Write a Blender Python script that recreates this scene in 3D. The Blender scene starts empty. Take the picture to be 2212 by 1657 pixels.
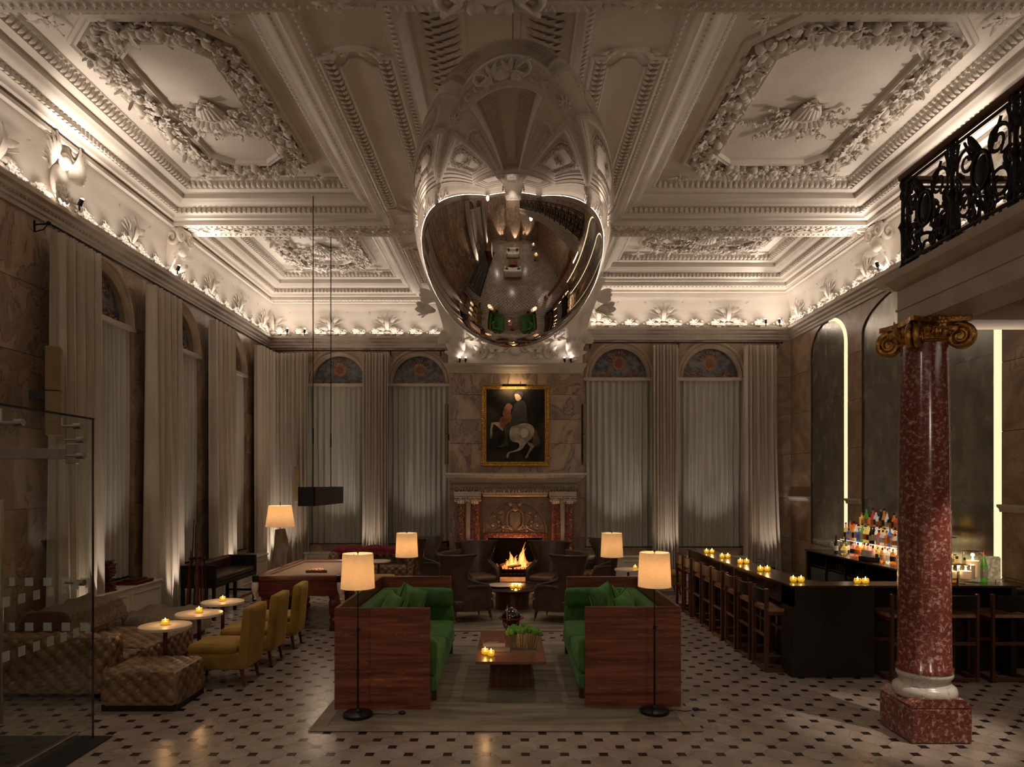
import bpy, bmesh, math, random
from math import pi, sin, cos, sqrt, radians as R
from mathutils import Vector, Matrix
random.seed(7)
C = bpy.context.scene.collection
SC = bpy.context.scene
# ---------------------------------------------------------------- camera
CX, CY, F, HC = 1104.0, 1048.0, 1490.0, 2.15
cd = bpy.data.cameras.new('camera'); cam = bpy.data.objects.new('camera', cd); C.objects.link(cam)
cam.location = (0, 0, HC); cam.rotation_euler = (pi/2, 0, 0)
cd.sensor_fit = 'HORIZONTAL'; cd.sensor_width = 36; cd.lens = F/2212*36
cd.shift_x = (1106-CX)/2212; cd.shift_y = (CY-828.5)/2212
cd.clip_start = .05; cd.clip_end = 100
SC.camera = cam
# ---------------------------------------------------------------- world, exposure
w = bpy.data.worlds.new('night'); SC.world = w; w.use_nodes = True
w.node_tree.nodes['Background'].inputs[0].default_value = (.10, .13, .20, 1)
w.node_tree.nodes['Background'].inputs[1].default_value = .15
vs = SC.view_settings; vs.view_transform = 'Standard'; vs.look = 'None'; vs.gamma = 1; vs.use_curve_mapping = False
vs.exposure = EXPO = 0.34
WARM = (1, .72, .48); WARMER = (1, .60, .30); SOFT = (1, .83, .70)
def area(name, loc, rot, sx, sy, e, col=SOFT, spread=180):
    d = bpy.data.lights.new(name, 'AREA'); d.shape = 'RECTANGLE'; d.size = sx; d.size_y = sy; d.energy = e; d.color = col; d.spread = R(spread)
    o = bpy.data.objects.new(name, d); C.objects.link(o); o.location = loc; o.rotation_euler = rot; return o
def point(name, loc, e, col=WARM, r=.03):
    d = bpy.data.lights.new(name, 'POINT'); d.energy = e; d.color = col; d.shadow_soft_size = r
    o = bpy.data.objects.new(name, d); C.objects.link(o); o.location = loc; return o
def spot(name, loc, tgt, e, ang=40, col=SOFT, r=.03, blend=.6):
    d = bpy.data.lights.new(name, 'SPOT'); d.energy = e; d.color = col; d.spot_size = R(ang); d.spot_blend = blend; d.shadow_soft_size = r
    o = bpy.data.objects.new(name, d); C.objects.link(o); o.location = loc
    o.rotation_euler = (Vector(tgt)-Vector(loc)).to_track_quat('-Z', 'Y').to_euler(); return o
XL, XR, YBL, YBR, YREAR = -5.9, 6.4, 16.7, 15.78, -4.6     # walls
ZR0, ZR1, ZC = 5.56, 5.72, 6.55                            # picture rail, ceiling underside
# cove lights hidden behind the picture rail (pointing up)
def cove(a, b, n, e):                 # strip along the rail from a to b, tilted towards the room (n)
    a, b = Vector(a), Vector(b); L = (b-a).length; o = area('cove_light', ((a.x+b.x)/2+n[0]*.135, (a.y+b.y)/2+n[1]*.135, ZR1+.035), (0, 0, 0), L, .025, e)
    d = Vector((n[0]*.62, n[1]*.62, 1)).normalized(); x = (b-a).normalized().to_3d(); z = -d; y = z.cross(x); o.rotation_euler = Matrix((x, y, z)).transposed().to_euler()
cove((XL, 16.4), (XL, 6.8), (1, 0), 34); cove((XL, 6.2), (XL, -3.8), (1, 0), 34)
cove((XL+.2, YBL), (-1.6, YBL), (0, -1), 17); cove((1.6, YBR), (XR-.2, YBR), (0, -1), 20)
cove((XR, 6.9), (XR, 15.5), (-1, 0), 32); cove((XR, -4), (XR, 6), (-1, 0), 34); cove((-5, YREAR), (5, YREAR), (0, 1), 34)
# small projector lamps on the rail aimed at the ceiling panels
for p, t, e, a in [((-5.35, 16.3, 5.80), (-4.0, 14.2, 7), 60, 60), ((-4.95, 16.35, 5.80), (-3.6, 14.0, 7), 60, 60),
                   ((5.75, 15.35, 5.80), (4.4, 14.0, 7), 60, 60), ((6.05, 15.3, 5.80), (3.8, 13.2, 7), 60, 60),
                   ((-5.55, 11.9, 5.80), (-4.6, 11.9, 7.0), 50, 85), ((6.0, 11.85, 5.80), (5.2, 11.6, 7), 50, 85),
                   ((-5.55, 8.7, 5.80), (-5.2, 8.9, 7.0), 55, 100), ((6.0, 8.7, 5.80), (5.2, 8.9, 7), 55, 100)]:
    spot('rail_projector_light', p, t, e, a)
# floor uplights behind the curtains
for x, y, t in [(-5.35, 9.0, (-5.75, 9.0, 4)), (-5.35, 11.27, (-5.75, 11.27, 4)), (-5.35, 13.55, (-5.75, 13.55, 4)), (-5.3, 15.8, (-5.75, 16, 4)),
                (-5.2, 15.9, (-5.3, 16.5, 4)), (-3.3, 15.95, (-3.3, 16.5, 4)), (3.45, 15.0, (3.45, 15.6, 4)), (5.7, 15.0, (5.7, 15.6, 4))]:
    spot('curtain_uplight', (x, y, .08), t, 60, 62, SOFT, .04)
# unseen fill spots added behind the camera, aimed at the seating
for p, t, e in [((-4.6, -2.5, 5.3), (-1.5, 7, .5), 230), ((3.0, -1.5, 3.4), (1.5, 7, .5), 100), ((-.2, -4.2, 5.3), (0, 8, .8), 230)]: spot('hall_spot', p, t, e, 75, SOFT, .25, 1)
for x, y, t in [(-5.3, 10.0, (-5.9, 10.0, 3)), (-5.3, 12.4, (-5.9, 12.4, 3)), (-5.2, 14.6, (-5.9, 14.6, 3)), (-4.18, 16.0, (-4.18, 16.7, 3)), (-2.2, 16.0, (-2.2, 16.7, 3)), (2.48, 15.1, (2.48, 15.8, 3)), (4.58, 15.1, (4.58, 15.8, 3))]:
    spot('window_wash', (x, y, .75), t, 22, 75, SOFT, .06, 1)  # unseen fill added at each window to brighten the sheers
for x, y, t in [(-5.3, 1.95, (-5.75, 1.95, 4)), (-5.3, -2.3, (-5.75, -2.3, 4)), (-3.0, -3.9, (-3.0, -4.6, 4)), (3.4, -3.9, (3.4, -4.6, 4)), (.5, -3.7, (.5, -4.5, 6))]: spot('rear_uplight', (x, y, .08), t, 220, 80, SOFT, .05)  # unseen fill added to lighten the rear wall mirrored in the egg
# overhead fill spots added, no fixtures, above seating, pool table and floor
for p, t, e, a in [((-2.3, 8.0, 6.5), (-1.8, 8.4, 0), 110, 70), ((1.95, 8.0, 6.5), (1.8, 8.4, 0), 110, 70), ((-2.3, 12.6, 6.5), (-2.0, 12.3, 0), 130, 80), ((1.95, 12.2, 6.5), (2.0, 12.0, 0), 110, 80), ((-.2, 1.0, 6.4), (0, 1.5, 0), 200, 100), ((-.2, -2.6, 6.4), (0, -4, 1), 220, 110)]:
    if e: spot('ceiling_downlight', p, t, e, a)
spot('column_downlight', (4.35, 4.9, 3.45), (3.66, 5.9, .65), 230, 32, SOFT, .02)
area('balcony_soffit_wash', (5.0, 6.35, 3.2), (R(150), 0, 0), 2.4, .1, 10)
# ---------------------------------------------------------------- pixel helpers (2212x1657)
def P(x, y, Y): return Vector(((x-CX)*Y/F, Y, HC-(y-CY)*Y/F))
def GX(x, Y): return (x-CX)*Y/F
# ---------------------------------------------------------------- mesh collector
class M:
    def __init__(s): s.v = []; s.f = []
    def add(s, vs, fs):
        o = len(s.v); s.v += [tuple(p) for p in vs]; s.f += [tuple(i+o for i in f) for f in fs]; return s
    def box(s, x0, x1, y0, y1, z0, z1, m=None):
        v = [(x, y, z) for z in (z0, z1) for y in (y0, y1) for x in (x0, x1)]
        if m is not None: v = [m @ Vector(p) for p in v]
        return s.add(v, [(0, 2, 3, 1), (4, 5, 7, 6), (0, 1, 5, 4), (2, 6, 7, 3), (0, 4, 6, 2), (1, 3, 7, 5)])
    def bbox(s, x0, x1, y0, y1, z0, z1, b=.01, m=None):      # chamfered box
        b = min(b, (x1-x0)*.45, (y1-y0)*.45, (z1-z0)*.45)
        vs = []; X = (x0, x1); Y = (y0, y1); Z = (z0, z1); idx = {}
        for i in (0, 1):
            for j in (0, 1):
                for k in (0, 1):
                    sx, sy, sz = 1-2*i, 1-2*j, 1-2*k
                    for a in range(3):
                        p = [X[i]+sx*b, Y[j]+sy*b, Z[k]+sz*b]; p[a] = (X, Y, Z)[a][(i, j, k)[a]]
                        idx[i, j, k, a] = len(vs); vs.append(Vector(p))
        fs = []
        for a in range(3):
            for q in (0, 1):
                o = [d for d in range(3) if d != a]
                ring = []
                for (m1, m2) in ((0, 0), (0, 1), (1, 1), (1, 0)):
                    k = [0, 0, 0]; k[a] = q; k[o[0]] = m1; k[o[1]] = m2; ring.append(idx[k[0], k[1], k[2], a])
                fs.append(tuple(ring))
        for a in range(3):
            o = [d for d in range(3) if d != a]
            for (m1, m2) in ((0, 0), (0, 1), (1, 1), (1, 0)):
                k0 = [0, 0, 0]; k0[o[0]] = m1; k0[o[1]] = m2; k1 = list(k0); k1[a] = 1
                fs.append((idx[(*k0, o[0])], idx[(*k0, o[1])], idx[(*k1, o[1])], idx[(*k1, o[0])]))
        for i in (0, 1):
            for j in (0, 1):
                for k in (0, 1): fs.append(tuple(idx[i, j, k, a] for a in range(3)))
        if m is not None: vs = [m @ p for p in vs]
        return s.add(vs, fs)
    def cyl(s, p0, p1, r0, r1=None, n=16, caps=True):
        r1 = r0 if r1 is None else r1
        p0, p1 = Vector(p0), Vector(p1); d = (p1-p0).normalized()
        a = d.orthogonal().normalized(); b = d.cross(a); vs = []
        for p, r in ((p0, r0), (p1, r1)):
            for i in range(n):
                t = 2*pi*i/n; vs.append(p+a*cos(t)*r+b*sin(t)*r)
        fs = [(i, (i+1) % n, n+(i+1) % n, n+i) for i in range(n)]
        if caps: fs += [tuple(range(n)), tuple(range(2*n-1, n-1, -1))]
        return s.add(vs, fs)
    def tube(s, pts, r, n=6, closed=False, flat=1.0, up=None):
        pts = [Vector(p) for p in pts]; L = len(pts); vs = []; fs = []; pa = None
        for i, p in enumerate(pts):
            if closed: d = pts[(i+1) % L]-pts[i-1]
            else: d = pts[min(i+1, L-1)]-pts[max(i-1, 0)]
            d = d.normalized() if d.length > 1e-9 else Vector((0, 0, 1))
            if up is not None: a = d.cross(Vector(up)); a = a.normalized() if a.length > 1e-6 else d.orthogonal().normalized()
            elif pa is None: a = d.orthogonal().normalized()
            else:
                a = pa-d*pa.dot(d); a = a.normalized() if a.length > 1e-6 else d.orthogonal().normalized()
            pa = a; b = d.cross(a); rr = r[i] if isinstance(r, (list, tuple)) else r
            for k in range(n):
                t = 2*pi*k/n; vs.append(p+a*cos(t)*rr+b*sin(t)*rr*flat)
        m = L if closed else L-1
        for i in range(m):
            for k in range(n):
                j = (i+1) % L; fs.append((i*n+k, i*n+(k+1) % n, j*n+(k+1) % n, j*n+k))
        if not closed: fs += [tuple(range(n)), tuple(range(L*n-1, (L-1)*n-1, -1))]
        return s.add(vs, fs)
    def lathe(s, prof, c=(0, 0, 0), n=24, sx=1, sy=1, m=None):
        vs = []; fs = []; c = Vector(c); L = len(prof)
        for r, z in prof:
            for i in range(n):
                t = 2*pi*i/n; p = Vector((r*cos(t)*sx, r*sin(t)*sy, z))
                vs.append(c+(m @ p if m is not None else p))
        for j in range(L-1):
            for i in range(n): fs.append((j*n+i, j*n+(i+1) % n, (j+1)*n+(i+1) % n, (j+1)*n+i))
        if prof[0][0] > 1e-4: fs.append(tuple(range(n)))
        if prof[-1][0] > 1e-4: fs.append(tuple(range((L-1)*n, L*n)))
        return s.add(vs, fs)
    def sph(s, c, r, nu=10, nv=6, m=None):
        r = (r, r, r) if isinstance(r, (int, float)) else r; c = Vector(c)
        vs = [Vector((0, 0, -r[2]))]
        for j in range(1, nv):
            a = -pi/2+pi*j/nv
            for i in range(nu):
                t = 2*pi*i/nu; vs.append(Vector((r[0]*cos(a)*cos(t), r[1]*cos(a)*sin(t), r[2]*sin(a))))
        vs.append(Vector((0, 0, r[2]))); fs = []
        for i in range(nu): fs.append((0, 1+(i+1) % nu, 1+i)); fs.append((len(vs)-1, 1+(nv-2)*nu+i, 1+(nv-2)*nu+(i+1) % nu))
        for j in range(nv-2):
            for i in range(nu): fs.append((1+j*nu+i, 1+j*nu+(i+1) % nu, 1+(j+1)*nu+(i+1) % nu, 1+(j+1)*nu+i))
        return s.add([c+(m @ p if m is not None else p) for p in vs], fs)
    def prism(s, poly, a, b, f):                             # poly 2-D, f(u,v,w)->point, w from a to b
        n = len(poly); vs = [f(u, v, a) for u, v in poly]+[f(u, v, b) for u, v in poly]
        fs = [tuple(range(n)), tuple(range(2*n-1, n-1, -1))]+[(i, (i+1) % n, n+(i+1) % n, n+i) for i in range(n)]
        return s.add(vs, fs)
    def grid(s, nu, nv, f, wrap=False):
        vs = [f(i/nu, j/nv) for j in range(nv+1) for i in range(nu+1)]
        fs = [(j*(nu+1)+i, j*(nu+1)+i+1, (j+1)*(nu+1)+i+1, (j+1)*(nu+1)+i) for j in range(nv) for i in range(nu)]
        return s.add(vs, fs)
    def rbox(s, c, h, r, n=4, bulge=0, tuft=0, ts=.14, m=None, skip=()):   # rounded (tufted) box, half sizes h
        c = Vector(c); h = Vector(h); r = min(r, *h)
        for ax in range(3):
            for sg in (-1, 1):
                if (ax, sg) in skip: continue
                o1, o2 = [(1, 2), (2, 0), (0, 1)][ax]
                if tuft: n1 = max(4, int(2*h[o1]/ts*9)); n2 = max(4, int(2*h[o2]/ts*9))
                else: n1 = n2 = n*2
                def pos(t, hh, nn):
                    return -hh+2*hh*t
                def fn(u, v):
                    if not tuft:
                        # cluster samples near the edges
                        u = .5-.5*cos(pi*u) if True else u; v = .5-.5*cos(pi*v)
                    p = Vector((0, 0, 0)); p[ax] = sg*h[ax]; p[o1] = -h[o1]+2*h[o1]*u; p[o2] = -h[o2]+2*h[o2]*v
                    q = Vector([max(-(h[k]-r), min(h[k]-r, p[k])) for k in range(3)]); d = p-q
                    d = d.normalized() if d.length > 1e-9 else Vector([sg if k == ax else 0 for k in range(3)])
                    out = q+d*r
                    e = min(1, 4*u*(1-u))*min(1, 4*v*(1-v))
                    if bulge: out += d*bulge*e
                    if tuft:
                        a_, b_ = p[o1]/ts, p[o2]/ts
                        hgt = abs(sin(pi*(a_+b_))*sin(pi*(a_-b_)))**.5; bx, by = (a_+b_)-round(a_+b_), (a_-b_)-round(a_-b_); hgt = .45+.55*hgt-.85*math.exp(-(bx*bx+by*by)/.014)
                        ee = min(1, min(p[o1]+h[o1], h[o1]-p[o1], p[o2]+h[o2], h[o2]-p[o2])/(.35*ts))
                        out -= d*tuft*(1-hgt)*max(0, ee)
                    return c+(m @ out if m is not None else out)
                s.grid(n1, n2, fn)
        return s
    def ring(s, poly, prof, closed=True):                    # poly: 2-D path (ccw), prof: (inset, z)
        n = len(poly); vs = []
        def off(i, d):
            p = Vector(poly[i]); a = Vector(poly[i-1]); b = Vector(poly[(i+1) % n])
            if not closed and i == 0: a = p-(b-p)
            if not closed and i == n-1: b = p+(p-a)
            e1 = (p-a).normalized(); e2 = (b-p).normalized()
            n1 = Vector((-e1.y, e1.x)); n2 = Vector((-e2.y, e2.x)); m_ = (n1+n2)
            if m_.length < 1e-6: return p+n1*d
            m_ = m_.normalized(); return p+m_*d/max(.25, m_.dot(n1))
        for d, z in prof:
            for i in range(n):
                q = off(i, d); vs.append((q.x, q.y, z))
        fs = []; L = len(prof)
        for j in range(L-1):
            for i in range(n if closed else n-1): fs.append((j*n+i, j*n+(i+1) % n, (j+1)*n+(i+1) % n, (j+1)*n+i))
        return s.add(vs, fs)
    def leaf(s, b, d, nrm, L, W, curl=.4, seg=5, ruf=0.0):    # curved acanthus-like leaf; b base, d direction, nrm lift
        b, d, nrm = Vector(b), Vector(d).normalized(), Vector(nrm).normalized(); sd = d.cross(nrm).normalized(); vs = []
        for i in range(seg+1):
            t = i/seg; wd = W*sin(pi*min(1, t*.85+.12))*(1-.25*t)*(1+ruf*(i % 2)); a = curl*t*t*2.2
            c = b+d*L*t*cos(a*.5)+nrm*L*(.25*sin(pi*t)+curl*t*t*.6)
            vs += [c-sd*wd-nrm*.0, c+nrm*W*.35, c+sd*wd, c-nrm*W*.25]
        fs = []
        for i in range(seg):
            for k in range(4): fs.append((i*4+k, i*4+(k+1) % 4, (i+1)*4+(k+1) % 4, (i+1)*4+k))
        fs += [(0, 1, 2, 3), tuple(seg*4+k for k in (3, 2, 1, 0))]
        return s.add(vs, fs)
    def spiral(s, c, u, v, r0, turns, th, dirn=1, a0=0, n=5, flat=1.0, steps=18, taper=.35):
        c, u, v = Vector(c), Vector(u), Vector(v); pts = []; rs = []
        for i in range(steps+1):
            t = i/steps; a = a0+dirn*turns*2*pi*t; r = r0*(1-.82*t); pts.append(c+u*cos(a)*r+v*sin(a)*r); rs.append(th*(1-taper*t))
        return s.tube(pts, rs, n, flat=flat)
    def flower(s, c, nrm, r, petals=6):
        c, nrm = Vector(c), Vector(nrm).normalized(); a = nrm.orthogonal().normalized(); b = nrm.cross(a)
        for k in range(petals):
            t = 2*pi*k/petals+.3; dd = a*cos(t)+b*sin(t)
            s.leaf(c, dd+nrm*.25, nrm, r, r*.38, .25, 3)
        m = nrm.to_track_quat('Z', 'Y').to_matrix()
        return s.sph(c+nrm*r*.2, (r*.33, r*.33, r*.3), 7, 5, m)
    def build(s, name, mat, parent=None, smooth=None, weld=False, norm=True, loc=None, rz=0, rot=None, **pr):
        me = bpy.data.meshes.new(name); me.from_pydata([tuple(p) for p in s.v], [], s.f)
        if weld or norm:
            bm = bmesh.new(); bm.from_mesh(me)
            if weld: bmesh.ops.remove_doubles(bm, verts=bm.verts, dist=1e-4)
            if norm: bmesh.ops.recalc_face_normals(bm, faces=bm.faces)
            bm.to_mesh(me); bm.free()
        if smooth is not None:
            me.polygons.foreach_set('use_smooth', [True]*len(me.polygons)); me.set_sharp_from_angle(angle=R(smooth))
        if mat is not None: me.materials.append(mat)
        me.update()
        o = bpy.data.objects.new(name, me); C.objects.link(o)
        if parent is not None: o.parent = parent
        if loc is not None: o.location = loc
        if rz: o.rotation_euler = (0, 0, rz)
        if rot: o.rotation_euler = rot
        for k, val in pr.items(): o[k] = val
        return o
def tag(o, label, cat, group=None):
    o['label'] = label; o['category'] = cat
    if group: o['group'] = group
    return o
def thing(name, label, cat, loc=(0, 0, 0), rz=0, group=None):
    o = bpy.data.objects.new(name, None); C.objects.link(o); o.location = loc; o.rotation_euler = (0, 0, rz); o.empty_display_size = .1
    return tag(o, label, cat, group)
def kids(o): return [c for c in bpy.data.objects if c.parent == o]
_K = {}
def copy_tree(o, loc=None, rz=None, label=None, group=None, parent=None):
    c = o.copy(); C.objects.link(c)
    if parent is not None: c.parent = parent
    if loc is not None: c.location = loc
    if rz is not None: c.rotation_euler = (0, 0, rz)
    if label: c['label'] = label
    if group: c['group'] = group
    if o not in _K: _K[o] = list(o.children)
    for ch in _K[o]: copy_tree(ch, parent=c)
    return c
def struct(name): 
    o = bpy.data.objects.new(name, None); C.objects.link(o); o['kind'] = 'structure'; return o
def part_copy(o, parent, loc=None, rot=None, scale=None, mat=None):
    c = o.copy(); C.objects.link(c); c.parent = parent
    if loc is not None: c.location = loc
    if rot is not None: c.rotation_euler = rot
    if scale is not None: c.scale = scale
    return c
# ---------------------------------------------------------------- materials
def mat(name, col, rough=.5, metal=0, col2=None, scale=5, detail=4, dist=0, bump=0, bscale=None, stretch=(1, 1, 1), sheen=0, spec=.5, trans=0, ior=1.45,
        emit=None, es=0, ramp=(.4, .6), coat=0, alpha=1, rvar=0, kind='noise', vein=None, vscale=3, vw=.03):
    m = bpy.data.materials.new(name); m.use_nodes = True; nt = m.node_tree; N = nt.nodes; L = nt.links; b = N['Principled BSDF']
    b.inputs['Base Color'].default_value = (*col, 1); b.inputs['Roughness'].default_value = rough; b.inputs['Metallic'].default_value = metal
    b.inputs['Specular IOR Level'].default_value = spec; b.inputs['Sheen Weight'].default_value = sheen; b.inputs['Transmission Weight'].default_value = trans
    b.inputs['IOR'].default_value = ior; b.inputs['Coat Weight'].default_value = coat; b.inputs['Coat Roughness'].default_value = .12; b.inputs['Alpha'].default_value = alpha
    if sheen: b.inputs['Sheen Tint'].default_value = (*[min(1, c*3+.1) for c in col], 1); b.inputs['Sheen Roughness'].default_value = .4
    if emit: b.inputs['Emission Color'].default_value = (*emit, 1); b.inputs['Emission Strength'].default_value = es
    if col2 or bump or vein:
        tc = N.new('ShaderNodeTexCoord'); mp = N.new('ShaderNodeMapping'); mp.inputs['Scale'].default_value = stretch
        oi = N.new('ShaderNodeObjectInfo'); ad = N.new('ShaderNodeVectorMath'); ad.operation = 'ADD'; ml = N.new('ShaderNodeVectorMath'); ml.operation = 'SCALE'
        cmb = N.new('ShaderNodeCombineXYZ'); L.new(oi.outputs['Random'], cmb.inputs[0]); L.new(oi.outputs['Random'], cmb.inputs[1])
        L.new(cmb.outputs[0], ml.inputs[0]); ml.inputs['Scale'].default_value = 17.0
        L.new(tc.outputs['Object'], mp.inputs['Vector']); L.new(mp.outputs[0], ad.inputs[0]); L.new(ml.outputs[0], ad.inputs[1]); vec = ad.outputs[0]
    last = None
    if col2:
        if kind == 'voronoi':
            t = N.new('ShaderNodeTexVoronoi'); t.inputs['Scale'].default_value = scale; fac = t.outputs['Distance']
            nz = N.new('ShaderNodeTexNoise'); nz.inputs['Scale'].default_value = scale*1.3; nz.inputs['Detail'].default_value = 5; L.new(vec, nz.inputs['Vector'])
            mx = N.new('ShaderNodeMix'); mx.data_type = 'RGBA'; mx.inputs[0].default_value = .35; L.new(vec, mx.inputs[6]); L.new(nz.outputs['Color'], mx.inputs[7]); L.new(mx.outputs[2], t.inputs['Vector'])
        else:
            t = N.new('ShaderNodeTexNoise'); t.inputs['Scale'].default_value = scale; t.inputs['Detail'].default_value = detail; t.inputs['Distortion'].default_value = dist; L.new(vec, t.inputs['Vector']); fac = t.outputs[0]
        rp = N.new('ShaderNodeValToRGB'); rp.color_ramp.elements[0].position = ramp[0]; rp.color_ramp.elements[1].position = ramp[1]
        rp.color_ramp.elements[0].color = (*col, 1); rp.color_ramp.elements[1].color = (*col2, 1)
        L.new(fac, rp.inputs[0]); last = rp.outputs[0]
        if rvar:
            mr = N.new('ShaderNodeMapRange'); mr.inputs['To Min'].default_value = rough-rvar; mr.inputs['To Max'].default_value = rough+rvar; L.new(t.outputs[0], mr.inputs[0]); L.new(mr.outputs[0], b.inputs['Roughness'])
    if vein:
        nz = N.new('ShaderNodeTexNoise'); nz.inputs['Scale'].default_value = vscale; nz.inputs['Detail'].default_value = 6; nz.inputs['Distortion'].default_value = 1.4; L.new(vec, nz.inputs['Vector'])
        s1 = N.new('ShaderNodeMath'); s1.operation = 'SUBTRACT'; s1.inputs[1].default_value = .5; L.new(nz.outputs[0], s1.inputs[0])
        s2 = N.new('ShaderNodeMath'); s2.operation = 'ABSOLUTE'; L.new(s1.outputs[0], s2.inputs[0])
        r2 = N.new('ShaderNodeValToRGB'); r2.color_ramp.elements[0].position = 0; r2.color_ramp.elements[1].position = vw
        r2.color_ramp.elements[0].color = (1, 1, 1, 1); r2.color_ramp.elements[1].color = (0, 0, 0, 1); L.new(s2.outputs[0], r2.inputs[0])
        mx = N.new('ShaderNodeMix'); mx.data_type = 'RGBA'
        if last is not None: L.new(last, mx.inputs[6])
        else: mx.inputs[6].default_value = (*col, 1)
        mx.inputs[7].default_value = (*vein, 1); L.new(r2.outputs[0], mx.inputs[0]); last = mx.outputs[2]
    if last is not None: L.new(last, b.inputs['Base Color'])
    if bump:
        nb = N.new('ShaderNodeTexNoise'); nb.inputs['Scale'].default_value = bscale or scale*4; nb.inputs['Detail'].default_value = 3; L.new(vec, nb.inputs['Vector'])
        bp = N.new('ShaderNodeBump'); bp.inputs['Strength'].default_value = bump; bp.inputs['Distance'].default_value = .02; L.new(nb.outputs[0], bp.inputs['Height']); L.new(bp.outputs[0], b.inputs['Normal'])
    return m
def cloth(name, col, transp=.1, translu=.35, col2=None):
    m = bpy.data.materials.new(name); m.use_nodes = True; nt = m.node_tree; N = nt.nodes; L = nt.links; N.remove(N['Principled BSDF']); out = N['Material Output']
    d = N.new('ShaderNodeBsdfDiffuse'); d.inputs[0].default_value = (*col, 1); t = N.new('ShaderNodeBsdfTranslucent'); t.inputs[0].default_value = (*col, 1)
    tp = N.new('ShaderNodeBsdfTransparent'); m1 = N.new('ShaderNodeMixShader'); m1.inputs[0].default_value = translu; m2 = N.new('ShaderNodeMixShader'); m2.inputs[0].default_value = transp
    L.new(d.outputs[0], m1.inputs[1]); L.new(t.outputs[0], m1.inputs[2]); L.new(m1.outputs[0], m2.inputs[1]); L.new(tp.outputs[0], m2.inputs[2]); L.new(m2.outputs[0], out.inputs[0])
    return m
def glow(name, col, s):
    return mat(name, (.03, .025, .02), .6, emit=col, es=s)
MT = {}
MT['plaster'] = mat('plaster', (.66, .61, .54), .62, col2=(.70, .65, .58), scale=3, bump=.12, bscale=30)
MT['plaster_orn'] = mat('plaster_ornament', (.68, .63, .56), .5, bump=.25, bscale=22)
MT['stone'] = mat('limestone', (.42, .36, .29), .5, col2=(.47, .41, .34), scale=4, bump=.08, bscale=40)
MT['marble'] = mat('brown_marble', (.42, .30, .20), .30, col2=(.19, .13, .09), scale=1.9, detail=9, dist=1.4, ramp=(.36, .66), vein=(.11, .08, .07), vscale=1.9, vw=.018, stretch=(1, 1, .6))
MT['marble2'] = mat('tan_marble', (.38, .27, .18), .32, col2=(.20, .135, .088), scale=1.9, detail=9, dist=1.3, ramp=(.36, .66), vein=(.18, .125, .095), vscale=1.5, vw=.010)
MT['mortar'] = mat('dark_joint', (.05, .04, .03), .8)
MT['redmarble'] = mat('red_marble', (.165, .042, .030), .18, col2=(.50, .36, .29), scale=30, detail=10, dist=.3, ramp=(.50, .74), coat=.35, vein=(.09, .022, .018), vscale=20, vw=.05)
MT['fmarble'] = mat('floor_marble', (.315, .26, .21), .24, col2=(.235, .19, .15), scale=2.2, detail=6, dist=.6, vein=(.19, .15, .12), vscale=1.4, vw=.010, rvar=.08)
MT['fblack'] = mat('black_marble', (.012, .011, .011), .22)
MT['joint'] = mat('floor_joint', (.11, .09, .07), .7)
MT['whitestone'] = mat('white_marble', (.5, .46, .39), .25, vein=(.3, .27, .23), vscale=5, vw=.02)
MT['gold'] = mat('gilding', (.62, .36, .10), .32, 1, col2=(.30, .16, .05), scale=18, bump=.4, bscale=60)
MT['goldframe'] = mat('gilt_frame', (.68, .42, .09), .35, .9, col2=(.35, .18, .04), scale=40, bump=.6, bscale=70)
MT['iron'] = mat('wrought_iron', (.014, .012, .011), .42, .6, bump=.2, bscale=60)
MT['blackmetal'] = mat('black_metal', (.012, .011, .011), .38, .4)
MT['mahog'] = mat('mahogany', (.07, .018, .012), .25, col2=(.12, .035, .02), scale=3, stretch=(1, 6, 1), coat=.3)
MT['poolwood'] = mat('pool_mahogany', (.085, .012, .009), .25, col2=(.14, .024, .015), scale=4, stretch=(1, 4, 4), coat=.4)
MT['walnut'] = mat('walnut', (.075, .020, .011), .32, col2=(.20, .062, .030), scale=2.2, detail=7, dist=1.1, stretch=(.5, .5, 7), ramp=(.35, .65), vein=(.34, .14, .05), vscale=1.6, vw=.006)
MT['walnut_v'] = mat('dark_walnut', (.07, .024, .015), .38, col2=(.11, .04, .022), scale=3, stretch=(8, 8, .5))
MT['walnut_t'] = mat('walnut_top', (.13, .05, .026), .28, col2=(.17, .07, .038), scale=2, stretch=(6, .6, 1))
MT['stoolwood'] = mat('stool_walnut', (.075, .026, .014), .32, col2=(.11, .040, .021), scale=4, stretch=(1, 1, .3))
MT['stooltop'] = mat('stool_seat_wood', (.26, .13, .07), .25, col2=(.33, .18, .10), scale=4, stretch=(.4, 3, 1))
MT['green'] = mat('green_velvet', (.020, .078, .010), .8, col2=(.032, .11, .016), scale=9, sheen=.5)
MT['greenp'] = mat('green_velvet_pillow', (.045, .125, .022), .8, col2=(.065, .17, .032), scale=8, sheen=.6)
MT['yellow'] = mat('mustard_velvet', (.30, .185, .03), .8, col2=(.22, .13, .02), scale=5, sheen=.5)
MT['tan'] = mat('tufted_tan_leather', (.23, .14, .072), .32, col2=(.14, .085, .042), scale=5, bump=.15, bscale=60)
MT['brown'] = mat('dark_brown_leather', (.062, .038, .026), .36, col2=(.045, .027, .018), scale=6, bump=.12, bscale=70)
MT['brownseat'] = mat('brown_leather_seat', (.12, .065, .035), .36, col2=(.09, .048, .026), scale=6)
MT['benchleather'] = mat('bench_leather', (.03, .02, .016), .3)
MT['fur'] = mat('fur_throw', (.13, .095, .065), .95, col2=(.23, .17, .115), scale=30, detail=8, stretch=(3, 1, 1), bump=.9, bscale=60, sheen=.3)
MT['redfur'] = mat('red_throw', (.10, .012, .014), .95, col2=(.22, .03, .03), scale=26, bump=.9, bscale=50, sheen=.3)
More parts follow.
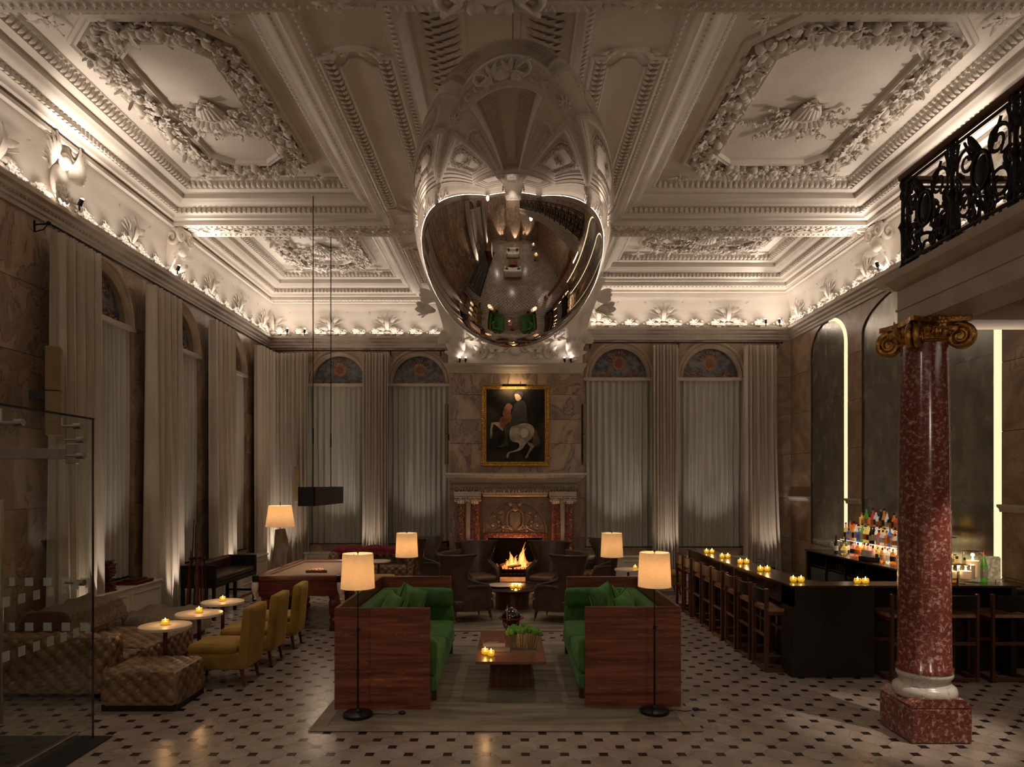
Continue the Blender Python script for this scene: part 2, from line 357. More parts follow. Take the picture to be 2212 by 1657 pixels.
MT['curtain'] = mat('curtain_linen', (.60, .54, .455), .85, col2=(.55, .49, .41), scale=3, stretch=(6, 6, .4), sheen=.1)
MT['sheer'] = cloth('sheer_voile', (.62, .60, .53), .10, .25)
MT['white'] = mat('painted_white', (.62, .57, .48), .4)
MT['cream'] = mat('cream_tabletop', (.62, .53, .40), .35)
MT['bulb'] = glow('lamp_glow', (1, .72, .42), 9)
MT['hot'] = glow('projector_glow', (1, .85, .68), 30)
MT['flame'] = glow('candle_flame', (1, .72, .36), 40)
MT['led'] = glow('led_strip', (1, .80, .46), .95)
MT['votive'] = mat('amber_votive_glass', (.88, .66, .10), .08, trans=.85, emit=(1, .62, .06), es=.10)
MT['brass'] = mat('brass', (.48, .28, .11), .3, 1)
MT['chrome'] = mat('brushed_steel', (.45, .42, .39), .28, 1)
MT['mirror'] = mat('polished_mirror', (.86, .84, .82), .015, 1)
MT['antique'] = mat('antique_mirror', (.22, .215, .18), .26, .8, col2=(.40, .39, .33), scale=5, detail=8, ramp=(.3, .75), stretch=(1, 1, .6), rvar=.08)
MT['barmetal'] = mat('bar_metal', (.020, .017, .015), .36, .3, col2=(.028, .023, .02), scale=3)
MT['bartop'] = mat('bar_top_bronze', (.085, .055, .035), .22, .5, col2=(.065, .043, .028), scale=3)
MT['rug'] = mat('wool_rug', (.25, .21, .145), .95, col2=(.125, .10, .066), scale=2.4, detail=8, dist=.6, stretch=(.5, 3, 1), ramp=(.35, .65), bump=.5, bscale=150)
MT['rugb'] = mat('wool_rug_border', (.26, .215, .15), .95, col2=(.21, .17, .115), scale=4, bump=.5, bscale=150)
MT['firebox'] = mat('firebox_iron', (.004, .004, .004), .8, 0, spec=.05)
MT['flamegold'] = glow('fire_flame', (1, .30, .04), .75)
MT['flamecore'] = glow('fire_core', (1, .50, .12), 1.25)
MT['ember'] = mat('ember', (.05, .01, .005), .9, col2=(.4, .05, .01), scale=30, emit=(1, .16, .03), es=1.6)
MT['log'] = mat('log', (.10, .06, .035), .9, col2=(.03, .018, .012), scale=12)
MT['speaker'] = mat('speaker_cover', (.235, .165, .075), .6, col2=(.21, .145, .065), scale=4)
MT['speaker2'] = mat('speaker_side', (.10, .065, .04), .6)
MT['cloth_felt'] = mat('table_felt', (.23, .155, .11), .95, bump=.1, bscale=200)
MT['glass'] = mat('clear_glass', (.92, .97, .95), .0, trans=1, ior=1.45)
MT['thinglass'] = None
MT['wax'] = mat('candle_wax', (.75, .6, .42), .5, emit=(1, .6, .3), es=.15)
MT['black'] = mat('black_lacquer', (.012, .012, .013), .15, coat=.5)
MT['globe'] = mat('globe_black', (.012, .012, .016), .14, col2=(.10, .07, .05), scale=6, ramp=(.55, .62), coat=.5)
MT['copper'] = mat('copper_arc', (.40, .17, .08), .3, 1)
MT['pompom'] = mat('green_pompom', (.07, .20, .02), .9, col2=(.15, .34, .04), scale=60, bump=1, bscale=90)
MT['stem'] = mat('stem_green', (.06, .12, .03), .6)
MT['paper'] = mat('magazine_paper', (.42, .33, .25), .5)
MT['dwood'] = mat('driftwood', (.30, .235, .165), .8, col2=(.18, .135, .09), scale=8, stretch=(1, 1, .3), bump=.6, bscale=20)
MT['darkglass'] = mat('night_glass', (.02, .025, .03), .08)
MT['lunette'] = mat('stained_glass', (.05, .06, .07), .2, col2=(.16, .17, .18), scale=9, detail=6)
MT['lorange'] = mat('stained_glass_amber', (.34, .16, .03), .3, col2=(.20, .07, .03), scale=20)
MT['lred'] = mat('stained_glass_red', (.17, .045, .03), .3)
MT['frost'] = mat('frosted_dot', (.55, .58, .52), .6, alpha=.42)
MT['mat'] = mat('entrance_mat', (.016, .014, .013), .9, bump=.6, bscale=120)
MT['leafg'] = mat('plant_leaf', (.02, .045, .018), .5)
MT['skin'] = mat('painted_skin', (.55, .36, .25), .5)
def thin(name, col, fac=.12):
    m = bpy.data.materials.new(name); m.use_nodes = True; nt = m.node_tree; N = nt.nodes; L = nt.links; N.remove(N['Principled BSDF']); out = N['Material Output']
    tp = N.new('ShaderNodeBsdfTransparent'); tp.inputs[0].default_value = (*col, 1); g = N.new('ShaderNodeBsdfGlossy'); g.inputs[1].default_value = .02; g.inputs[0].default_value = (1, 1, 1, 1)
    lw = N.new('ShaderNodeLayerWeight'); lw.inputs[0].default_value = .5; pw = N.new('ShaderNodeMath'); pw.operation = 'POWER'; pw.inputs[1].default_value = 4; L.new(lw.outputs['Facing'], pw.inputs[0]); fr = N.new('ShaderNodeMath'); fr.operation = 'MULTIPLY_ADD'; fr.inputs[1].default_value = .55; fr.inputs[2].default_value = .04; L.new(pw.outputs[0], fr.inputs[0]); mx = N.new('ShaderNodeMixShader'); L.new(fr.outputs[0], mx.inputs[0]); L.new(tp.outputs[0], mx.inputs[1]); L.new(g.outputs[0], mx.inputs[2]); L.new(mx.outputs[0], out.inputs[0])
    return m
MT['thinglass'] = thin('pane_glass', (.955, .97, .955))
MT['clearglass'] = thin('thin_clear_glass', (.95, .96, .94))
def shade_mat():
    # linen shade: cloth that lets the bulb shine through
    m = bpy.data.materials.new('linen_shade'); m.use_nodes = True; nt = m.node_tree; N = nt.nodes; L = nt.links; N.remove(N['Principled BSDF']); out = N['Material Output']
    tc = N.new('ShaderNodeTexCoord'); nz = N.new('ShaderNodeTexNoise'); nz.inputs['Scale'].default_value = 110; nz.inputs['Detail'].default_value = 6; L.new(tc.outputs['Object'], nz.inputs['Vector'])
    rp = N.new('ShaderNodeValToRGB'); rp.color_ramp.elements[0].position = .3; rp.color_ramp.elements[1].position = .7
    rp.color_ramp.elements[0].color = (.62, .48, .30, 1); rp.color_ramp.elements[1].color = (.72, .57, .38, 1); L.new(nz.outputs[0], rp.inputs[0])
    d = N.new('ShaderNodeBsdfDiffuse'); t = N.new('ShaderNodeBsdfTranslucent'); L.new(rp.outputs[0], d.inputs[0]); L.new(rp.outputs[0], t.inputs[0])
    mx = N.new('ShaderNodeMixShader'); mx.inputs[0].default_value = .45; L.new(d.outputs[0], mx.inputs[1]); L.new(t.outputs[0], mx.inputs[2])
    e = N.new('ShaderNodeEmission'); e.inputs[1].default_value = .09; L.new(rp.outputs[0], e.inputs[0]); ad = N.new('ShaderNodeAddShader'); L.new(mx.outputs[0], ad.inputs[0]); L.new(e.outputs[0], ad.inputs[1])
    L.new(ad.outputs[0], out.inputs[0]); return m
MT['shade'] = shade_mat()
MT['archstone'] = mat('tan_arch_stone', (.36, .28, .20), .45, col2=(.30, .225, .16), scale=4)
MT['darkstone'] = mat('dark_carved_stone', (.20, .155, .115), .45, col2=(.25, .195, .145), scale=5, bump=.15, bscale=40)
# ================================================================ FLOOR
floor = struct('floor')
PT = .3115; DA = .0355; PX0, PY0 = -.040, 5.353
M().box(XL-.3, XR+.3, YREAR-.3, YBL+.3, -.12, -.003).build('floor_bed', MT['joint'], floor, norm=False)
g_ = .0012; h_ = PT/2
octo = [(h_-DA, DA-g_), (DA-g_, h_-DA), (-DA+g_, h_-DA), (-h_+DA, DA-g_), (-h_+DA, -DA+g_), (-DA+g_, -h_+DA), (DA-g_, -h_+DA), (h_-DA, -DA+g_)]
dsq = [(DA-g_, DA-g_), (-DA+g_, DA-g_), (-DA+g_, -DA+g_), (DA-g_, -DA+g_)]
def tile_geo(mm, poly, x, y, z=0):
    n = len(poly); vs = [(x+u*.992, y+v*.992, z) for u, v in poly]+[(x+u, y+v, z-.004) for u, v in poly]
    mm.add(vs, [tuple(range(n))]+[(i, n+i, n+(i+1) % n, (i+1) % n) for i in range(n)])
RUG1 = (-1.77, 1.675, 6.0, 9.42); RUG2 = (-1.35, 1.40, 10.12, 14.3)
def covered(x, y):
    if RUG1[0]+.1 < x < RUG1[1]-.1 and RUG1[2]+.1 < y < RUG1[3]-.1: return True
    if -.9 < x < .9 and 10.3 < y < 14: return True
    if x < -3.3 and y < 5.9: return True
    if -4.9 < x < -3.3 and 6.6 < y < 7.1: return True
    if x > 3.2 and 7.8 < y < 13 and x < 6: return True
    if x < -4.4 and y > 7: return True
    return False
cand = {'o': [], 'd': []}
i0, i1 = int((XL-PX0)/PT)-1, int((XR-PX0)/PT)+1; j0, j1 = int((YREAR-PY0)/h_)-1, int((YBL-PY0)/h_)+1
for j in range(j0, j1+1):
    for i in range(i0, i1+1):
        off = h_ if j % 2 else 0
        x, y = PX0+i*PT+off, PY0+j*h_
        for k, (px, py) in (('d', (x, y)), ('o', (x+h_, y))):
            if XL < px < XR and YREAR < py < YBL:
                scr = (CX+px*F/py, CY+HC*F/py) if py > 1 else (-1, 9999)
                vis = -30 < scr[0] < 2240 and scr[1] < 1675 and not covered(px, py)
                cand[k].append((0 if vis else 1, py if vis else 99, px, py))
rest = {'o': M(), 'd': M()}
proto_t = {}
for k, poly, nm, mt in (('o', octo, 'marble_tile', 'fmarble'), ('d', dsq, 'black_tile', 'fblack')):
    cand[k].sort(); mm = M(); tile_geo(mm, poly, 0, 0); pr = None
    for q, (a_, b_, x, y) in enumerate(cand[k]):
        if q < 296 and a_ == 0:
            if pr is None: pr = mm.build(nm, MT[mt], floor, norm=False, loc=(x, y, 0))
            else: part_copy(pr, floor, (x, y, random.uniform(-.0004, .0004)))
        else: tile_geo(rest[k], poly, x, y)
rest['o'].build('marble_tiling', MT['fmarble'], floor, norm=False, kind='stuff')
rest['d'].build('black_inset_tiling', MT['fblack'], floor, norm=False, kind='stuff')

# ================================================================ WALLS
class Wall:
    def __init__(s, name, O, U, N): s.o = struct(name); s.O, s.U, s.N = Vector(O), Vector(U), Vector(N); s.n = name
    def p(s, u, z, d): return s.O+s.U*u+s.N*d+Vector((0, 0, z))
    def slab(s, poly, mt='marble', d0=-.012, d1=0, name='marble_slab', inset=.003):
        cx = sum(a for a, b in poly)/len(poly); cz = sum(b for a, b in poly)/len(poly)
        return M().prism(poly, d0, d1, lambda u, v, w_: s.p(u, v, w_)).build(name, MT[mt], s.o)
    def rect(s, u0, u1, z0, z1, **k):
        e = .004; return s.slab([(u0+e, z0+e), (u1-e, z0+e), (u1-e, z1-e), (u0+e, z1-e)], d1=random.uniform(-.001, .001), **k)
    def field(s, u0, u1, zs, mt='marble', wmax=1.5):
        n = max(1, round((u1-u0)/wmax))
        for r, (a, b) in enumerate(zip(zs[:-1], zs[1:])):
            for i in range(n): s.rect(u0+(u1-u0)*i/n, u0+(u1-u0)*(i+1)/n, a, b, mt=mt)
    def back(s, u0, u1, z0, z1, d0=-.3, d1=-.011): s.bk.prism([(u0, z0), (u1, z0), (u1, z1), (u0, z1)], d0, d1, lambda u, v, w_: s.p(u, v, w_))
ZS = [0, .95, 1.86, 2.85, 3.75, 4.62, 5.52]
WIN_H, WIN_Z0, WIN_ZS, WIN_RISE = .80, .72, 4.60, .86
def arch(c, a, b, z0, n=24, t0=0, t1=pi): return [(c+a*cos(t0+(t1-t0)*i/n), z0+b*sin(t0+(t1-t0)*i/n)) for i in range(n+1)]
NW = [0]
def wall_with_windows(name, O, U, N, u0, u1, cs, mt='marble', half=WIN_H):
    w_ = Wall(name, O, U, N); w_.bk = M(); cur = u0
    for c in cs+[None]:
        e = u1 if c is None else c-half
        if e-cur > .05: w_.field(cur, e, ZS, mt); w_.back(cur, e, 0, 5.8)
        if c is None: break
        w_.rect(c-half, c+half, 0, WIN_Z0, mt=mt); w_.back(c-half, c+half, 0, WIN_Z0)
        A = arch(c, half, WIN_RISE, WIN_ZS, 24)
        right = [p for p in A if p[0] >= c-1e-6]; left = [p for p in A if p[0] <= c+1e-6]
        for half_pts, ux in ((right, c+half), (left, c-half)):
            poly = list(half_pts)+([(c, 5.52), (ux, 5.52)] if half_pts is right else [(ux, 5.52), (c, 5.52)])
            w_.slab(poly, mt=mt)
        w_.bk.prism(A+[(c-half, 5.8), (c+half, 5.8)], -.3, -.011, lambda u, v, q: w_.p(u, v, q))
        w_.back(c-half, c+half, 0, 5.8, -.34, -.30)
        cur = c+half
    w_.bk.prism([(u0, 5.5), (u1, 5.5), (u1, ZC), (u0, ZC)], -.3, -.2, lambda u, v, q: w_.p(u, v, q))
    w_.bk.build('backing', MT['mortar'], w_.o)
    for c in cs: window(w_, c, half)
    return w_
def window(w_, c, half=WIN_H):
    NW[0] += 1; o = struct('window_%d' % NW[0])
    f = lambda u, v, q: w_.p(c+u, v, q)
    # arched moulding: swept profile around the arch
    prof = [(half, -.2), (half, .015), (half-.035, .03), (half-.07, .0), (half-.10, .02), (half-.135, -.02), (half-.165, -.05), (half-.165, -.22)]
    n = 28; vs = []; fs = []
    for i in range(n+1):
        t = pi*i/n
        for r, q in prof:
            b = r*(WIN_RISE/half) if r < half else WIN_RISE
            vs.append(f(r*cos(t), WIN_ZS+b*sin(t), q))
    L = len(prof)
    for i in range(n):
        for k in range(L-1): fs.append((i*L+k, i*L+k+1, (i+1)*L+k+1, (i+1)*L+k))
    M().add(vs, fs).build('arch_moulding', MT['archstone'], o, 40)
    r = half-.165; rb = r*WIN_RISE/half
    M().prism(arch(0, r+.01, rb+.01, WIN_ZS), -.16, -.14, f).build('lunette_glass', MT['lunette'], o)
    # painted decoration of the lunette: medallion, garlands
    md = M(); md.prism([(.15*cos(t)*1, WIN_ZS+.36+.17*sin(t)) for t in [2*pi*i/20 for i in range(20)]], -.14, -.134, f)
    md.build('medallion', MT['lorange'], o)
    md = M(); md.prism([(.085*cos(t)*1, WIN_ZS+.36+.10*sin(t)) for t in [2*pi*i/16 for i in range(16)]], -.134, -.128, f); md.build('medallion_centre', MT['lred'], o)
    sc = M(); U_, Z_, N_ = w_.U, Vector((0, 0, 1)), w_.N
    for s_ in (-1, 1):
        sc.spiral(f(s_*.33, WIN_ZS+.16, -.138), U_*s_, Z_, .13, 1.1, .012, 1, pi, 4); sc.spiral(f(s_*.24, WIN_ZS+.44, -.138), U_*s_, Z_, .09, 1.0, .010, -1, pi, 4)
        for q in range(5):
            a = .25+q*.28; sc.leaf(f(s_*.17*cos(a*1.2), WIN_ZS+.36+.19*sin(a*1.2), -.138), U_*s_*cos(a)+Z_*sin(a), N_, .10, .022, .1, 3)
            sc.leaf(f(s_*(.12+.09*q), WIN_ZS+.07+.02*(q % 2), -.138), U_*s_+Z_*.5, N_, .09, .02, .1, 3)
        sc.tube([f(s_*(.05+.11*k), WIN_ZS+.05+.03*sin(k*1.3), -.138) for k in range(6)], .009, 4)
    sc.build('painted_scrollwork', MT['lorange'], o, 50)
    M().prism([(-half-.02, WIN_ZS-.055), (half+.02, WIN_ZS-.055), (half+.02, WIN_ZS+.01), (-half-.02, WIN_ZS+.01)], -.16, .02, f).build('transom', MT['stone'], o)
    M().prism([(-half+.01, WIN_Z0), (half-.01, WIN_Z0), (half-.01, WIN_ZS-.05), (-half+.01, WIN_ZS-.05)], -.26, -.25, f).build('window_pane', MT['darkglass'], o)
    sb = M()
    for u in (-half+.04, 0, half-.04): sb.prism([(u-.03, WIN_Z0), (u+.03, WIN_Z0), (u+.03, WIN_ZS-.05), (u-.03, WIN_ZS-.05)], -.25, -.21, f)
    for z in (WIN_Z0+.03, 2.62, WIN_ZS-.09): sb.prism([(-half, z-.035), (half, z-.035), (half, z+.035), (-half, z+.035)], -.25, -.21, f)
    sb.build('window_frame', MT['white'], o)
    M().prism([(-half-.03, WIN_Z0-.03), (half+.03, WIN_Z0-.03), (half+.03, WIN_Z0), (-half-.03, WIN_Z0)], -.2, .03, f).build('window_sill', MT['marble2'], o)
    M().prism([(-half, WIN_Z0), (-half, WIN_ZS), (-half+.012, WIN_ZS), (-half+.012, WIN_Z0)], -.25, .0, f).build('jamb', MT['marble2'], o)
    M().prism([(half, WIN_Z0), (half, WIN_ZS), (half-.012, WIN_ZS), (half-.012, WIN_Z0)], -.25, .0, f).build('jamb', MT['marble2'], o)
    # voile: a pleated sheet hung just in front of the frame
    def sheet(u, v):
        x = (u-.5)*2*(half-.035); k = .55+.45*(1-v)
        d = -.075+.035*sin(u*2*pi*11+sin(u*9)*1.2)*(.5+.5*min(1, (1-v)*3+.4))+.012*sin(v*5+u*17)
        return f(x+.006*sin(v*9+u*30), WIN_Z0+.02+(WIN_ZS-.06-WIN_Z0-.02)*v, d)
    sh = M().grid(132, 10, sheet).build('sheer_curtain', MT['sheer'], None, 60, norm=False)
    return o, sh
SHEERLAB = []
def curtain(f, width, z0, z1, label, n=9, amp=.055, flare=0, phase=0):
    """pleated curtain; f(u,z,d): u along the rod (metres from the centre)"""
    t = thing('curtain', label, 'curtain', f(0, 0, 0), group=None)
    inv = Vector(f(0, 0, 0)); mm = M()
    for side in (0, 1):
        def sh(u, v):
            z = z0+(z1-z0)*v; wdt = width*(1+flare*max(0, 1-v*1.6)**1.3); x = (u-.5)*wdt+flare*width*.3*max(0, 1-v*1.6)
            a = u*2*pi*n+phase+.5*sin(u*13+phase)
            sa = sin(a); d = amp*(1.15*(abs(sa)**.6)*(1 if sa > 0 else -1)+.25*sin(a*.5+v*2))*(1+.35*(1-v))+side*-.006
            x += .014*sin(a*2)*(1)+.01*sin(v*4+u*11)*(1-v)
            return Vector(f(x, z, d))-inv
        mm.grid(n*12, 14, sh)
    mm.build('drape', MT['curtain'], t, 70)
    hd = M()
    for i in range(n+1):
        u = -width/2+width*i/n; hd.tube([Vector(f(u+.018*cos(a), z1+.045+.018*sin(a)*1.3, .0))-inv for a in [2*pi*k/8 for k in range(8)]], .004, 4, closed=True)
    hd.build('curtain_rings', MT['iron'], t, 60, kind='stuff')
    return t
def rod(f, u0, u1, z, label, brackets):
    t = thing('curtain_rod', label, 'curtain rod', f(0, 0, 0)); inv = Vector(f(0, 0, 0))
    M().tube([Vector(f(u0+(u1-u0)*i/2, z, 0))-inv for i in range(3)], .016, 8).build('pole', MT['iron'], t, 50)
    for b in brackets:
        k = M().tube([Vector(f(b, z, 0))-inv, Vector(f(b, z-.01, -.19))-inv], .010, 6); k.tube([Vector(f(b, z+.04, -.19))-inv, Vector(f(b, z-.10, -.19))-inv], .014, 6)
        k.tube([Vector(f(b, z, -.02))-inv, Vector(f(b, z-.07, -.08))-inv, Vector(f(b, z-.10, -.185))-inv], .007, 5); k.build('bracket', MT['iron'], t, 50)
    for u in (u0, u1): M().sph(Vector(f(u, z, 0))-inv, .028, 8, 6).build('finial', MT['iron'], t, 50)
    return t
LW = [10.0, 12.3, 14.6]; LWR = [-1.2, .9]
wl = wall_with_windows('wall_left', (XL, 0, 0), (0, 1, 0), (1, 0, 0), YREAR, YBL, LWR+LW)
wbl = wall_with_windows('wall_back', (0, YBL, 0), (1, 0, 0), (0, -1, 0), XL, -1.38, [-4.18, -2.23], 'marble')
wbr = wall_with_windows('wall_back_right', (0, YBR, 0), (1, 0, 0), (0, -1, 0), 1.57, XR, [2.48, 4.58], 'marble2')
# label the voiles
sh = sorted([o for o in C.objects if o.name.startswith('sheer_curtain')], key=lambda o: o.name)
LBL = ['grey sheer curtain in the left wall behind the camera, rearmost', 'grey sheer curtain in the left wall behind the camera, nearer one',
       'pleated grey sheer curtain of the nearest tall window on the left wall', 'pleated grey sheer curtain of the middle tall window on the left wall',
       'pleated grey sheer curtain of the farthest tall window on the left wall', 'grey sheer curtain behind the hanging black pool lamp',
       'grey sheer curtain in the window just left of the chimney breast', 'grey sheer curtain in the window just right of the chimney breast', 'grey sheer curtain in the rightmost window behind the bar end']
for o, l in zip(sh, LBL): tag(o, l, 'curtain')
fL = lambda u, z, d: (XL+.22+d, u, z)
def fLc(c): return lambda u, z, d: (XL+.24+d, c+u, z)
for c, wd, lb in ((8.97, .86, 'cream pleated curtain nearest the glass entrance screen, left wall'), (11.27, .92, 'cream pleated curtain on the left wall above the leather bench, second from the entrance'),
                  (13.55, .92, 'cream pleated curtain on the left wall, third from the entrance'), (15.95, 1.0, 'cream pleated curtain at the far end of the left wall in the corner')):
    curtain(fLc(c), wd, .03, 5.30, lb, 9, .07, .06, c)
def fBc(c, y): return lambda u, z, d: (c+u, y-.24-d, z)
curtain(fBc(-5.2, YBL), .74, .03, 5.30, 'cream pleated curtain on the back wall behind the corner lamp', 8, .07, .05, 1)
curtain(fBc(-3.22, YBL), .60, .03, 5.30, 'cream pleated curtain between the two windows left of the fireplace', 8, .065, .04, 2)
curtain(fBc(3.46, YBR), .58, .03, 5.30, 'cream pleated curtain between the two windows right of the fireplace', 8, .065, .04, 3)
curtain(fBc(5.62, YBR), .72, .03, 5.30, 'cream pleated curtain flaring at the foot, right end of the back wall', 9, .07, .22, 4)
for c, lb in ((-2.3, 'cream curtain on the left wall far behind the camera'), (1.95, 'cream curtain on the left wall just behind the camera')):
    curtain(fLc(c), .8, .03, 5.30, lb, 8, .07, 0, c)
rod(lambda u, z, d: (XL+.24+d, u, z), 8.45, 16.2, 5.36, 'black iron curtain rod running along the left wall below the cornice', [8.47, 11.8, 14.0, 16.1])
rod(lambda u, z, d: (u, YBL-.24-d, z), -5.6, -1.6, 5.36, 'thin iron curtain rod on the back wall left of the chimney', [-5.55, -2.9, -1.7])
rod(lambda u, z, d: (u, YBR-.24-d, z), 1.75, 6.1, 5.36, 'thin iron curtain rod on the back wall right of the chimney', [1.8, 3.8, 6.05])
# ---- right wall with arched antique mirrors
wr = Wall('wall_right', (XR, 0, 0), (0, 1, 0), (-1, 0, 0)); wr.bk = M()
MZS, MRISE = 4.90, .60
mirrors = [(13.93, .81), (10.80, 1.80), (7.67, .81)]
cur = YBR
edges = []
for c, a in mirrors:
    edges.append((c+a, cur)); cur = c-a
edges.append((YREAR, cur))
for a, b in edges:
    wr.field(a, b, ZS, 'marble2', 1.6); wr.back(a, b, 0, 5.8)
for k, (c, a) in enumerate(mirrors):
    A = arch(c, a, MRISE, MZS, 32)
    right = [p for p in A if p[0] >= c-1e-6]; left = [p for p in A if p[0] <= c+1e-6]
    wr.slab(list(right)+[(c, 5.52), (c+a, 5.52)], 'marble2'); wr.slab(list(left)+[(c-a, 5.52), (c, 5.52)], 'marble2')
    wr.rect(c-a, c+a, 0, .9, mt='marble2'); wr.back(c-a, c+a, 0, .9)
    wr.bk.prism(A+[(c-a, 5.8), (c+a, 5.8)], -.3, -.011, lambda u, v, q: wr.p(u, v, q))
    t = thing('arched_mirror', ['narrow arched antique mirror with a lit edge, far end of the bar', 'wide arched antique mirror behind the rows of bottles', 'narrow arched antique mirror beyond the candle lanterns'][k], 'mirror', (XR, c, .9))
    inv = Vector((XR, c, .9)); g = lambda u, v, q: Vector(wr.p(u, v, q))-inv
    # mirror glass in three panes
    for z0, z1 in ((.9, 1.9), (1.9, 3.9)):
        for u0, u1 in ([(c-a, c+a)] if a < 1 else [(c-a, c-a/3), (c-a/3, c+a/3), (c+a/3, c+a)]):
            M().prism([(u0+.002, z0+.002), (u1-.002, z0+.002), (u1-.002, z1-.002), (u0+.002, z1-.002)], -.04, -.03, g).build('mirror_pane', MT['antique'], t)
    M().prism([(c-a, 3.904)]+[(c+a, 3.904)]+A, -.04, -.03, g).build('mirror_pane', MT['antique'], t)
    # glowing strip added for reflected niche light: near jamb and half the arch
    lw = .17; vs = []; n = 18
    path = [(c-a, .9), (c-a, MZS)]+[(c-a*cos(pi*.5*i/n), MZS+MRISE*sin(pi*.5*i/n)) for i in range(1, n+1)]
    inn = [(c-a+lw, .9), (c-a+lw, MZS)]+[(c-(a-lw)*cos(pi*.5*i/n), MZS+(MRISE-lw*.35)*sin(pi*.5*i/n)) for i in range(1, n+1)]
    mm = M(); vs = [g(u, z, -.029) for u, z in path]+[g(u, z, -.029) for u, z in inn]+[g(u, z, -.006) for u, z in path]+[g(u, z, -.016) for u, z in inn]; L = len(path)
    fs = []
    for i in range(L-1):
        fs += [(i, i+1, L+i+1, L+i), (2*L+i, 3*L+i, 3*L+i+1, 2*L+i+1), (L+i, L+i+1, 3*L+i+1, 3*L+i), (i, 2*L+i, 2*L+i+1, i+1)]
    mm.add(vs, fs).build('light_strip', MT['led'], t)
wr.bk.prism([(YREAR, 5.5), (YBR, 5.5), (YBR, ZC), (YREAR, ZC)], -.3, -.2, lambda u, v, q: wr.p(u, v, q))
wr.bk.build('backing', MT['mortar'], wr.o)
for a, b in edges[:3]:                                      # dado ledge on the piers
    M().prism([(0, 1.80), (.035, 1.80), (.045, 1.84), (.075, 1.87), (.075, 1.90), (0, 1.90)], a+.01, b-.01, lambda u, v, q: (XR-u, q, v)).build('dado_ledge', MT['stone'], wr.o)
# ---- rear wall (seen only in the mirror egg)
wq = Wall('wall_rear', (0, YREAR, 0), (1, 0, 0), (0, 1, 0)); wq.bk = M()
wq.field(XL, -.3, ZS, 'marble', 1.4); wq.field(1.3, XR, ZS, 'marble', 1.4); wq.field(-.3, 1.3, [2.9, 3.75, 4.62, 5.52], 'marble', 1.6)
wq.back(XL, XR, 0, ZC); wq.bk.build('backing', MT['mortar'], wq.o)
dr = struct('door_1')
M().box(-.3, .0, YREAR-.01, YREAR+.06, 0, 2.9).build('door_jamb', MT['walnut'], dr); M().box(1.0, 1.3, YREAR-.01, YREAR+.06, 0, 2.9).build('door_jamb', MT['walnut'], dr)
M().box(-.3, 1.3, YREAR-.01, YREAR+.08, 2.6, 2.95).build('door_head', MT['walnut'], dr); M().box(.0, 1.0, YREAR, YREAR+.03, 0, 2.6).build('door_leaf', MT['mahog'], dr)
# ---- plaster cove (frieze) above the picture rail, and the rail itself
ROOM = [(XL, YREAR), (XR, YREAR), (XR, YBR), (1.57, YBR), (1.57, YBL), (-1.38, YBL), (XL, YBL)]
cove = [(0, 5.70), (0, 5.92), (.02, 6.12), (.055, 6.28), (.11, 6.40), (.16, 6.455), (.165, 6.50), (.22, 6.51), (.22, 6.56)]
fr = struct('trim_1'); M().ring(ROOM, cove).build('cove', MT['plaster'], fr, 50, norm=False)
railp = [(-.01, 5.46), (.03, 5.47), (.035, 5.52), (.06, 5.535), (.065, 5.58), (.10, 5.61), (.11, 5.65), (.15, 5.68), (.155, 5.73), (.01, 5.735)]
rl = struct('trim_2'); M().ring(ROOM, railp).build('picture_rail', MT['stone'], rl, 35, norm=False)
bd = M()
for (a, b) in (((XL, 4.8), (XL, YBL)), ((XL, YBL), (-1.38, YBL)), ((1.57, YBR), (XR, YBR)), ((XR, YBR), (XR, 6.3))):
    a, b = Vector(a), Vector(b); L = (b-a).length; d = (b-a)/L; n_ = Vector((d.y, -d.x)); q = 0.05
    while q < L:
        c = a+d*q+n_*.075; bd.sph((c.x, c.y, 5.595), (.022, .022, .02), 6, 4); q += .07
bd.build('egg_moulding', MT['stone'], rl, 60, kind='stuff')
# frieze ornaments in local axes: x along the wall, y out of it, z up
X_, Y_, Z_ = Vector((1, 0, 0)), Vector((0, 1, 0)), Vector((0, 0, 1))
pm = M()
for s_ in (-1, 1):
    for k, (r0, xo, zo) in enumerate(((.085, .10, .60), (.06, .27, .52))):
        pm.spiral((s_*xo, .05, zo), X_*s_, Z_, r0, 1.2, .022, -1, pi*.6, 6)
    for k in range(4):
        a = R(88-k*22); pm.tube([(0, .02, .08), (s_*.03*(k+.3), .05, .25), (s_*cos(a)*.30, .06, .22+sin(a)*.27)], [.012, .018, .010], 5)
    pm.leaf((s_*.05, .03, .30), (s_*.9, .2, .5), Y_, .22, .05, .5); pm.leaf((s_*.03, .03, .14), (s_*1, .1, .15), Y_, .2, .045, .5); pm.leaf((s_*.02, .03, .05), (s_*.8, .1, -.1), Y_, .16, .04, .3)
    pm.leaf((s_*.30, .04, .50), (s_*.9, .1, .2), Y_, .14, .035, .6)
pm.sph((0, .05, .66), (.045, .04, .045), 8, 6); pm.leaf((0, .02, .1), (0, .15, 1), Y_, .42, .05, .05, 6); pm.sph((0, .05, .06), (.07, .05, .05), 8, 5)
palm = None
fl = M(); rr = random.Random(3)
for k in range(9):
    a = rr.uniform(-.28, .28); fl.flower((a, .05+rr.uniform(0, .05), .08+.07*sin(k)+.10*abs(a)), (rr.uniform(-.3, .3), 1, rr.uniform(-.1, .6)), rr.uniform(.05, .085), 5)
for k in range(8):
    s_ = 1 if k % 2 else -1; fl.leaf((s_*rr.uniform(.05, .25), .04, .10), (s_*rr.uniform(.3, 1), .3, rr.uniform(-.4, 1)), Y_, rr.uniform(.10, .17), .03, .5, 4)
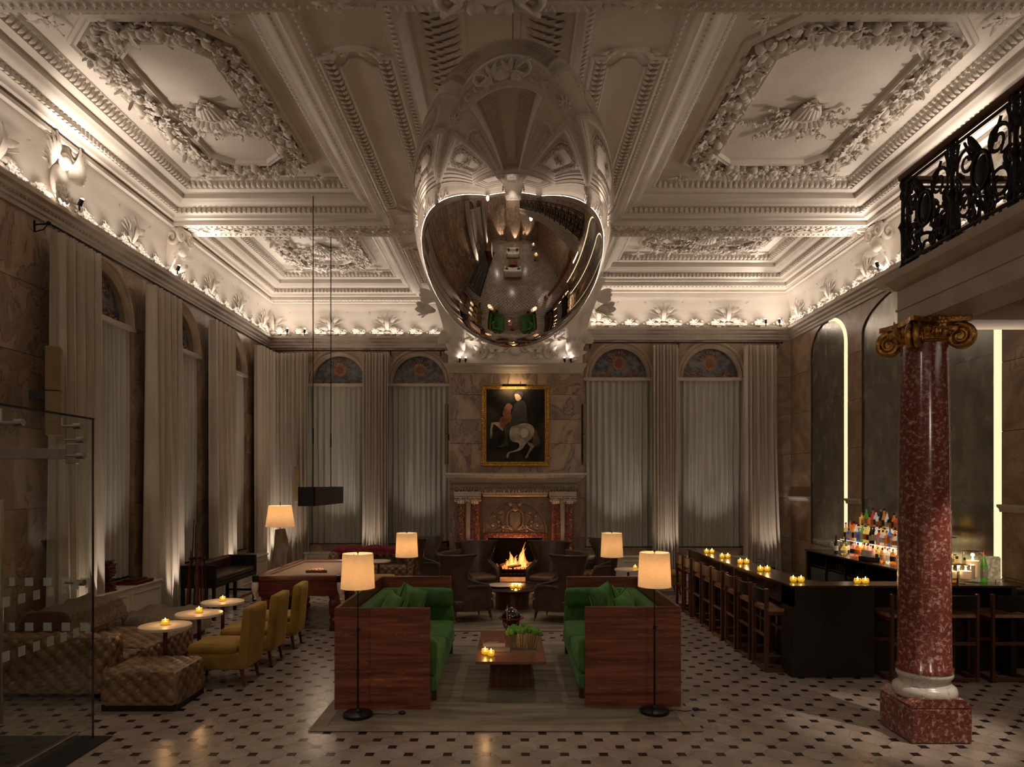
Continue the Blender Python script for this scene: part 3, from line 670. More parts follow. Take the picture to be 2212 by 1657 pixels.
for k in range(7): fl.sph((rr.uniform(-.3, .3), .06, .05+rr.uniform(0, .07)), rr.uniform(.022, .04), 7, 5)
flo = None
def orn(proto, mm, name, loc, rz, sc=1):
    if proto is None: proto = mm.build(name, MT['plaster_orn'], fr, 60, loc=loc); o = proto
    else: o = part_copy(proto, fr, loc)
    o.rotation_euler = (0, 0, rz); o.scale = (sc*1.12, sc*.7, sc*1.08); return proto
walls_o = [((XL+.01, None), 4.9, 16.4, -pi/2, 1.38, (4.9+.3)), ]
def run(u0, u1, pitch, f, rz, skip=()):
    global palm, flo
    n = int((u1-u0)/pitch); 
    for i in range(n+1):
        u = u0+i*pitch
        if not any(abs(u-s_) < .45 for s_ in skip): x, y = f(u); palm = orn(palm, pm, 'palmette', (x, y, 5.76), rz)
        for k in (.0, .33, .66):
            uu = u+pitch*k
            if uu < u1+.3 and not any(abs(uu-s_) < .2 for s_ in skip): x, y = f(uu); flo = orn(flo, fl, 'flower_swag', (x, y, 5.735), rz, .95)
run(5.1, 16.4, 1.40, lambda u: (XL+.0, u), -pi/2, (8.85, 11.9))
run(-5.75, -1.9, 1.38, lambda u: (u, YBL-.0), pi, ())
run(2.0, 6.2, 1.48, lambda u: (u, YBR-.0), pi, ())
run(6.6, 15.4, 1.45, lambda u: (XR-.0, u), pi/2, (8.85, 11.65))
# ================================================================ CEILING
ceil = struct('ceiling')
CF = [(-5.72, -2.11, 12.15, 16.30), (-5.72, -2.11, 6.38, 11.60), (1.73, 5.98, 6.38, 11.60), (1.73, 6.02, 12.15, 15.12),
      (-5.72, -2.11, .60, 5.83), (1.73, 5.98, .60, 5.83), (-5.72, -2.11, -4.25, .05), (1.73, 5.98, -4.25, .05),
      (-1.08, .70, 6.38, 11.60), (-1.08, .70, .60, 5.83), (-1.08, .70, -4.25, .05), (-1.08, .70, 12.15, 14.6)]
xs = sorted({XL-.3, XR+.3}|{a for c in CF for a in c[:2]}); ys = sorted({YREAR-.3, YBL+.3}|{a for c in CF for a in c[2:]})
mm = M(); mt_ = M()
for x0, x1 in zip(xs[:-1], xs[1:]):
    for y0, y1 in zip(ys[:-1], ys[1:]):
        mx, my = (x0+x1)/2, (y0+y1)/2
        if not any(c[0] < mx < c[1] and c[2] < my < c[3] for c in CF): mm.add([(x0, y0, ZC), (x1, y0, ZC), (x1, y1, ZC), (x0, y1, ZC)], [(0, 3, 2, 1)])
mm.build('beam_soffit', MT['plaster'], ceil, norm=False)
M().box(XL-.3, XR+.3, YREAR-.3, YBL+.3, 7.45, 7.55).build('roof_slab', MT['mortar'], ceil)
PR = [(0, 0), (0, .04), (.03, .045), (.10, .05), (.115, .08), (.15, .10), (.19, .10), (.19, .18), (.26, .185), (.30, .20), (.34, .235), (.39, .26), (.39, .33), (.42, .335), (.47, .345), (.51, .36), (.52, .385), (.575, .465), (.60, .47), (.62, .49), (.62, .50), (2, .50)]
def along(rect, ins, step, fn, crn=.0):
    x0, x1, y0, y1 = rect[0]+ins, rect[1]-ins, rect[2]+ins, rect[3]-ins
    for a, b, n_ in (((x0, y0), (x1, y0), (0, 1)), ((x1, y0), (x1, y1), (-1, 0)), ((x1, y1), (x0, y1), (0, -1)), ((x0, y1), (x0, y0), (1, 0))):
        a, b = Vector(a), Vector(b); L = (b-a).length; d = (b-a)/L; n = max(1, int(L/step))
        for i in range(n):
            c = a+d*(L*(i+.5)/n); fn(c, d, Vector(n_))
def cluster(mm, c, d, wid, seed, z, h=.12, sc=1.0):
    """one bunch of fruit, flowers and leaves hanging from plane z at c (2-D), d = run direction"""
    r_ = random.Random(seed); n = Vector((-d.y, d.x)); down = Vector((0, 0, -1)); D3 = Vector((d.x, d.y, 0)); N3 = Vector((n.x, n.y, 0))
    for k in range(2):
        o = r_.uniform(-.5, .5)*wid; p = Vector((c.x, c.y, z))+N3*o+D3*r_.uniform(-.05, .05)+down*h*r_.uniform(.25, .6)
        mm.sph(p, r_.uniform(.045, .075)*sc, 8, 6)
    o = r_.uniform(-.4, .4)*wid; mm.flower(Vector((c.x, c.y, z))+N3*o+D3*r_.uniform(-.06, .06)+down*h*.5, down+N3*r_.uniform(-.6, .6), r_.uniform(.07, .10)*sc, 5)
    for k in range(3):
        s_ = r_.choice((-1, 1)); mm.leaf(Vector((c.x, c.y, z))+N3*s_*wid*.2+down*.03, N3*s_*r_.uniform(.3, 1)+D3*r_.uniform(-1, 1)+down*r_.uniform(0, .5), down, r_.uniform(.13, .20)*sc, .04*sc, r_.uniform(.3, .9), 4)
    if r_.random() < .3: mm.spiral(Vector((c.x, c.y, z))+N3*r_.uniform(-.3, .3)*wid+down*.06, N3, D3, .09*sc, 1.0, .022, r_.choice((-1, 1)), 0, 5, steps=12)
def coffer(ci, rect, detail=True):
    x0, x1, y0, y1 = rect; Z = ZC
    prof = [(d, Z+z) for d, z in PR[:-1]]; ring = [(x0, y0), (x1, y0), (x1, y1), (x0, y1)]
    M().ring(ring, prof).build('coffer_moulding', MT['plaster'], ceil, 35, norm=False)
    lip = [(-.14, Z+.001), (-.135, Z-.02), (-.06, Z-.022), (-.03, Z-.03), (0, Z-.028), (.004, Z+.01)]; M().ring(ring, lip).build('coffer_lip', MT['plaster'], ceil, 35, norm=False)
    k = .62; M().add([(x0+k, y0+k, Z+.5), (x1-k, y0+k, Z+.5), (x1-k, y1-k, Z+.5), (x0+k, y1-k, Z+.5)], [(0, 3, 2, 1)]).build('coffer_panel', MT['plaster'], ceil, norm=False)
    dn = M(); along(rect, .205, .082, lambda c, d, n: dn.box(-.024, .024, -.03, .02, -.035, .035, Matrix.Translation((c.x, c.y, Z+.140)) @ Matrix(((d.x, n.x, 0), (d.y, n.y, 0), (0, 0, 1))).to_4x4()))
    dn.build('dentil_course', MT['plaster'], ceil, norm=False, kind='stuff')
    bd = M(); along(rect, -.095, .085, lambda c, d, n: bd.sph((c.x, c.y, Z-.024), (.026, .026, .02), 6, 4)); bd.build('bead_course', MT['plaster_orn'], ceil, 60, norm=False, kind='stuff')
    lf = M()
    def lfn(c, d, n):
        D3, N3 = Vector((d.x, d.y, 0)), Vector((n.x, n.y, 0)); lf.leaf(Vector((c.x, c.y, Z+.375)), N3*.55+Vector((0, 0, .8)), Vector((0, 0, -1))-N3*-.6, .13, .035, .25, 3)
    along(rect, .515, .085 if detail else .17, lfn); lf.build('leaf_course', MT['plaster_orn'], ceil, 60, norm=False, kind='stuff')
    if not detail: return
    # octagonal frame, garland, vase and corner sprays on the panel
    zp = Z+.5; cx, cy = (x0+x1)/2, (y0+y1)/2; hx, hy = (x1-x0)/2-.62-.27, (y1-y0)/2-.62-.17
    def octa(hx, hy, ch): return [(cx-hx+ch, cy-hy), (cx+hx-ch, cy-hy), (cx+hx, cy-hy+ch), (cx+hx, cy+hy-ch), (cx+hx-ch, cy+hy), (cx-hx+ch, cy+hy), (cx-hx, cy+hy-ch), (cx-hx, cy-hy+ch)]
    outer = octa(hx, hy, .42); inner = octa(hx-.38, hy-.38, .28)
    fp = [(-.05, zp+.01), (-.05, zp-.04), (-.02, zp-.065), (.01, zp-.045), (.035, zp-.06), (.05, zp-.03), (.05, zp+.01)]
    M().ring(outer, fp).build('panel_frame', MT['plaster'], ceil, 35, norm=False); M().ring(inner, fp).build('panel_frame', MT['plaster'], ceil, 35, norm=False)
    mid = octa(hx-.19, hy-.19, .35); gm = M(); q = 0
    for a, b in zip(mid, mid[1:]+mid[:1]):
        a, b = Vector(a), Vector(b); L = (b-a).length; d = (b-a)/L; n = max(1, int(L/.105))
        for i in range(n): q += 1; cluster(gm, a+d*(L*(i+.5)/n), d, .30, ci*1000+q, zp, .14)
    gm.build('fruit_garland', MT['plaster_orn'], ceil, 60, norm=False, kind='stuff')
    v = M(); dwn = Vector((0, 0, -1)); s0 = 1.0
    # vase bowl seen in relief: ribbed half lathe lying against the panel, mouth towards +y
    for k in range(-3, 4):
        a = k*.36; v.tube([(cx+sin(a)*.17, cy+.10, zp-.02-.07*cos(a)), (cx+sin(a)*.18, cy+.0, zp-.03-.09*cos(a)), (cx+sin(a)*.11, cy-.14, zp-.02-.06*cos(a)), (cx+sin(a)*.03, cy-.20, zp-.02)], [.028, .036, .028, .014], 7)
    v.tube([(cx-.2, cy+.13, zp-.05), (cx, cy+.14, zp-.09), (cx+.2, cy+.13, zp-.05)], .025, 6); v.sph((cx, cy-.23, zp-.035), (.07, .04, .035), 8, 5)
    for s_ in (-1, 1):
        for a in (20, 60, 100, 150, -30): v.leaf((cx+s_*.04, cy-.22, zp-.03), (s_*cos(R(a)), sin(R(a))*.6-.6, -.1), dwn, .15, .035, .5, 4)
        for k in range(5): v.leaf((cx+s_*.05*k, cy+.14, zp-.05), (s_*.3*k, 1, -.2), dwn, .17, .035, .6, 4)
    r_ = random.Random(ci+50)
    for s_ in (-1, 1):
        v.spiral((cx+s_*.26, cy+.02, zp-.04), (s_, 0, 0), (0, 1, 0), .10, 1.3, .022, -1, pi*.9, 6); v.spiral((cx+s_*.40, cy+.14, zp-.04), (s_, 0, 0), (0, 1, 0), .08, 1.2, .018, 1, 0, 6)
        for ang, ln in ((10, .85), (52, .62), (-40, .45), (80, .55)):
            a = R(ang); p = Vector((cx+s_*.12, cy+.12, zp)); d = Vector((s_*cos(a), sin(a), 0)); stepn = int(ln/.085)
            for i in range(stepn):
                p = p+d*.085; a2 = a+.35*sin(i*.9); d = Vector((s_*cos(a2), sin(a2), 0)); side = Vector((-d.y, d.x, 0))
                v.leaf(p+dwn*.03, d+side*(1 if i % 2 else -1)*.9+dwn*.3, dwn, .13*(1-.05*i), .035, .6, 4)
                if i % 2: v.sph(p+dwn*.05, .032, 7, 5)
                else: v.flower(p+dwn*.05, dwn, .055, 5)
    v.build('vase_relief', MT['plaster_orn'], ceil, 60, norm=False, kind='stuff')
    sp = M()
    for sx in (-1, 1):
        for sy in (-1, 1):
            c = Vector((cx+sx*(hx-.02), cy+sy*(hy+.0), zp-.03)); sp.flower(c+dwn*.02, dwn, .10, 6)
            for a in range(6): t = a*pi/3+.3; sp.leaf(c, (cos(t), sin(t), -.1), dwn, .16+.06*(a % 2), .035, .4, 4)
    sp.build('corner_rosettes', MT['plaster_orn'], ceil, 60, norm=False, kind='stuff')
for i, r_ in enumerate(CF[:8]): coffer(i, r_, i < 6)
# central deep coffers with big leaf flanks
for i, (x0, x1, y0, y1) in enumerate(CF[8:]):
    ring = [(x0, y0), (x1, y0), (x1, y1), (x0, y1)]
    M().ring(ring, [(-.14, ZC+.001), (-.135, ZC-.02), (-.03, ZC-.03), (0, ZC-.025), (.03, ZC+.02), (.05, ZC+.05), (.055, ZC+.42), (.12, ZC+.45), (.55, ZC+.60), (.58, ZC+.60), (.60, ZC+.63), (.66, ZC+.63), (.9, ZC+.64)]).build('coffer_moulding', MT['plaster'], ceil, 35, norm=False)
    M().add([(x0+.05, y0+.05, ZC+.64), (x1-.05, y0+.05, ZC+.64), (x1-.05, y1-.05, ZC+.64), (x0+.05, y1-.05, ZC+.64)], [(0, 3, 2, 1)]).build('coffer_panel', MT['plaster'], ceil, norm=False)
    bd = M(); along((x0, x1, y0, y1), -.085, .075, lambda c, d, n: bd.leaf((c.x, c.y, ZC-.022), (n.x+d.x*.5, n.y+d.y*.5, 0), (0, 0, -1), .07, .022, .3, 3)); bd.build('leaf_course', MT['plaster_orn'], ceil, 60, norm=False, kind='stuff')
    if i < 2:
        lf = M(); q = y0+.35
        while q < y1-.3:
            for s_, xx in ((1, x0+.12), (-1, x1-.12)):
                for k in range(4): lf.leaf((xx+s_*.085*k, q+.03*k, ZC+.462+.030*k), (s_*.86, .55-.30*k, .38), (0, 0, -1), .19, .046, .06, 5)
            q += .125
        lf.build('acanthus_flank', MT['plaster_orn'], ceil, 60, norm=False, kind='stuff')
# side panels with arched ends, between the coffers
def stadium(x0, x1, y0, y1):
    w_ = x1-x0; r = w_*.30; cx = (x0+x1)/2; p = [(x0, y0+.12)]
    p += [(x0+w_*.18, y0+.12)]+[(cx-r*cos(pi*i/8), y0+.10-r*.55*sin(pi*i/8)) for i in range(0, 9)]+[(x1-w_*.18, y0+.12), (x1, y0+.12)]
    p += [(x1, y1-.12), (x1-w_*.18, y1-.12)]+[(cx+r*cos(pi*i/8), y1-.10+r*.55*sin(pi*i/8)) for i in range(0, 9)]+[(x0+w_*.18, y1-.12), (x0, y1-.12)]
    return p
for (ya, yb) in ((6.95, 11.1), (1.2, 5.2), (12.6, 15.0), (-3.8, -.5)):
    for xa, xb in ((-1.97, -1.22), (.84, 1.58)):
        pth = stadium(xa, xb, ya, yb); M().ring(pth, [(-.03, ZC+.005), (-.03, ZC-.03), (0, ZC-.045), (.03, ZC-.025), (.03, ZC+.005)]).build('band_frame', MT['plaster'], ceil, 35, norm=False)
        M().ring(pth, [(.15, ZC+.005), (.15, ZC-.02), (.17, ZC-.028), (.185, ZC+.005)]).build('band_frame', MT['plaster'], ceil, 35, norm=False)
        lf = M()
        for xx, s_ in ((xa+.09, 1), (xb-.09, -1)):
            q = ya+.2; k = 0
            while q < yb-.15:
                for e in (-1, 1): lf.leaf((xx, q, ZC-.015), (e*.8, -1, 0), (0, 0, -1), .105, .028, .12, 4)
                k += 1; q += .095
        for yy in (ya, yb):
            for k in range(6): cxx = (xa+xb)/2; lf.leaf((cxx+(k-2.5)*.08, yy+(-.0 if yy == ya else .0), ZC-.015), ((k-2.5), .3*(1 if yy == ya else -1), 0), (0, 0, -1), .12, .03, .35, 4)
        lf.build('laurel_band', MT['plaster_orn'], ceil, 60, norm=False, kind='stuff')
# relief on the cross beams
for yb_ in (11.875, 6.10, .325):
    bm_ = M(); bx = M(); xx = -5.5; k = 0
    while xx < 6.1:
        bm_.spiral((xx, yb_, ZC-.01), (1, 0, 0), (0, 1, 0), .11, 1.1, .016, 1 if k % 2 else -1, pi*.5, 4, steps=12)
        for e in (-1, 1): bm_.leaf((xx+.12, yb_, ZC-.01), (1, e*.8, 0), (0, 0, -1), .15, .03, .3, 3)
        xx += .27; k += 1
    for e in (-.235, .235):
        xx = -5.6
        while xx < 6.2: bx.sph((xx, yb_+e, ZC-.005), (.022, .022, .03), 6, 4); xx += .085
    bm_.build('beam_scrolls', MT['plaster_orn'], ceil, 60, norm=False, kind='stuff'); bx.build('beam_beading', MT['plaster_orn'], ceil, 60, norm=False, kind='stuff')
# big cartouches where the middle band meets the near beam
ct = M(); c0 = Vector((-.19, 6.12, ZC-.03)); ct.sph(c0, (.16, .14, .08), 16, 8)
for s_ in (-1, 1):
    ct.spiral(c0+Vector((s_*.34, .12, 0)), (s_, 0, 0), (0, 1, 0), .20, 1.2, .05, 1, pi, 7); ct.tube([c0+Vector((s_*.2, -.15, 0)), c0+Vector((s_*.26, .1, -.02)), c0+Vector((s_*.45, .30, 0))], .035, 6)
    for k in range(5): ct.leaf(c0+Vector((s_*.15, 0, 0)), (s_*cos(k*.5), sin(k*.5-1), 0), (0, 0, -1), .26, .05, .12, 5)
ct.build('ceiling_cartouche', MT['plaster_orn'], ceil, 60)
for xx in (-1.6, 1.2):
    ct = M(); c0 = Vector((xx, 6.15, ZC-.02)); ct.sph(c0, (.11, .09, .06), 12, 7)
    for k in range(9): a = k*.7; ct.leaf(c0, (cos(a), sin(a), 0), (0, 0, -1), .22, .045, .12, 5)
    ct.build('ceiling_mask', MT['plaster_orn'], ceil, 60)
# ---- scrolled consoles and winged cartouches on the frieze
def console(name, loc, rz, winged):
    m_ = M()
    if not winged:
        m_.grid(10, 14, lambda u, v: Vector(((u-.5)*(.16+.26*v**1.5), .06+.34*v**2.2+.05*sin(pi*u), .02+.74*v)))
        m_.grid(4, 14, lambda u, v: Vector((-.5*(.16+.26*v**1.5), (.06+.34*v**2.2)*u, .02+.74*v))); m_.grid(4, 14, lambda u, v: Vector((.5*(.16+.26*v**1.5), (.06+.34*v**2.2)*u, .02+.74*v)))
        for s_ in (-1, 1):
            m_.spiral((s_*.15, .36, .66), (s_, 0, 0), (0, 0, 1), .12, 1.6, .045, -1, pi*.8, 8, steps=22); m_.spiral((s_*.20, .20, .62), (0, 1, 0), (0, 0, 1), .15, 1.4, .04, -1, pi*.5, 7)
            m_.leaf((s_*.10, .1, .10), (s_*.7, .3, .9), (0, 1, 0), .3, .06, .7); m_.leaf((s_*.12, .2, .35), (s_*1, .5, .2), (0, 1, 0), .25, .06, .9)
        m_.sph((0, .30, .48), (.12, .12, .14), 12, 8); m_.sph((0, .10, .10), (.07, .06, .12), 10, 6)
    else:
        m_.sph((0, .14, .30), (.16, .10, .22), 14, 10); m_.sph((0, .22, .56), (.09, .09, .11), 12, 8)
        m_.spiral((-.17, .20, .78), (-1, 0, 0), (0, 0, 1), .17, 1.5, .05, -1, 0, 8, steps=22); m_.spiral((.17, .20, .70), (1, 0, 0), (0, 0, 1), .10, 1.3, .04, -1, 0, 8)
        m_.tube([(-.2, .2, .62), (0, .26, .52), (.2, .2, .62)], .035, 7)
        for s_ in (-1, 1):
            for k in range(7): a = R(80-k*13); m_.leaf((s_*.16, .10, .42), (s_*cos(a), .25, sin(a)), (0, 1, 0), .46-.03*k, .06, .25, 6)
            for k in range(4): m_.leaf((s_*.08, .12, .22-.04*k), (s_*.8, .3, -.3-.2*k), (0, 1, 0), .22, .05, .6, 5)
        for k in range(10): a = k*.63; m_.sph((.12*cos(a), .2, .14+.08*sin(a)), .045, 8, 6)
    o = m_.build(name, MT['plaster_orn'], fr, 60, loc=loc); o.rotation_euler = (0, 0, rz); o.scale = (1, .8, 1); return o
for loc, rz, wg in (((XL+.0, 11.88, 5.74), -pi/2, 0), ((XR, 11.62, 5.74), pi/2, 0), ((XL, 8.85, 5.74), -pi/2, 1), ((XR, 8.85, 5.74), pi/2, 1), ((XL, 6.1, 5.74), -pi/2, 0), ((XR, 5.9, 5.74), pi/2, 0)):
    console('winged_cartouche' if wg else 'scroll_console', loc, rz, wg)
# little projector lamps standing on the rail
for i, (x, y, dx, dy) in enumerate([(-5.33, 16.42, .1, -.2), (-4.93, 16.45, .15, -.2), (5.72, 15.48, -.12, -.2), (6.02, 15.46, -.15, -.2), (-5.62, 8.98, .25, 0), (-5.66, 11.70, .2, 0), (6.12, 11.5, -.2, 0), (6.1, 9.0, -.2, 0)]):
    nm = ['first of the pair of tiny projector lamps in the back left corner', 'second of the pair of tiny projector lamps in the back left corner', 'first of the pair of tiny projector lamps in the back right corner', 'second of the pair of tiny projector lamps in the back right corner',
          'tiny projector lamp below the winged plaster figure, left wall', 'tiny projector lamp below the left scroll console', 'tiny projector lamp below the right scroll console', 'tiny projector lamp behind the balcony railing'][i]
    t = thing('projector_lamp', nm, 'spotlight', (x, y, 5.735)); d = Vector((dx, dy, .6)).normalized()
    M().cyl((0, 0, -.01), (0, 0, .05), .012, n=8).build('stem', MT['blackmetal'], t); a = Vector((0, 0, .05)); M().cyl(a, a+d*.09, .028, n=12).build('lamp_head', MT['blackmetal'], t, 40)
    M().sph(a+d*.095, (.024, .024, .012), 10, 5).build('bulb', MT['hot'], t, 60)
# ================================================================ CHIMNEY BREAST
YF = 15.5; BX0, BX1 = -1.378, 1.572; BC = (BX0+BX1)/2
ch = Wall('wall_fireplace', (0, YF, 0), (1, 0, 0), (0, -1, 0)); ch.bk = M()
FX0, FX1, FZ0, FZ1 = -.525, .705, .12, .975
for z0, z1, n in ((2.30, 3.08, 3), (3.08, 3.62, 3), (3.62, 4.18, 3), (4.18, 4.70, 3)):
    for i in range(n): ch.rect(BX0+(BX1-BX0)*i/n, BX0+(BX1-BX0)*(i+1)/n, z0, z1, mt='marble')
ch.rect(BX0, FX0-.1, 0, 2.30, mt='marble'); ch.rect(FX1+.1, BX1, 0, 2.30, mt='marble'); ch.rect(FX0-.1, FX1+.1, FZ1+.1, 2.3, mt='marble')
ch.bk.box(BX0+.002, FX0-.1, YF+.011, YBL, 0, 4.9); ch.bk.box(FX1+.1, BX1-.002, YF+.011, YBL, 0, 4.9); ch.bk.box(FX0-.1, FX1+.1, YF+.011, YBL, FZ1+.1, 4.9); ch.bk.build('backing', MT['mortar'], ch.o)
for xx, yb in ((BX0, YBL), (BX1, YBR)):
    for a, b in zip(ZS[:-1], ZS[1:]): M().box(xx-.006, xx+.006, YF+.004, yb, a+.003, min(b, 4.9)-.003).build('marble_slab', MT['marble'], ch.o)
crown = [(-.005, 4.66), (.03, 4.665), (.04, 4.72), (.07, 4.75), (.08, 4.80), (.115, 4.83), (.12, 4.875), (-.01, 4.88)]
M().ring([(BX1, YBR), (BX1, YF), (BX0, YF), (BX0, YBL)][::-1], [(-d, z) for d, z in crown], closed=False).build('crown_moulding', MT['stone'], ch.o, 35, norm=False)
# plaster capital flaring up to the ceiling
def cap(u, v):
    # u around three sides, v up
    fl_ = v**1.9; hw = (BX1-BX0)/2+.03+.42*fl_; yf = YF-.03-.80*fl_; z = 4.88+(ZC-4.88)*v
    per = [(-hw, YBR), (-hw, yf), (hw, yf), (hw, YBR)]; s = u*3; k = min(2, int(s)); t = s-k
    a, b = per[k], per[k+1]; return Vector((BC+a[0]+(b[0]-a[0])*t, a[1]+(b[1]-a[1])*t, z))
M().grid(24, 14, cap).build('plaster_capital', MT['plaster'], ch.o, 60, norm=False)
om = M()
def capf(x, v): fl_ = v**1.9; return Vector((BC+x*(1.50+.40*fl_), YF-.04-.80*fl_, 4.88+(ZC-4.88)*v))
N0 = Vector((0, -1, -.3))
for s_ in (-1, 1):
    for k in range(9):
        a = R(-25+k*17); om.leaf(capf(s_*.80, .10), (s_*cos(a)*.55, -.25, abs(sin(a))+.25 if k else .1), N0, .55-.02*abs(k-4), .065, .45, 7)
    for k in range(5): om.leaf(capf(s_*.93, .30), (s_*(.6+.1*k), -.3, .7-.2*k), N0, .42, .07, .8, 6)
    for x, v, r, d in ((.52, .14, .16, 1), (.30, .12, .13, -1), (.15, .20, .10, 1), (.62, .34, .14, -1), (.45, .32, .12, 1)):
        om.spiral(capf(s_*x, v), (s_, 0, 0), (0, -.3, 1), r, 1.3, .035, d, pi*.7, 7); om.leaf(capf(s_*x, v), (s_*.6, 0, .8), N0, .28, .05, .6); om.leaf(capf(s_*x, v), (s_*.9, 0, -.3), N0, .25, .045, .6)
    # drooping lily at the top corners
    for k in range(6):
        a = k*1.05; om.leaf(capf(s_*1.03, .62)+Vector((s_*.06, 0, .06)), (s_*.5+.4*cos(a), -.4, .5*sin(a)-.1), (s_*.6, -.6, 0), .40, .10, .7, 7)
    for k in range(4): om.leaf(capf(s_*.98, .80), (s_*.9, -.4, -.7+.3*k), (0, -1, 0), .45, .09, .6, 7)
    om.sph(capf(s_*.86, .05)+Vector((0, -.03, 0)), (.09, .07, .06), 10, 6)
om.sph(capf(0, .16), (.13, .07, .10), 12, 7)
om.build('acanthus_ornament', MT['plaster_orn'], ch.o, 60, kind='stuff')
for k, (x, dx) in enumerate(((-1.15, .1), (-1.02, .12), (1.20, -.1), (1.34, -.12))):
    t = thing('projector_lamp', 'tiny projector lamp on the chimney ledge, ' + ['outer one at left', 'inner one at left', 'inner one at right', 'outer one at right'][k], 'spotlight', (x, YF-.09, 4.88)); d = Vector((dx, -.4, .7)).normalized()
    M().cyl((0, 0, 0), (0, 0, .04), .01, n=8).build('stem', MT['blackmetal'], t); M().cyl((0, 0, .04), d*.08+Vector((0, 0, .04)), .026, n=12).build('lamp_head', MT['blackmetal'], t, 40)
    M().sph(d*.085+Vector((0, 0, .04)), (.022, .022, .012), 10, 5).build('bulb', MT['hot'], t, 60)
for sx in (-1, 1): spot('capital_uplight', (BC+sx*1.1, YF-.25, 4.95), (BC+sx*.5, YF-.7, 6.5), 12, 100)
# ================================================================ FIREPLACE
fp = thing('fireplace', 'carved stone fireplace with paired red marble columns below the horse painting', 'fireplace', (BC, YF-.4, 0))
O = Vector((BC, YF-.4, 0)); TF = Matrix.Translation(-O)
def T(mm):
    mm.v = [tuple(Vector(p)-O) for p in mm.v]; return mm
def slabprof(z, x0, x1, yf, prof):   # moulding wrapped around front and sides; prof (projection,z)
    m_ = M(); m_.ring([(x0, YF), (x0, yf), (x1, yf), (x1, YF)][::1], [(-d, zz) for d, zz in prof], closed=False)
    # top cap
    d, zz = prof[-1]; m_.add([(x0-d, YF, zz), (x0-d, yf-d, zz), (x1+d, yf-d, zz), (x1+d, YF, zz)], [(0, 1, 2, 3)])
    d, zz = prof[0]; m_.add([(x0-d, YF, zz), (x0-d, yf-d, zz), (x1+d, yf-d, zz), (x1+d, YF, zz)], [(0, 1, 2, 3)]); return T(m_)
slabprof(0, -1.32, 1.50, 15.10, [(-.04, 2.20), (-.02, 2.235), (.015, 2.26), (.03, 2.295), (.07, 2.30), (.10, 2.335), (.11, 2.36), (.14, 2.375), (.14, 2.415)]).build('mantel_shelf', MT['whitestone'], fp, 35)
slabprof(0, -1.22, 1.40, 15.15, [(0, 2.005), (.035, 2.03), (.055, 2.07), (.06, 2.11), (.05, 2.16), (.02, 2.195), (0, 2.20)]).build('frieze', MT['darkstone'], fp, 40)
ll = M(); q = -1.22
r_ = random.Random(4)
while q < 1.42: 
    for k in range(3): ll.leaf((q+r_.uniform(-.02, .02), 15.10, 2.04+.055*k), (r_.uniform(-.6, .6), -.15, -1), (0, -1, 0), .075, .024, .3, 3)
    q += .052
T(ll).build('carved_leaves', MT['darkstone'], fp, 60, kind='stuff')
slabprof(0, -.60, .78, 15.22, [(0, 1.895), (.02, 1.91), (.03, 1.93), (.03, 1.965), (.06, 1.98), (.06, 2.005)]).build('architrave', MT['whitestone'], fp, 35)
M().box(-1.24, 1.42, 15.24, YF, 1.88, 2.005)
for cx in (-.955, 1.135): T(M().bbox(cx-.29, cx+.29, 15.02, YF, 1.90, 2.005, .008)).build('impost_block', MT['walnut_v'] if False else MT['stone'], fp)
shaft = capm = base = None
for cx in (-1.10, -.80, .99, 1.285):
    m_ = M().lathe([(.108, 0), (.108, .02), (.104, .2), (.098, .9), (.088, 1.36), (.09, 1.37)], (0, 0, 0), 24)
    loc = Vector((cx, 15.15, .37))-O
    if shaft is None: shaft = m_.build('column_shaft', MT['redmarble'], fp, 50, loc=loc)
    else: part_copy(shaft, fp, loc)
    m_ = M().lathe([(.092, 0), (.10, .01), (.092, .02), (.098, .06), (.125, .11)], (0, 0, 0), 20); m_.bbox(-.14, .14, -.14, .14, .125, .15, .008)
    for sx in (-1, 1):
        for sy in (-1, 1): m_.spiral((sx*.105, sy*.105, .085), (sx*.7, sy*.7, 0), (0, 0, 1), .038, 1.2, .014, -1, 0, 5, steps=12)
        m_.leaf((sx*.05, -.10, .01), (0, -.3, 1), (0, -1, 0), .10, .028, .5, 4)
    m_.leaf((0, -.10, .01), (0, -.3, 1), (0, -1, 0), .12, .03, .5, 4); m_.sph((0, -.13, .12), .025, 8, 5)
    loc = Vector((cx, 15.15, 1.74))-O
    if capm is None: capm = m_.build('column_capital', MT['whitestone'], fp, 50, loc=loc)
    else: part_copy(capm, fp, loc)
    m_ = M().lathe([(.14, 0), (.145, .02), (.14, .04), (.115, .05), (.12, .07), (.11, .09)], (0, 0, 0), 24); m_.bbox(-.15, .15, -.15, .15, -.28, 0, .008); loc = Vector((cx, 15.15, .28))-O
    if base is None: base = m_.build('column_base', MT['whitestone'], fp, 50, loc=loc)
    else: part_copy(base, fp, loc)
for cx in (-.95, 1.14): T(M().box(cx-.05, cx+.05, 15.34, YF, 0, 1.9)).build('pilaster', MT['whitestone'], fp)
for x0, x1 in ((-1.26, -.64), (.82, 1.44)): T(M().box(x0, x1, 15.42, YF, 0, 1.9)).build('side_panel', MT['darkstone'], fp)
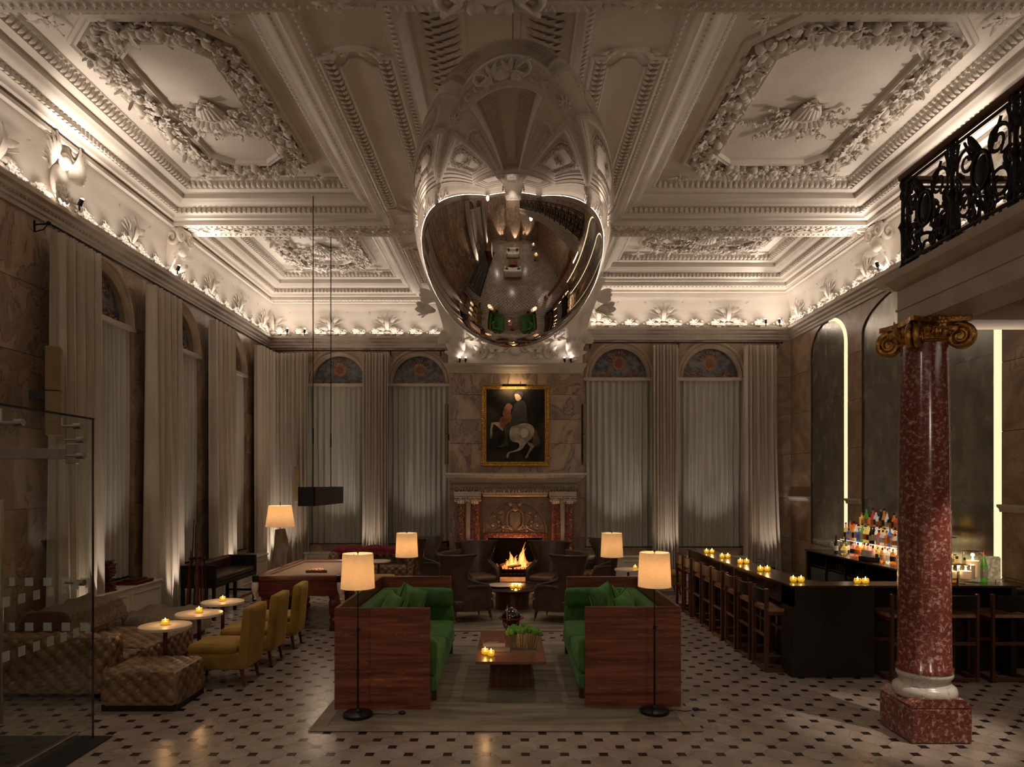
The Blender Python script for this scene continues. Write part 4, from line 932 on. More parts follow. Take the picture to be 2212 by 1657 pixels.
# overmantel panel with half-round carving and shield
T(M().box(-.64, .82, 15.40, YF, 1.085, 1.9)).build('tympanum_panel', MT['darkstone'], fp)
def tf(u, v, d): return Vector((.09+u, 15.40-d, 1.09+v))
am = M(); 
for r, wd, hh in ((.715, .03, .03), (.655, .018, .02)):
    n = 36; vs = []; fs = []
    for i in range(n+1):
        a = pi*i/n
        for rr_, d in ((r, 0), (r, hh), (r-wd, hh), (r-wd, 0)): vs.append(tf(rr_*cos(a), rr_*sin(a), d))
    for i in range(n):
        for k in range(3): fs.append((i*4+k, i*4+k+1, (i+1)*4+k+1, (i+1)*4+k))
    am.add(vs, fs)
T(am).build('arch_band', MT['darkstone'], fp, 40)
bm_ = M()
for i in range(44): a = pi*(i+.5)/44; bm_.sph(tf(.672*cos(a), .672*sin(a), .012), .014, 6, 4)
for i in range(40): bm_.sph(tf(-.66+1.32*(i+.5)/40, .028, .012), (.012, .012, .02), 6, 4)
T(bm_).build('bead_band', MT['darkstone'], fp, 60, kind='stuff')
sm = M()
pts = [(-.12, .44), (-.05, .47), (0, .445), (.05, .47), (.12, .44), (.125, .36), (.10, .30), (.125, .24), (.10, .16), (0, .10), (-.10, .16), (-.125, .24), (-.10, .30), (-.125, .36)]
sm.prism(pts, 0, .05, tf)
sm.sph(tf(0, .56, .03), (.09, .05, .09), 10, 7)
for s_ in (-1, 1):
    sm.leaf(tf(s_*.05, .60, .03), (s_*.9, -.1, .7), (0, -1, 0), .16, .04, .5); sm.spiral(tf(s_*.16, .14, .02), (s_, 0, 0), (0, 0, 1), .06, 1.2, .016, 1, pi, 5)
    sm.tube([tf(s_*.06, .52, .03), tf(s_*.17, .44, .04), tf(s_*.19, .30, .04), tf(s_*.16, .16, .04), tf(s_*.05, .07, .03)], .024, 6)
T(sm).build('shield', MT['darkstone'], fp, 50)
sv = M()
for s_ in (-1, 1):
    for x, z, r, d in ((.33, .22, .10, 1), (.47, .14, .08, -1), (.30, .42, .07, -1), (.42, .34, .06, 1), (.24, .10, .06, -1)):
        sv.spiral(tf(s_*x, z, .012), (s_, 0, 0), (0, 0, 1), r, 1.3, .012, d, pi, 5, steps=14); sv.leaf(tf(s_*x, z, .01), (s_*.8, 0, .6), (0, -1, 0), .12, .025, .3, 4); sv.leaf(tf(s_*x, z, .01), (s_*.4, 0, -.8), (0, -1, 0), .09, .02, .3, 4)
    sv.tube([tf(s_*(.08+.1*k), .06+.05*sin(k*1.1), .012) for k in range(6)], .012, 5)
    sv.flower(tf(s_*.60, .62, .012), (0, -1, 0), .07, 6)
T(sv).build('carved_scrolls', MT['darkstone'], fp, 60, kind='stuff')
for x0, x1, z0, z1 in ((-.64, FX0, 0, 1.085), (FX1, .82, 0, 1.085), (FX0, FX1, FZ1, 1.085)): T(M().bbox(x0+.002, x1-.002, 15.37, YF, z0, z1-.002, .008)).build('marble_surround', MT['redmarble'], fp)
m_ = M(); m_.add([(FX0, YF-.02, FZ0), (FX0+.2, YF+.7, FZ0), (FX1-.2, YF+.7, FZ0), (FX1, YF-.02, FZ0), (FX0, YF-.02, FZ1), (FX0+.2, YF+.7, FZ1), (FX1-.2, YF+.7, FZ1), (FX1, YF-.02, FZ1)], [(0, 1, 5, 4), (1, 2, 6, 5), (2, 3, 7, 6), (0, 3, 2, 1), (4, 5, 6, 7)])
T(m_).build('firebox', MT['firebox'], fp, norm=False)
T(M().bbox(-1.3, 1.48, 14.55, YF, 0, .12, .01)).build('hearth', MT['walnut_v'] if 0 else MT['marble'], fp)
# fire basket
gr = thing('fire_basket', 'black iron fire grate standing in the hearth opening', 'fireplace grate', (.12, 15.45, .12))
m_ = M(); m_.bbox(-.44, .44, -.22, .22, .0, .06, .01); m_.bbox(-.40, .40, -.22, -.19, .12, .17, .006); m_.bbox(-.40, .40, .19, .22, .12, .17, .006); m_.build('tray', MT['firebox'], gr)
for k in range(9): M().cyl((-.36+.09*k, -.205, .06), (-.36+.09*k, -.205, .20), .009, n=8).build('grate_bar', MT['firebox'], gr, 50)
for s_ in (-1, 1): M().tube([(s_*.38, -.22, .0), (s_*.40, -.24, .12), (s_*.41, -.22, .22), (s_*.44, -.24, .30)], .014, 6).build('andiron', MT['brass'], gr, 50)
r_ = random.Random(11); lp = None
for k in range(8):
    a = r_.uniform(-.35, .35); x = -.30+.085*k; L_ = .15
    p0 = Vector((x-L_*cos(a), r_.uniform(-.12, .1), .20+.03*(k % 3))); p1 = Vector((x+L_*cos(a), p0.y+r_.uniform(-.1, .1), .20+.05*((k+1) % 3)))
    t = tag(M().tube([p0, (p0+p1)/2+Vector((0, 0, .01)), p1], [.028, .035, .026], 7).build('log', MT['log'], None, 60, loc=(.12, 15.45, .12)), 'charred log burning in the fire grate', 'log', 'logs burning in the fire grate')
fl_ = thing('fire', 'orange flames rising from the logs in the fireplace', 'fire', (.12, 15.45, .32))
def flame(px, h_, w_, seed, y=0):
    r2 = random.Random(seed); pts = []; rs = []
    for i in range(9):
        t = i/8; pts.append(Vector((px+.05*sin(t*4+seed)*t+.02*sin(t*9+seed), y, h_*t))); rs.append(max(.002, w_*(sin(pi*min(1, t*.62+.30)))**1.3*(1-t)**.55))
    return pts, rs
for i, (px, hh, ww) in enumerate(((-.21, .17, .06), (-.10, .34, .085), (-.02, .26, .06), (.10, .42, .10), (.17, .30, .09), (.28, .12, .07), (.15, .56, .045), (-.06, .20, .05), (.04, .12, .10))):
    pts, rs = flame(px, hh, ww, i*1.7, -.03+.02*(i % 3)); m_ = M().tube(pts, rs, 8, flat=.4, up=(0, 1, 0)); m_.build('flame', MT['flamegold'], fl_, 60)
    M().tube([p+Vector((0, -.03, 0)) for p in [Vector((q.x, q.y, q.z*.75)) for q in pts]], [r*.6 for r in rs], 8, flat=.4, up=(0, 1, 0)).build('flame_core', MT['flamecore'], fl_, 60)
m_ = M()
for k in range(70): m_.sph((r_.uniform(-.32, .34), r_.uniform(-.12, .12), r_.uniform(-.06, .03)), r_.uniform(.015, .035), 6, 4)
m_.build('embers', MT['ember'], fl_, None, kind='stuff')
point('fire_light', (.12, 15.25, .62), 26, (1, .42, .13), .12)
for cx in (-.95, 1.14): spot('mantel_uplight', (cx, 14.98, .36), (cx, 15.06, 1.9), 9, 60, (1, .62, .38), .02)
# ================================================================ PAINTING
px0, px1, pz0, pz1 = -.665, .865, 2.565, 4.405; pcx, pcz = (px0+px1)/2, (pz0+pz1)/2
pt = thing('painting', 'gilt framed painting of a rider in a dark coat on a rearing grey horse', 'painting', (pcx, YF-.003, pcz))
hw, hh = (px1-px0)/2, (pz1-pz0)/2
def ringz(poly, prof):   # poly in xz, prof (inset, towards viewer)
    m_ = M().ring(poly, prof); m_.v = [(p[0], -p[2], p[1]) for p in m_.v]; return m_
rp_ = [(-hw, -hh), (hw, -hh), (hw, hh), (-hw, hh)]
ringz(rp_, [(0, 0), (0, .05), (.012, .075), (.035, .08), (.045, .055), (.07, .045), (.085, .06), (.10, .055), (.108, .03), (.12, .025)]).build('gilt_frame', MT['goldframe'], pt, 40, norm=False)
m_ = M()
for a, b in zip(rp_, rp_[1:]+rp_[:1]):
    a, b = Vector(a)*.978, Vector(b)*.978; n = int((b-a).length/.045)
    for i in range(n): c = a+(b-a)*((i+.5)/n); m_.sph((c.x, -.08, c.y), (.018, .014, .018), 6, 4)
m_.build('frame_beading', MT['goldframe'], pt, 60, kind='stuff')
pcanvas = mat('dark_canvas', (.008, .006, .004), .55, col2=(.038, .030, .017), scale=2.2, detail=7, spec=.2)
M().box(-hw+.11, hw-.11, -.03, -.01, -hh+.11, hh-.11).build('canvas', pcanvas, pt)
PW, PH = 2*(hw-.115), 2*(hh-.115)
def cr(pts, n=5):   # closed catmull-rom
    out = []; L = len(pts)
    for i in range(L):
        p = [Vector(pts[(i+k-1) % L]) for k in range(4)]
        for j in range(n):
            t = j/n; out.append(.5*((2*p[1])+(-p[0]+p[2])*t+(2*p[0]-5*p[1]+4*p[2]-p[3])*t*t+(-p[0]+3*p[1]-3*p[2]+p[3])*t**3))
    return out
def pc(name, col, pts, d, col2=None, parent=None):   # pts in zoom pixels (170..1140, 255..1485)
    q = [Vector(((x-655)/970*PW, (870-y)/1230*PH)) for x, y in pts]; poly = [(p.x, p.y) for p in cr(q)]
    mt = mat('paint_'+name, col, .5, spec=.25, col2=col2 or tuple(c*.5 for c in col), scale=5, detail=6)
    M().prism(poly, d, d+.0015, lambda u, v, w_: (u, -.030-w_, v)).build(name, mt, pt)
pc('painted_hind_leg', (.30, .20, .11), [(860, 1150), (930, 1180), (965, 1230), (930, 1290), (880, 1350), (860, 1410), (830, 1430), (815, 1410), (850, 1350), (880, 1280), (900, 1230), (860, 1190)], .0)
pc('painted_tail', (.14, .10, .055), [(940, 930), (1000, 960), (1040, 1050), (1065, 1150), (1040, 1210), (985, 1225), (940, 1190), (945, 1080)], .002)
pc('painted_horse_body', (.42, .38, .27), [(600, 880), (720, 840), (850, 832), (940, 880), (970, 960), (940, 1060), (880, 1130), (820, 1190), (790, 1240), (740, 1290), (640, 1320), (560, 1345), (530, 1415), (505, 1415), (515, 1350), (560, 1315), (660, 1290), (715, 1240), (705, 1170), (600, 1140), (555, 1060), (560, 940)], .003, (.22, .19, .13))
pc('painted_horse_flank', (.47, .43, .32), [(760, 930), (830, 930), (870, 980), (840, 1060), (780, 1080), (740, 1010)], .005, (.45, .4, .3))
pc('painted_foreleg', (.45, .40, .30), [(250, 825), (300, 815), (400, 820), (450, 900), (440, 960), (400, 930), (330, 870), (285, 850), (265, 950), (270, 1010), (255, 1075), (232, 1080), (230, 950), (245, 870)], .002, (.25, .15, .08))
pc('painted_horse_chest', (.24, .10, .035), [(470, 700), (560, 650), (590, 740), (560, 840), (480, 910), (420, 900), (388, 830), (400, 740)], .004, (.12, .045, .02))
pc('painted_horse_neck', (.30, .11, .06), [(500, 510), (540, 490), (590, 515), (605, 560), (580, 600), (575, 650), (500, 690), (445, 690), (455, 600)], .005, (.15, .05, .03))
pc('painted_leg', (.055, .055, .035), [(600, 800), (700, 820), (690, 860), (560, 900), (530, 1000), (515, 1130), (530, 1190), (480, 1220), (400, 1240), (345, 1235), (440, 1190), (475, 1120), (470, 960), (475, 870)], .006, (.03, .03, .02))
pc('painted_coat', (.05, .043, .048), [(690, 455), (770, 440), (830, 500), (845, 620), (850, 740), (850, 820), (760, 805), (680, 820), (600, 790), (610, 720), (590, 680), (620, 560), (650, 490)], .007, (.04, .035, .04))
pc('painted_face', (.46, .30, .20), [(640, 340), (690, 325), (740, 370), (750, 410), (700, 450), (665, 435), (645, 390)], .008, (.45, .28, .18))
pc('painted_cap', (.05, .045, .05), [(640, 330), (670, 295), (730, 285), (780, 320), (775, 380), (750, 400), (725, 350), (690, 325)], .009)
pl = thing('picture_light', 'slim dark picture light bar over the gilt frame', 'lamp', (pcx-.03, YF-.15, pz1-.035))
M().bbox(-.27, .27, -.03, .03, -.025, .025, .006).build('lamp_bar', MT['blackmetal'], pl)
for s_ in (-1, 1): M().tube([(s_*.14, 0, .02), (s_*.14, .05, .09), (s_*.14, .14, .10)], .007, 6).build('arm', MT['blackmetal'], pl, 50)
area('picture_light_source', (pcx-.03, YF-.15, pz1-.066), (R(18), 0, 0), .5, .03, 3.0, (1, .75, .45))
area('picture_light_up', (pcx-.03, YF-.11, pz1+.0), (R(170), 0, 0), .5, .02, 1.2, (1, .7, .4))
# ================================================================ MIRROR EGG
eg = thing('mirror_egg', 'giant polished silver egg hanging from the ceiling in the middle of the lobby', 'sculpture', (.018, 7.15, 5.12))
ea, eb = 1.04, 1.53; prof = []
for i in range(49):
    a = -pi/2+pi*i/48; z = sin(a); k = 1-.02*z; prof.append((max(1e-5, ea*cos(a)*k), eb*z))
M().lathe(prof, (0, 0, 0), 96).build('egg_shell', MT['mirror'], eg, 180)
M().cyl((0, 0, 1.46), (0, 0, 2.15), .006, n=8).build('suspension_wire', MT['chrome'], eg)
# ================================================================ POOL LAMP
pd = thing('pool_pendant_lamp', 'long black box lamp hanging on two rods over the pool table', 'pendant lamp', (-3.2, 11.7, 1.82))
m_ = M(); x, y, h_ = .13, .92, .30
for (a, b, c, d) in ((-x, x, -y, -y+.012), (-x, x, y-.012, y), (-x, -x+.012, -y, y), (x-.012, x, -y, y)): m_.box(a, b, c, d, 0, h_)
m_.build('shade', MT['blackmetal'], pd); M().box(-x+.012, x-.012, -y+.012, y-.012, .20, .205).build('shade_lining', MT['blackmetal'], pd)
for yy in (-.55, .55):
    M().cyl((0, yy, .2), (0, yy, 5.0), .008, n=8).build('rod', MT['blackmetal'], pd, 40)
    M().cyl((0, yy, 1.0), (0, yy, 1.25), .013, n=8).build('rod_joint', MT['blackmetal'], pd, 40)
area('pool_lamp_light', (-3.2, 11.7, 1.98), (0, 0, 0), .2, 1.6, 14, (1, .75, .5))
# ================================================================ COLUMN
co = thing('marble_column', 'red marble column with gilded scroll capital in front of the bar', 'column', (3.575, 5.97, 0))
M().bbox(-.255, .255, -.25, .25, 0, .295, .012).build('plinth_block', MT['redmarble'], co)
m_ = M(); m_.prism([(-.25, 0), (-.25, .018), (-.18, .075), (.18, .075), (.25, .018), (.25, 0)], -.25, .25, lambda u, v, w_: (u, w_, .297+v)); m_.build('plinth_cap', MT['redmarble'], co)
M().lathe([(.27, 0), (.283, .02), (.285, .045), (.275, .075), (.255, .09), (.235, .10), (.225, .125), (.228, .15), (.24, .16), (.25, .175), (.25, .195), (.24, .21), (.215, .215)], (0, 0, .345), 48, sx=.88, sy=.88).build('base_ring', MT['whitestone'], co, 50)
M().lathe([(.222, 0), (.222, .03), (.208, .05), (.206, .4), (.203, 1.2), (.195, 2.0), (.182, 2.75), (.182, 2.80)], (0, 0, .558), 64).build('shaft', MT['redmarble'], co, 60)
m_ = M(); zc = 3.355
m_.lathe([(.185, 0), (.20, .015), (.185, .03), (.19, .05), (.22, .09), (.235, .12), (.20, .125)], (0, 0, zc), 40)
for k in range(24):
    a = 2*pi*k/24; m_.sph((.212*cos(a), .212*sin(a), zc+.085), (.02, .02, .03), 7, 5)
for k in range(4):
    a = pi/4+k*pi/2; u = Vector((cos(a), sin(a), 0)); w_ = Vector((-sin(a), cos(a), 0))
    for s_ in (-1, 1): m_.spiral(u*.27+w_*s_*.028+Vector((0, 0, zc+.040)), u, Z_, .100, 2.1, .028, -1, pi*.5, 8, steps=34, taper=.55)
    m_.cyl(u*.27-w_*.03+Vector((0, 0, zc+.045)), u*.27+w_*.03+Vector((0, 0, zc+.045)), .06, n=18)
    m_.tube([u*.30+Vector((0, 0, zc+.125)), u*.2+Vector((0, 0, zc+.12))], .03, 8)
    a2 = k*pi/2; u = Vector((cos(a2), sin(a2), 0)); w_ = Vector((-sin(a2), cos(a2), 0))
    m_.flower(u*.235+Vector((0, 0, zc+.155)), u, .055, 6)
    for s_ in (-1, 1):
        m_.leaf(u*.21+w_*s_*.05+Vector((0, 0, zc+.12)), w_*s_+Vector((0, 0, -.3)), u, .12, .03, .4, 5); m_.leaf(u*.22+w_*s_*.02+Vector((0, 0, zc+.03)), Vector((0, 0, 1))+w_*s_*.4, u, .09, .022, .5, 4)
m_.build('scroll_capital', MT['gold'], co, 50)
pts = []
for k in range(4):
    for j in range(7):
        t = -1+2*j/6; a = k*pi/2; r = .205+.055*t*t; u = Vector((cos(a), sin(a))); w_ = Vector((-sin(a), cos(a))); q = u*r+w_*t*.255*(1 if abs(t) < .99 else .95); pts.append((q.x, q.y))
M().prism(pts, 0, .04, lambda u, v, w_: (u, v, zc+.163+w_)).build('abacus', MT['gold'], co)
# ================================================================ BALCONY
ba = thing('balcony', 'stone balcony carried by the red marble column at upper right', 'balcony', (3.5, 6.25, 3.56))
O = Vector((3.5, 6.25, 3.56))
pathb = [(3.50, 6.25), (3.50, 3.4), (3.38, 2.0), (2.95, .2), (2.2, -1.6), (1.5, -3.4), (1.35, YREAR+.16)]
def bprism(pl, z0, z1, nm, mt):
    T(M().prism(pl, z0, z1, lambda u, v, w_: (u, v, w_))).build(nm, MT[mt], ba)
def sh_(d, ye=0): return [(x+d, y+(ye if i == 0 else 0)) for i, (x, y) in enumerate(pathb)]
endx = XR-.004
def fasc(prof, nm, mt, sm=35):  # swept along path plus return along +x at the far end; prof (outward, z)
    pl = [(endx, 6.25)]+pathb
    m_ = M().ring(pl, [(-d, z) for d, z in prof], closed=False)
    T(m_).build(nm, MT[mt], ba, sm, norm=False)
# soffit beams
n_ = len(pathb)
T(M().ring([(endx, 6.25)]+pathb, [(.0, 3.56), (.37, 3.56), (.37, 3.66), (.39, 3.68), (.39, 3.72)], closed=False)).build('soffit_beam', MT['stone'], ba, 35, norm=False)
T(M().prism([(endx, 6.2), (3.55, 6.2)]+[(x+.05, y) for x, y in pathb[1:]]+[(endx, YREAR+.16)], 3.72, 3.80, lambda u, v, w_: (u, v, w_))).build('soffit', MT['plaster'], ba)
fasc([(0, 3.56), (.025, 3.565), (.03, 3.60), (.0, 3.61), (.0, 3.715), (.012, 3.72), (.012, 3.735), (0, 3.74), (0, 3.90), (.03, 3.905), (.05, 3.92), (.095, 3.945), (.12, 3.965), (.13, 4.0), (.13, 4.03), (.05, 4.04), (.05, 4.07), (-.3, 4.07)], 'fascia', 'stone')
em = M(); y_ = 3.65; xq = 4.05
while xq < 6.35: em.sph(Vector((xq, 6.25-.47, 3.70)), (.02, .015, .02), 6, 4); xq += .05
T(em).build('egg_moulding', MT['stone'], ba, 60, kind='stuff')
# balusters, scrolls, rails
def railrun(pa, pb, label, npan, z0=4.07, H_=.80, detail=True):
    pa, pb = Vector((*pa, z0)), Vector((*pb, z0)); L = (pb-pa).length; d = (pb-pa)/L; ang = math.atan2(d.y, d.x)
    t = thing('iron_railing', label, 'railing', pa, ang)
    M().bbox(-.03, L+.03, -.035, .035, H_, H_+.05, .012).build('handrail', MT['walnut_v'], t)
    M().bbox(0, L, -.012, .012, .05, .075, .004).build('bottom_rail', MT['iron'], t); M().bbox(0, L, -.012, .012, H_-.05, H_-.03, .004).build('top_rail', MT['iron'], t)
    Lp = L/npan; post = pan = None
    for k in range(npan+1):
        if post is None:
            post = M().lathe([(.03, 0), (.034, .02), (.02, .05), (.016, .1), (.02, .32), (.028, .36), (.042, .385), (.028, .41), (.018, .43), (.014, .7), (.026, .74), (.03, .76), (.02, .80)], (0, 0, 0), 12).build('baluster', MT['iron'], t, 50, loc=(k*Lp, 0, 0))
        else: part_copy(post, t, (k*Lp, 0, 0))
    m_ = M(); cx = Lp/2
    def S(x, z, r, turns, dr, a0, th=.012): m_.spiral((x, 0, z), (1, 0, 0), (0, 0, 1), r, turns, th, dr, a0, 6, flat=1.5, steps=24, taper=.3)
    for s_ in (-1, 1):
        S(cx+s_*.17, .56, .12, 1.5, s_, 0 if s_ > 0 else pi); S(cx+s_*.19, .24, .13, 1.5, -s_, pi if s_ > 0 else 0); S(cx+s_*.30, .40, .07, 1.3, s_, pi/2); S(cx+s_*.10, .13, .065, 1.3, s_, 0)
        S(cx+s_*.32, .66, .055, 1.2, -s_, pi/2); S(cx+s_*.33, .13, .05, 1.2, s_, pi/2)
        m_.tube([(cx+s_*.07, 0, .08), (cx+s_*.13, 0, .3), (cx+s_*.08, 0, .5), (cx+s_*.2, 0, .72)], .011, 6); m_.tube([(cx+s_*.36, 0, .06), (cx+s_*.30, 0, .25), (cx+s_*.36, 0, .45), (cx+s_*.26, 0, .74)], .010, 6)
        for x, z, dx, dz in ((.1, .3, 1, .5), (.28, .3, -.5, 1), (.2, .45, 1, 1), (.08, .62, 1, .2), (.3, .55, .4, 1), (.25, .1, 1, .4), (.15, .2, -1, 1)):
            m_.leaf((cx+s_*x, 0, z), (s_*dx, .35, dz), (0, -1, 0), .10, .026, .6, 4); m_.leaf((cx+s_*x, 0, z), (s_*dx, -.35, dz-.4), (0, 1, 0), .08, .022, .6, 4)
    m_.sph((cx, 0, .42), (.075, .028, .115), 12, 8); m_.tube([(cx+.095*cos(a), -.01, .42+.14*sin(a)) for a in [2*pi*i/20 for i in range(20)]], .016, 6, closed=True)
    m_.leaf((cx, 0, .55), (0, -.3, 1), (0, -1, 0), .16, .05, .6); m_.leaf((cx, 0, .28), (0, -.3, -1), (0, -1, 0), .15, .045, .6)
    sc_ = Lp/.78
    for k in range(npan):
        if pan is None: pan = m_.build('scroll_panel', MT['iron'], t, 60, loc=(0, 0, 0))
        else: part_copy(pan, t, (k*Lp, 0, 0))
    # thin square bars
    bar = None
    for k in range(npan):
        for e in (.06, Lp-.06):
            if bar is None: bar = M().bbox(-.008, .008, -.008, .008, .0, H_, .003).build('square_bar', MT['iron'], t, loc=(k*Lp+e, 0, 0))
            else: part_copy(bar, t, (k*Lp+e, 0, 0))
    return t
railrun((3.50, 6.16), (3.50, 3.4), 'black wrought iron scroll railing along the front edge of the balcony', 4)
railrun((3.58, 6.2), (6.36, 6.2), 'black wrought iron scroll railing across the far end of the balcony', 4)
for i in range(1, len(pathb)-1):
    a, b = pathb[i], pathb[i+1]; railrun((a[0]-.0, a[1]-.03), (b[0], b[1]+.03), 'black scroll railing of the curved balcony behind the camera, run %s' % ['', 'first', 'second', 'third', 'fourth', 'last'][i], max(2, round(math.dist(a, b)/.8)))
area('under_balcony_light', (5.2, 3.5, 3.70), (0, 0, 0), 1.2, 2.0, 14, (1, .85, .7))
# ================================================================ GLASS ENTRANCE SCREEN
gs = thing('glass_screen', 'frameless glass entrance screen with steel fittings and dotted bands at left', 'glass screen', (-3.53, 5.83, 0))
O = Vector((-3.53, 5.83, 0)); GH = 2.70; CAPREAR = 1
rpil = struct('trim_3'); cp_ = [o for o in ch.o.children if o.name.startswith(('plaster_capital', 'acanthus_ornament'))]
M().box(BX0, BX1, YREAR, YREAR+.5, 0, 4.88).build('rear_pilaster', MT['marble2'], rpil)
for o_ in cp_: c_ = part_copy(o_, rpil, (0, YREAR+.5+YF-.03, 0)); c_.scale = (1, -1, 1)
T(M().box(-3.536, -3.524, 2.0, 5.83, .01, GH)).build('side_pane', MT['thinglass'], gs)
T(M().box(-3.536, -3.524, 2.0, 5.836, GH, GH+.016)).build('pane_edge', MT['darkglass'], gs)
T(M().box(-3.70, -3.54, 5.822, 5.834, .01, 2.36)).build('narrow_pane', MT['thinglass'], gs)
T(M().box(-4.75, -3.715, 5.822, 5.834, .02, 2.36)).build('door_pane', MT['thinglass'], gs)
T(M().box(-5.85, -4.77, 5.822, 5.834, .02, 2.36)).build('fixed_pane', MT['thinglass'], gs)
T(M().box(-5.85, -3.54, 5.820, 5.832, 2.42, 2.70)).build('transom_pane', MT['thinglass'], gs)
for x0, x1 in ((-4.75, -3.72), (-5.85, -4.78)): T(M().bbox(x0, x1, 5.81, 5.845, 2.37, 2.46, .004)).build('header_rail', MT['chrome'], gs)
T(M().bbox(-3.75, -3.66, 5.80, 5.85, 2.33, 2.50, .006)).build('pivot_clamp', MT['chrome'], gs)
T(M().bbox(-3.70, -3.66, 3.0, 5.84, 0.0, .06, .004)).build('floor_rail', MT['chrome'], gs)
T(M().box(-3.54, -3.528, 5.824, 5.836, 0, GH)).build('pane_edge', MT['darkglass'], gs)
hd = M().cyl((-4.25, 5.75, .04+.12), (-4.25, 5.75, 2.03), .016, n=12); T(hd).build('pull_handle', MT['chrome'], gs, 40)
for z in (.52, .98, 1.35, 1.85): T(M().cyl((-4.32, 5.75, z), (-4.25, 5.75, z), .012, n=10).cyl((-4.35, 5.75, z), (-4.32, 5.75, z), .024, n=12)).build('handle_standoff', MT['chrome'], gs, 40)
for y, z in ((4.95, 2.60), (5.62, 2.63), (5.66, 2.52), (5.66, 2.39), (5.66, 1.35)): T(M().cyl((-3.66, y, z), (-3.51, y, z), .010, n=8).cyl((-3.56, y, z), (-3.50, y, z), .026, n=14)).build('glass_bolt', MT['chrome'], gs, 40)
for y, z in ((4.95, 2.60), (5.62, 2.63)): T(M().cyl((-3.66, y, z), (-3.66, y, 2.70), .010, n=8)).build('bolt_arm', MT['chrome'], gs, 40)
dt = None; n = 0
for z in (.955, 1.335):
    for k in range(9):
        c = Vector((-3.60-.155*k*1.0, 5.818, z))-O
        if dt is None: dt = M().box(-.035, .035, -.0015, .0015, -.035, .035).build('frosted_square', MT['frost'], gs, loc=c, norm=False)
        else: part_copy(dt, gs, c)
    for k in range(14): o = part_copy(dt, gs, Vector((-3.522, 5.74-.155*k, z))-O); o.rotation_euler = (0, 0, pi/2)
em_ = tag(M().bbox(-5.85, -3.40, -1, 5.89, 0, .012, .004).build('entrance_mat', MT['mat']), 'black entrance mat under the glass screen', 'mat')
# ================================================================ BAR COUNTER
BT = 1.03
bar = thing('bar_counter', 'long dark metal bar counter turning the corner behind the column', 'bar', (3.3, 7.7, 0))
O = Vector((3.3, 7.7, 0)); BXL = 3.10; BXI = 3.50
m_ = M(); m_.prism([(BXL+.02, 7.68), (5.68, 7.68), (5.68, 8.02), (3.58, 8.02), (BXI, 8.2), (BXI-.02, 12.15), (BXL, 12.15)], BT-.022, BT, lambda u, v, w_: (u, v, w_)); T(m_).build('counter_top', MT['bartop'], bar)
T(M().bbox(BXL+.03, BXL+.07, 7.70, 12.13, BT-.24, BT-.022, .004)).build('side_fascia', MT['bartop'], bar)
T(M().bbox(3.13, 4.055, 7.70, 7.99, 0, BT-.022, .004)).build('corner_panel', MT['barmetal'], bar)
T(M().bbox(4.06, 5.66, 7.98, 8.01, 0, BT-.022, .004)).build('front_panel', MT['barmetal'], bar)
T(M().bbox(5.60, 5.66, 7.72, 7.98, 0, BT-.022, .004)).build('end_panel', MT['barmetal'], bar)
T(M().bbox(3.40, 3.44, 8.02, 12.13, 0, BT-.022, .004)).build('side_panel', MT['barmetal'], bar)
T(M().bbox(BXL+.02, 3.48, 12.10, 12.14, 0, BT-.022, .004)).build('far_end_panel', MT['barmetal'], bar)
T(M().bbox(3.46, 3.86, 8.3, 12.1, .80, .84, .006)).build('service_shelf', MT['barmetal'], bar)
for k in range(5): T(M().bbox(3.45, 3.84, 8.32+k*.76, 9.04+k*.76, .1, .79, .006)).build('service_door', MT['barmetal'], bar)
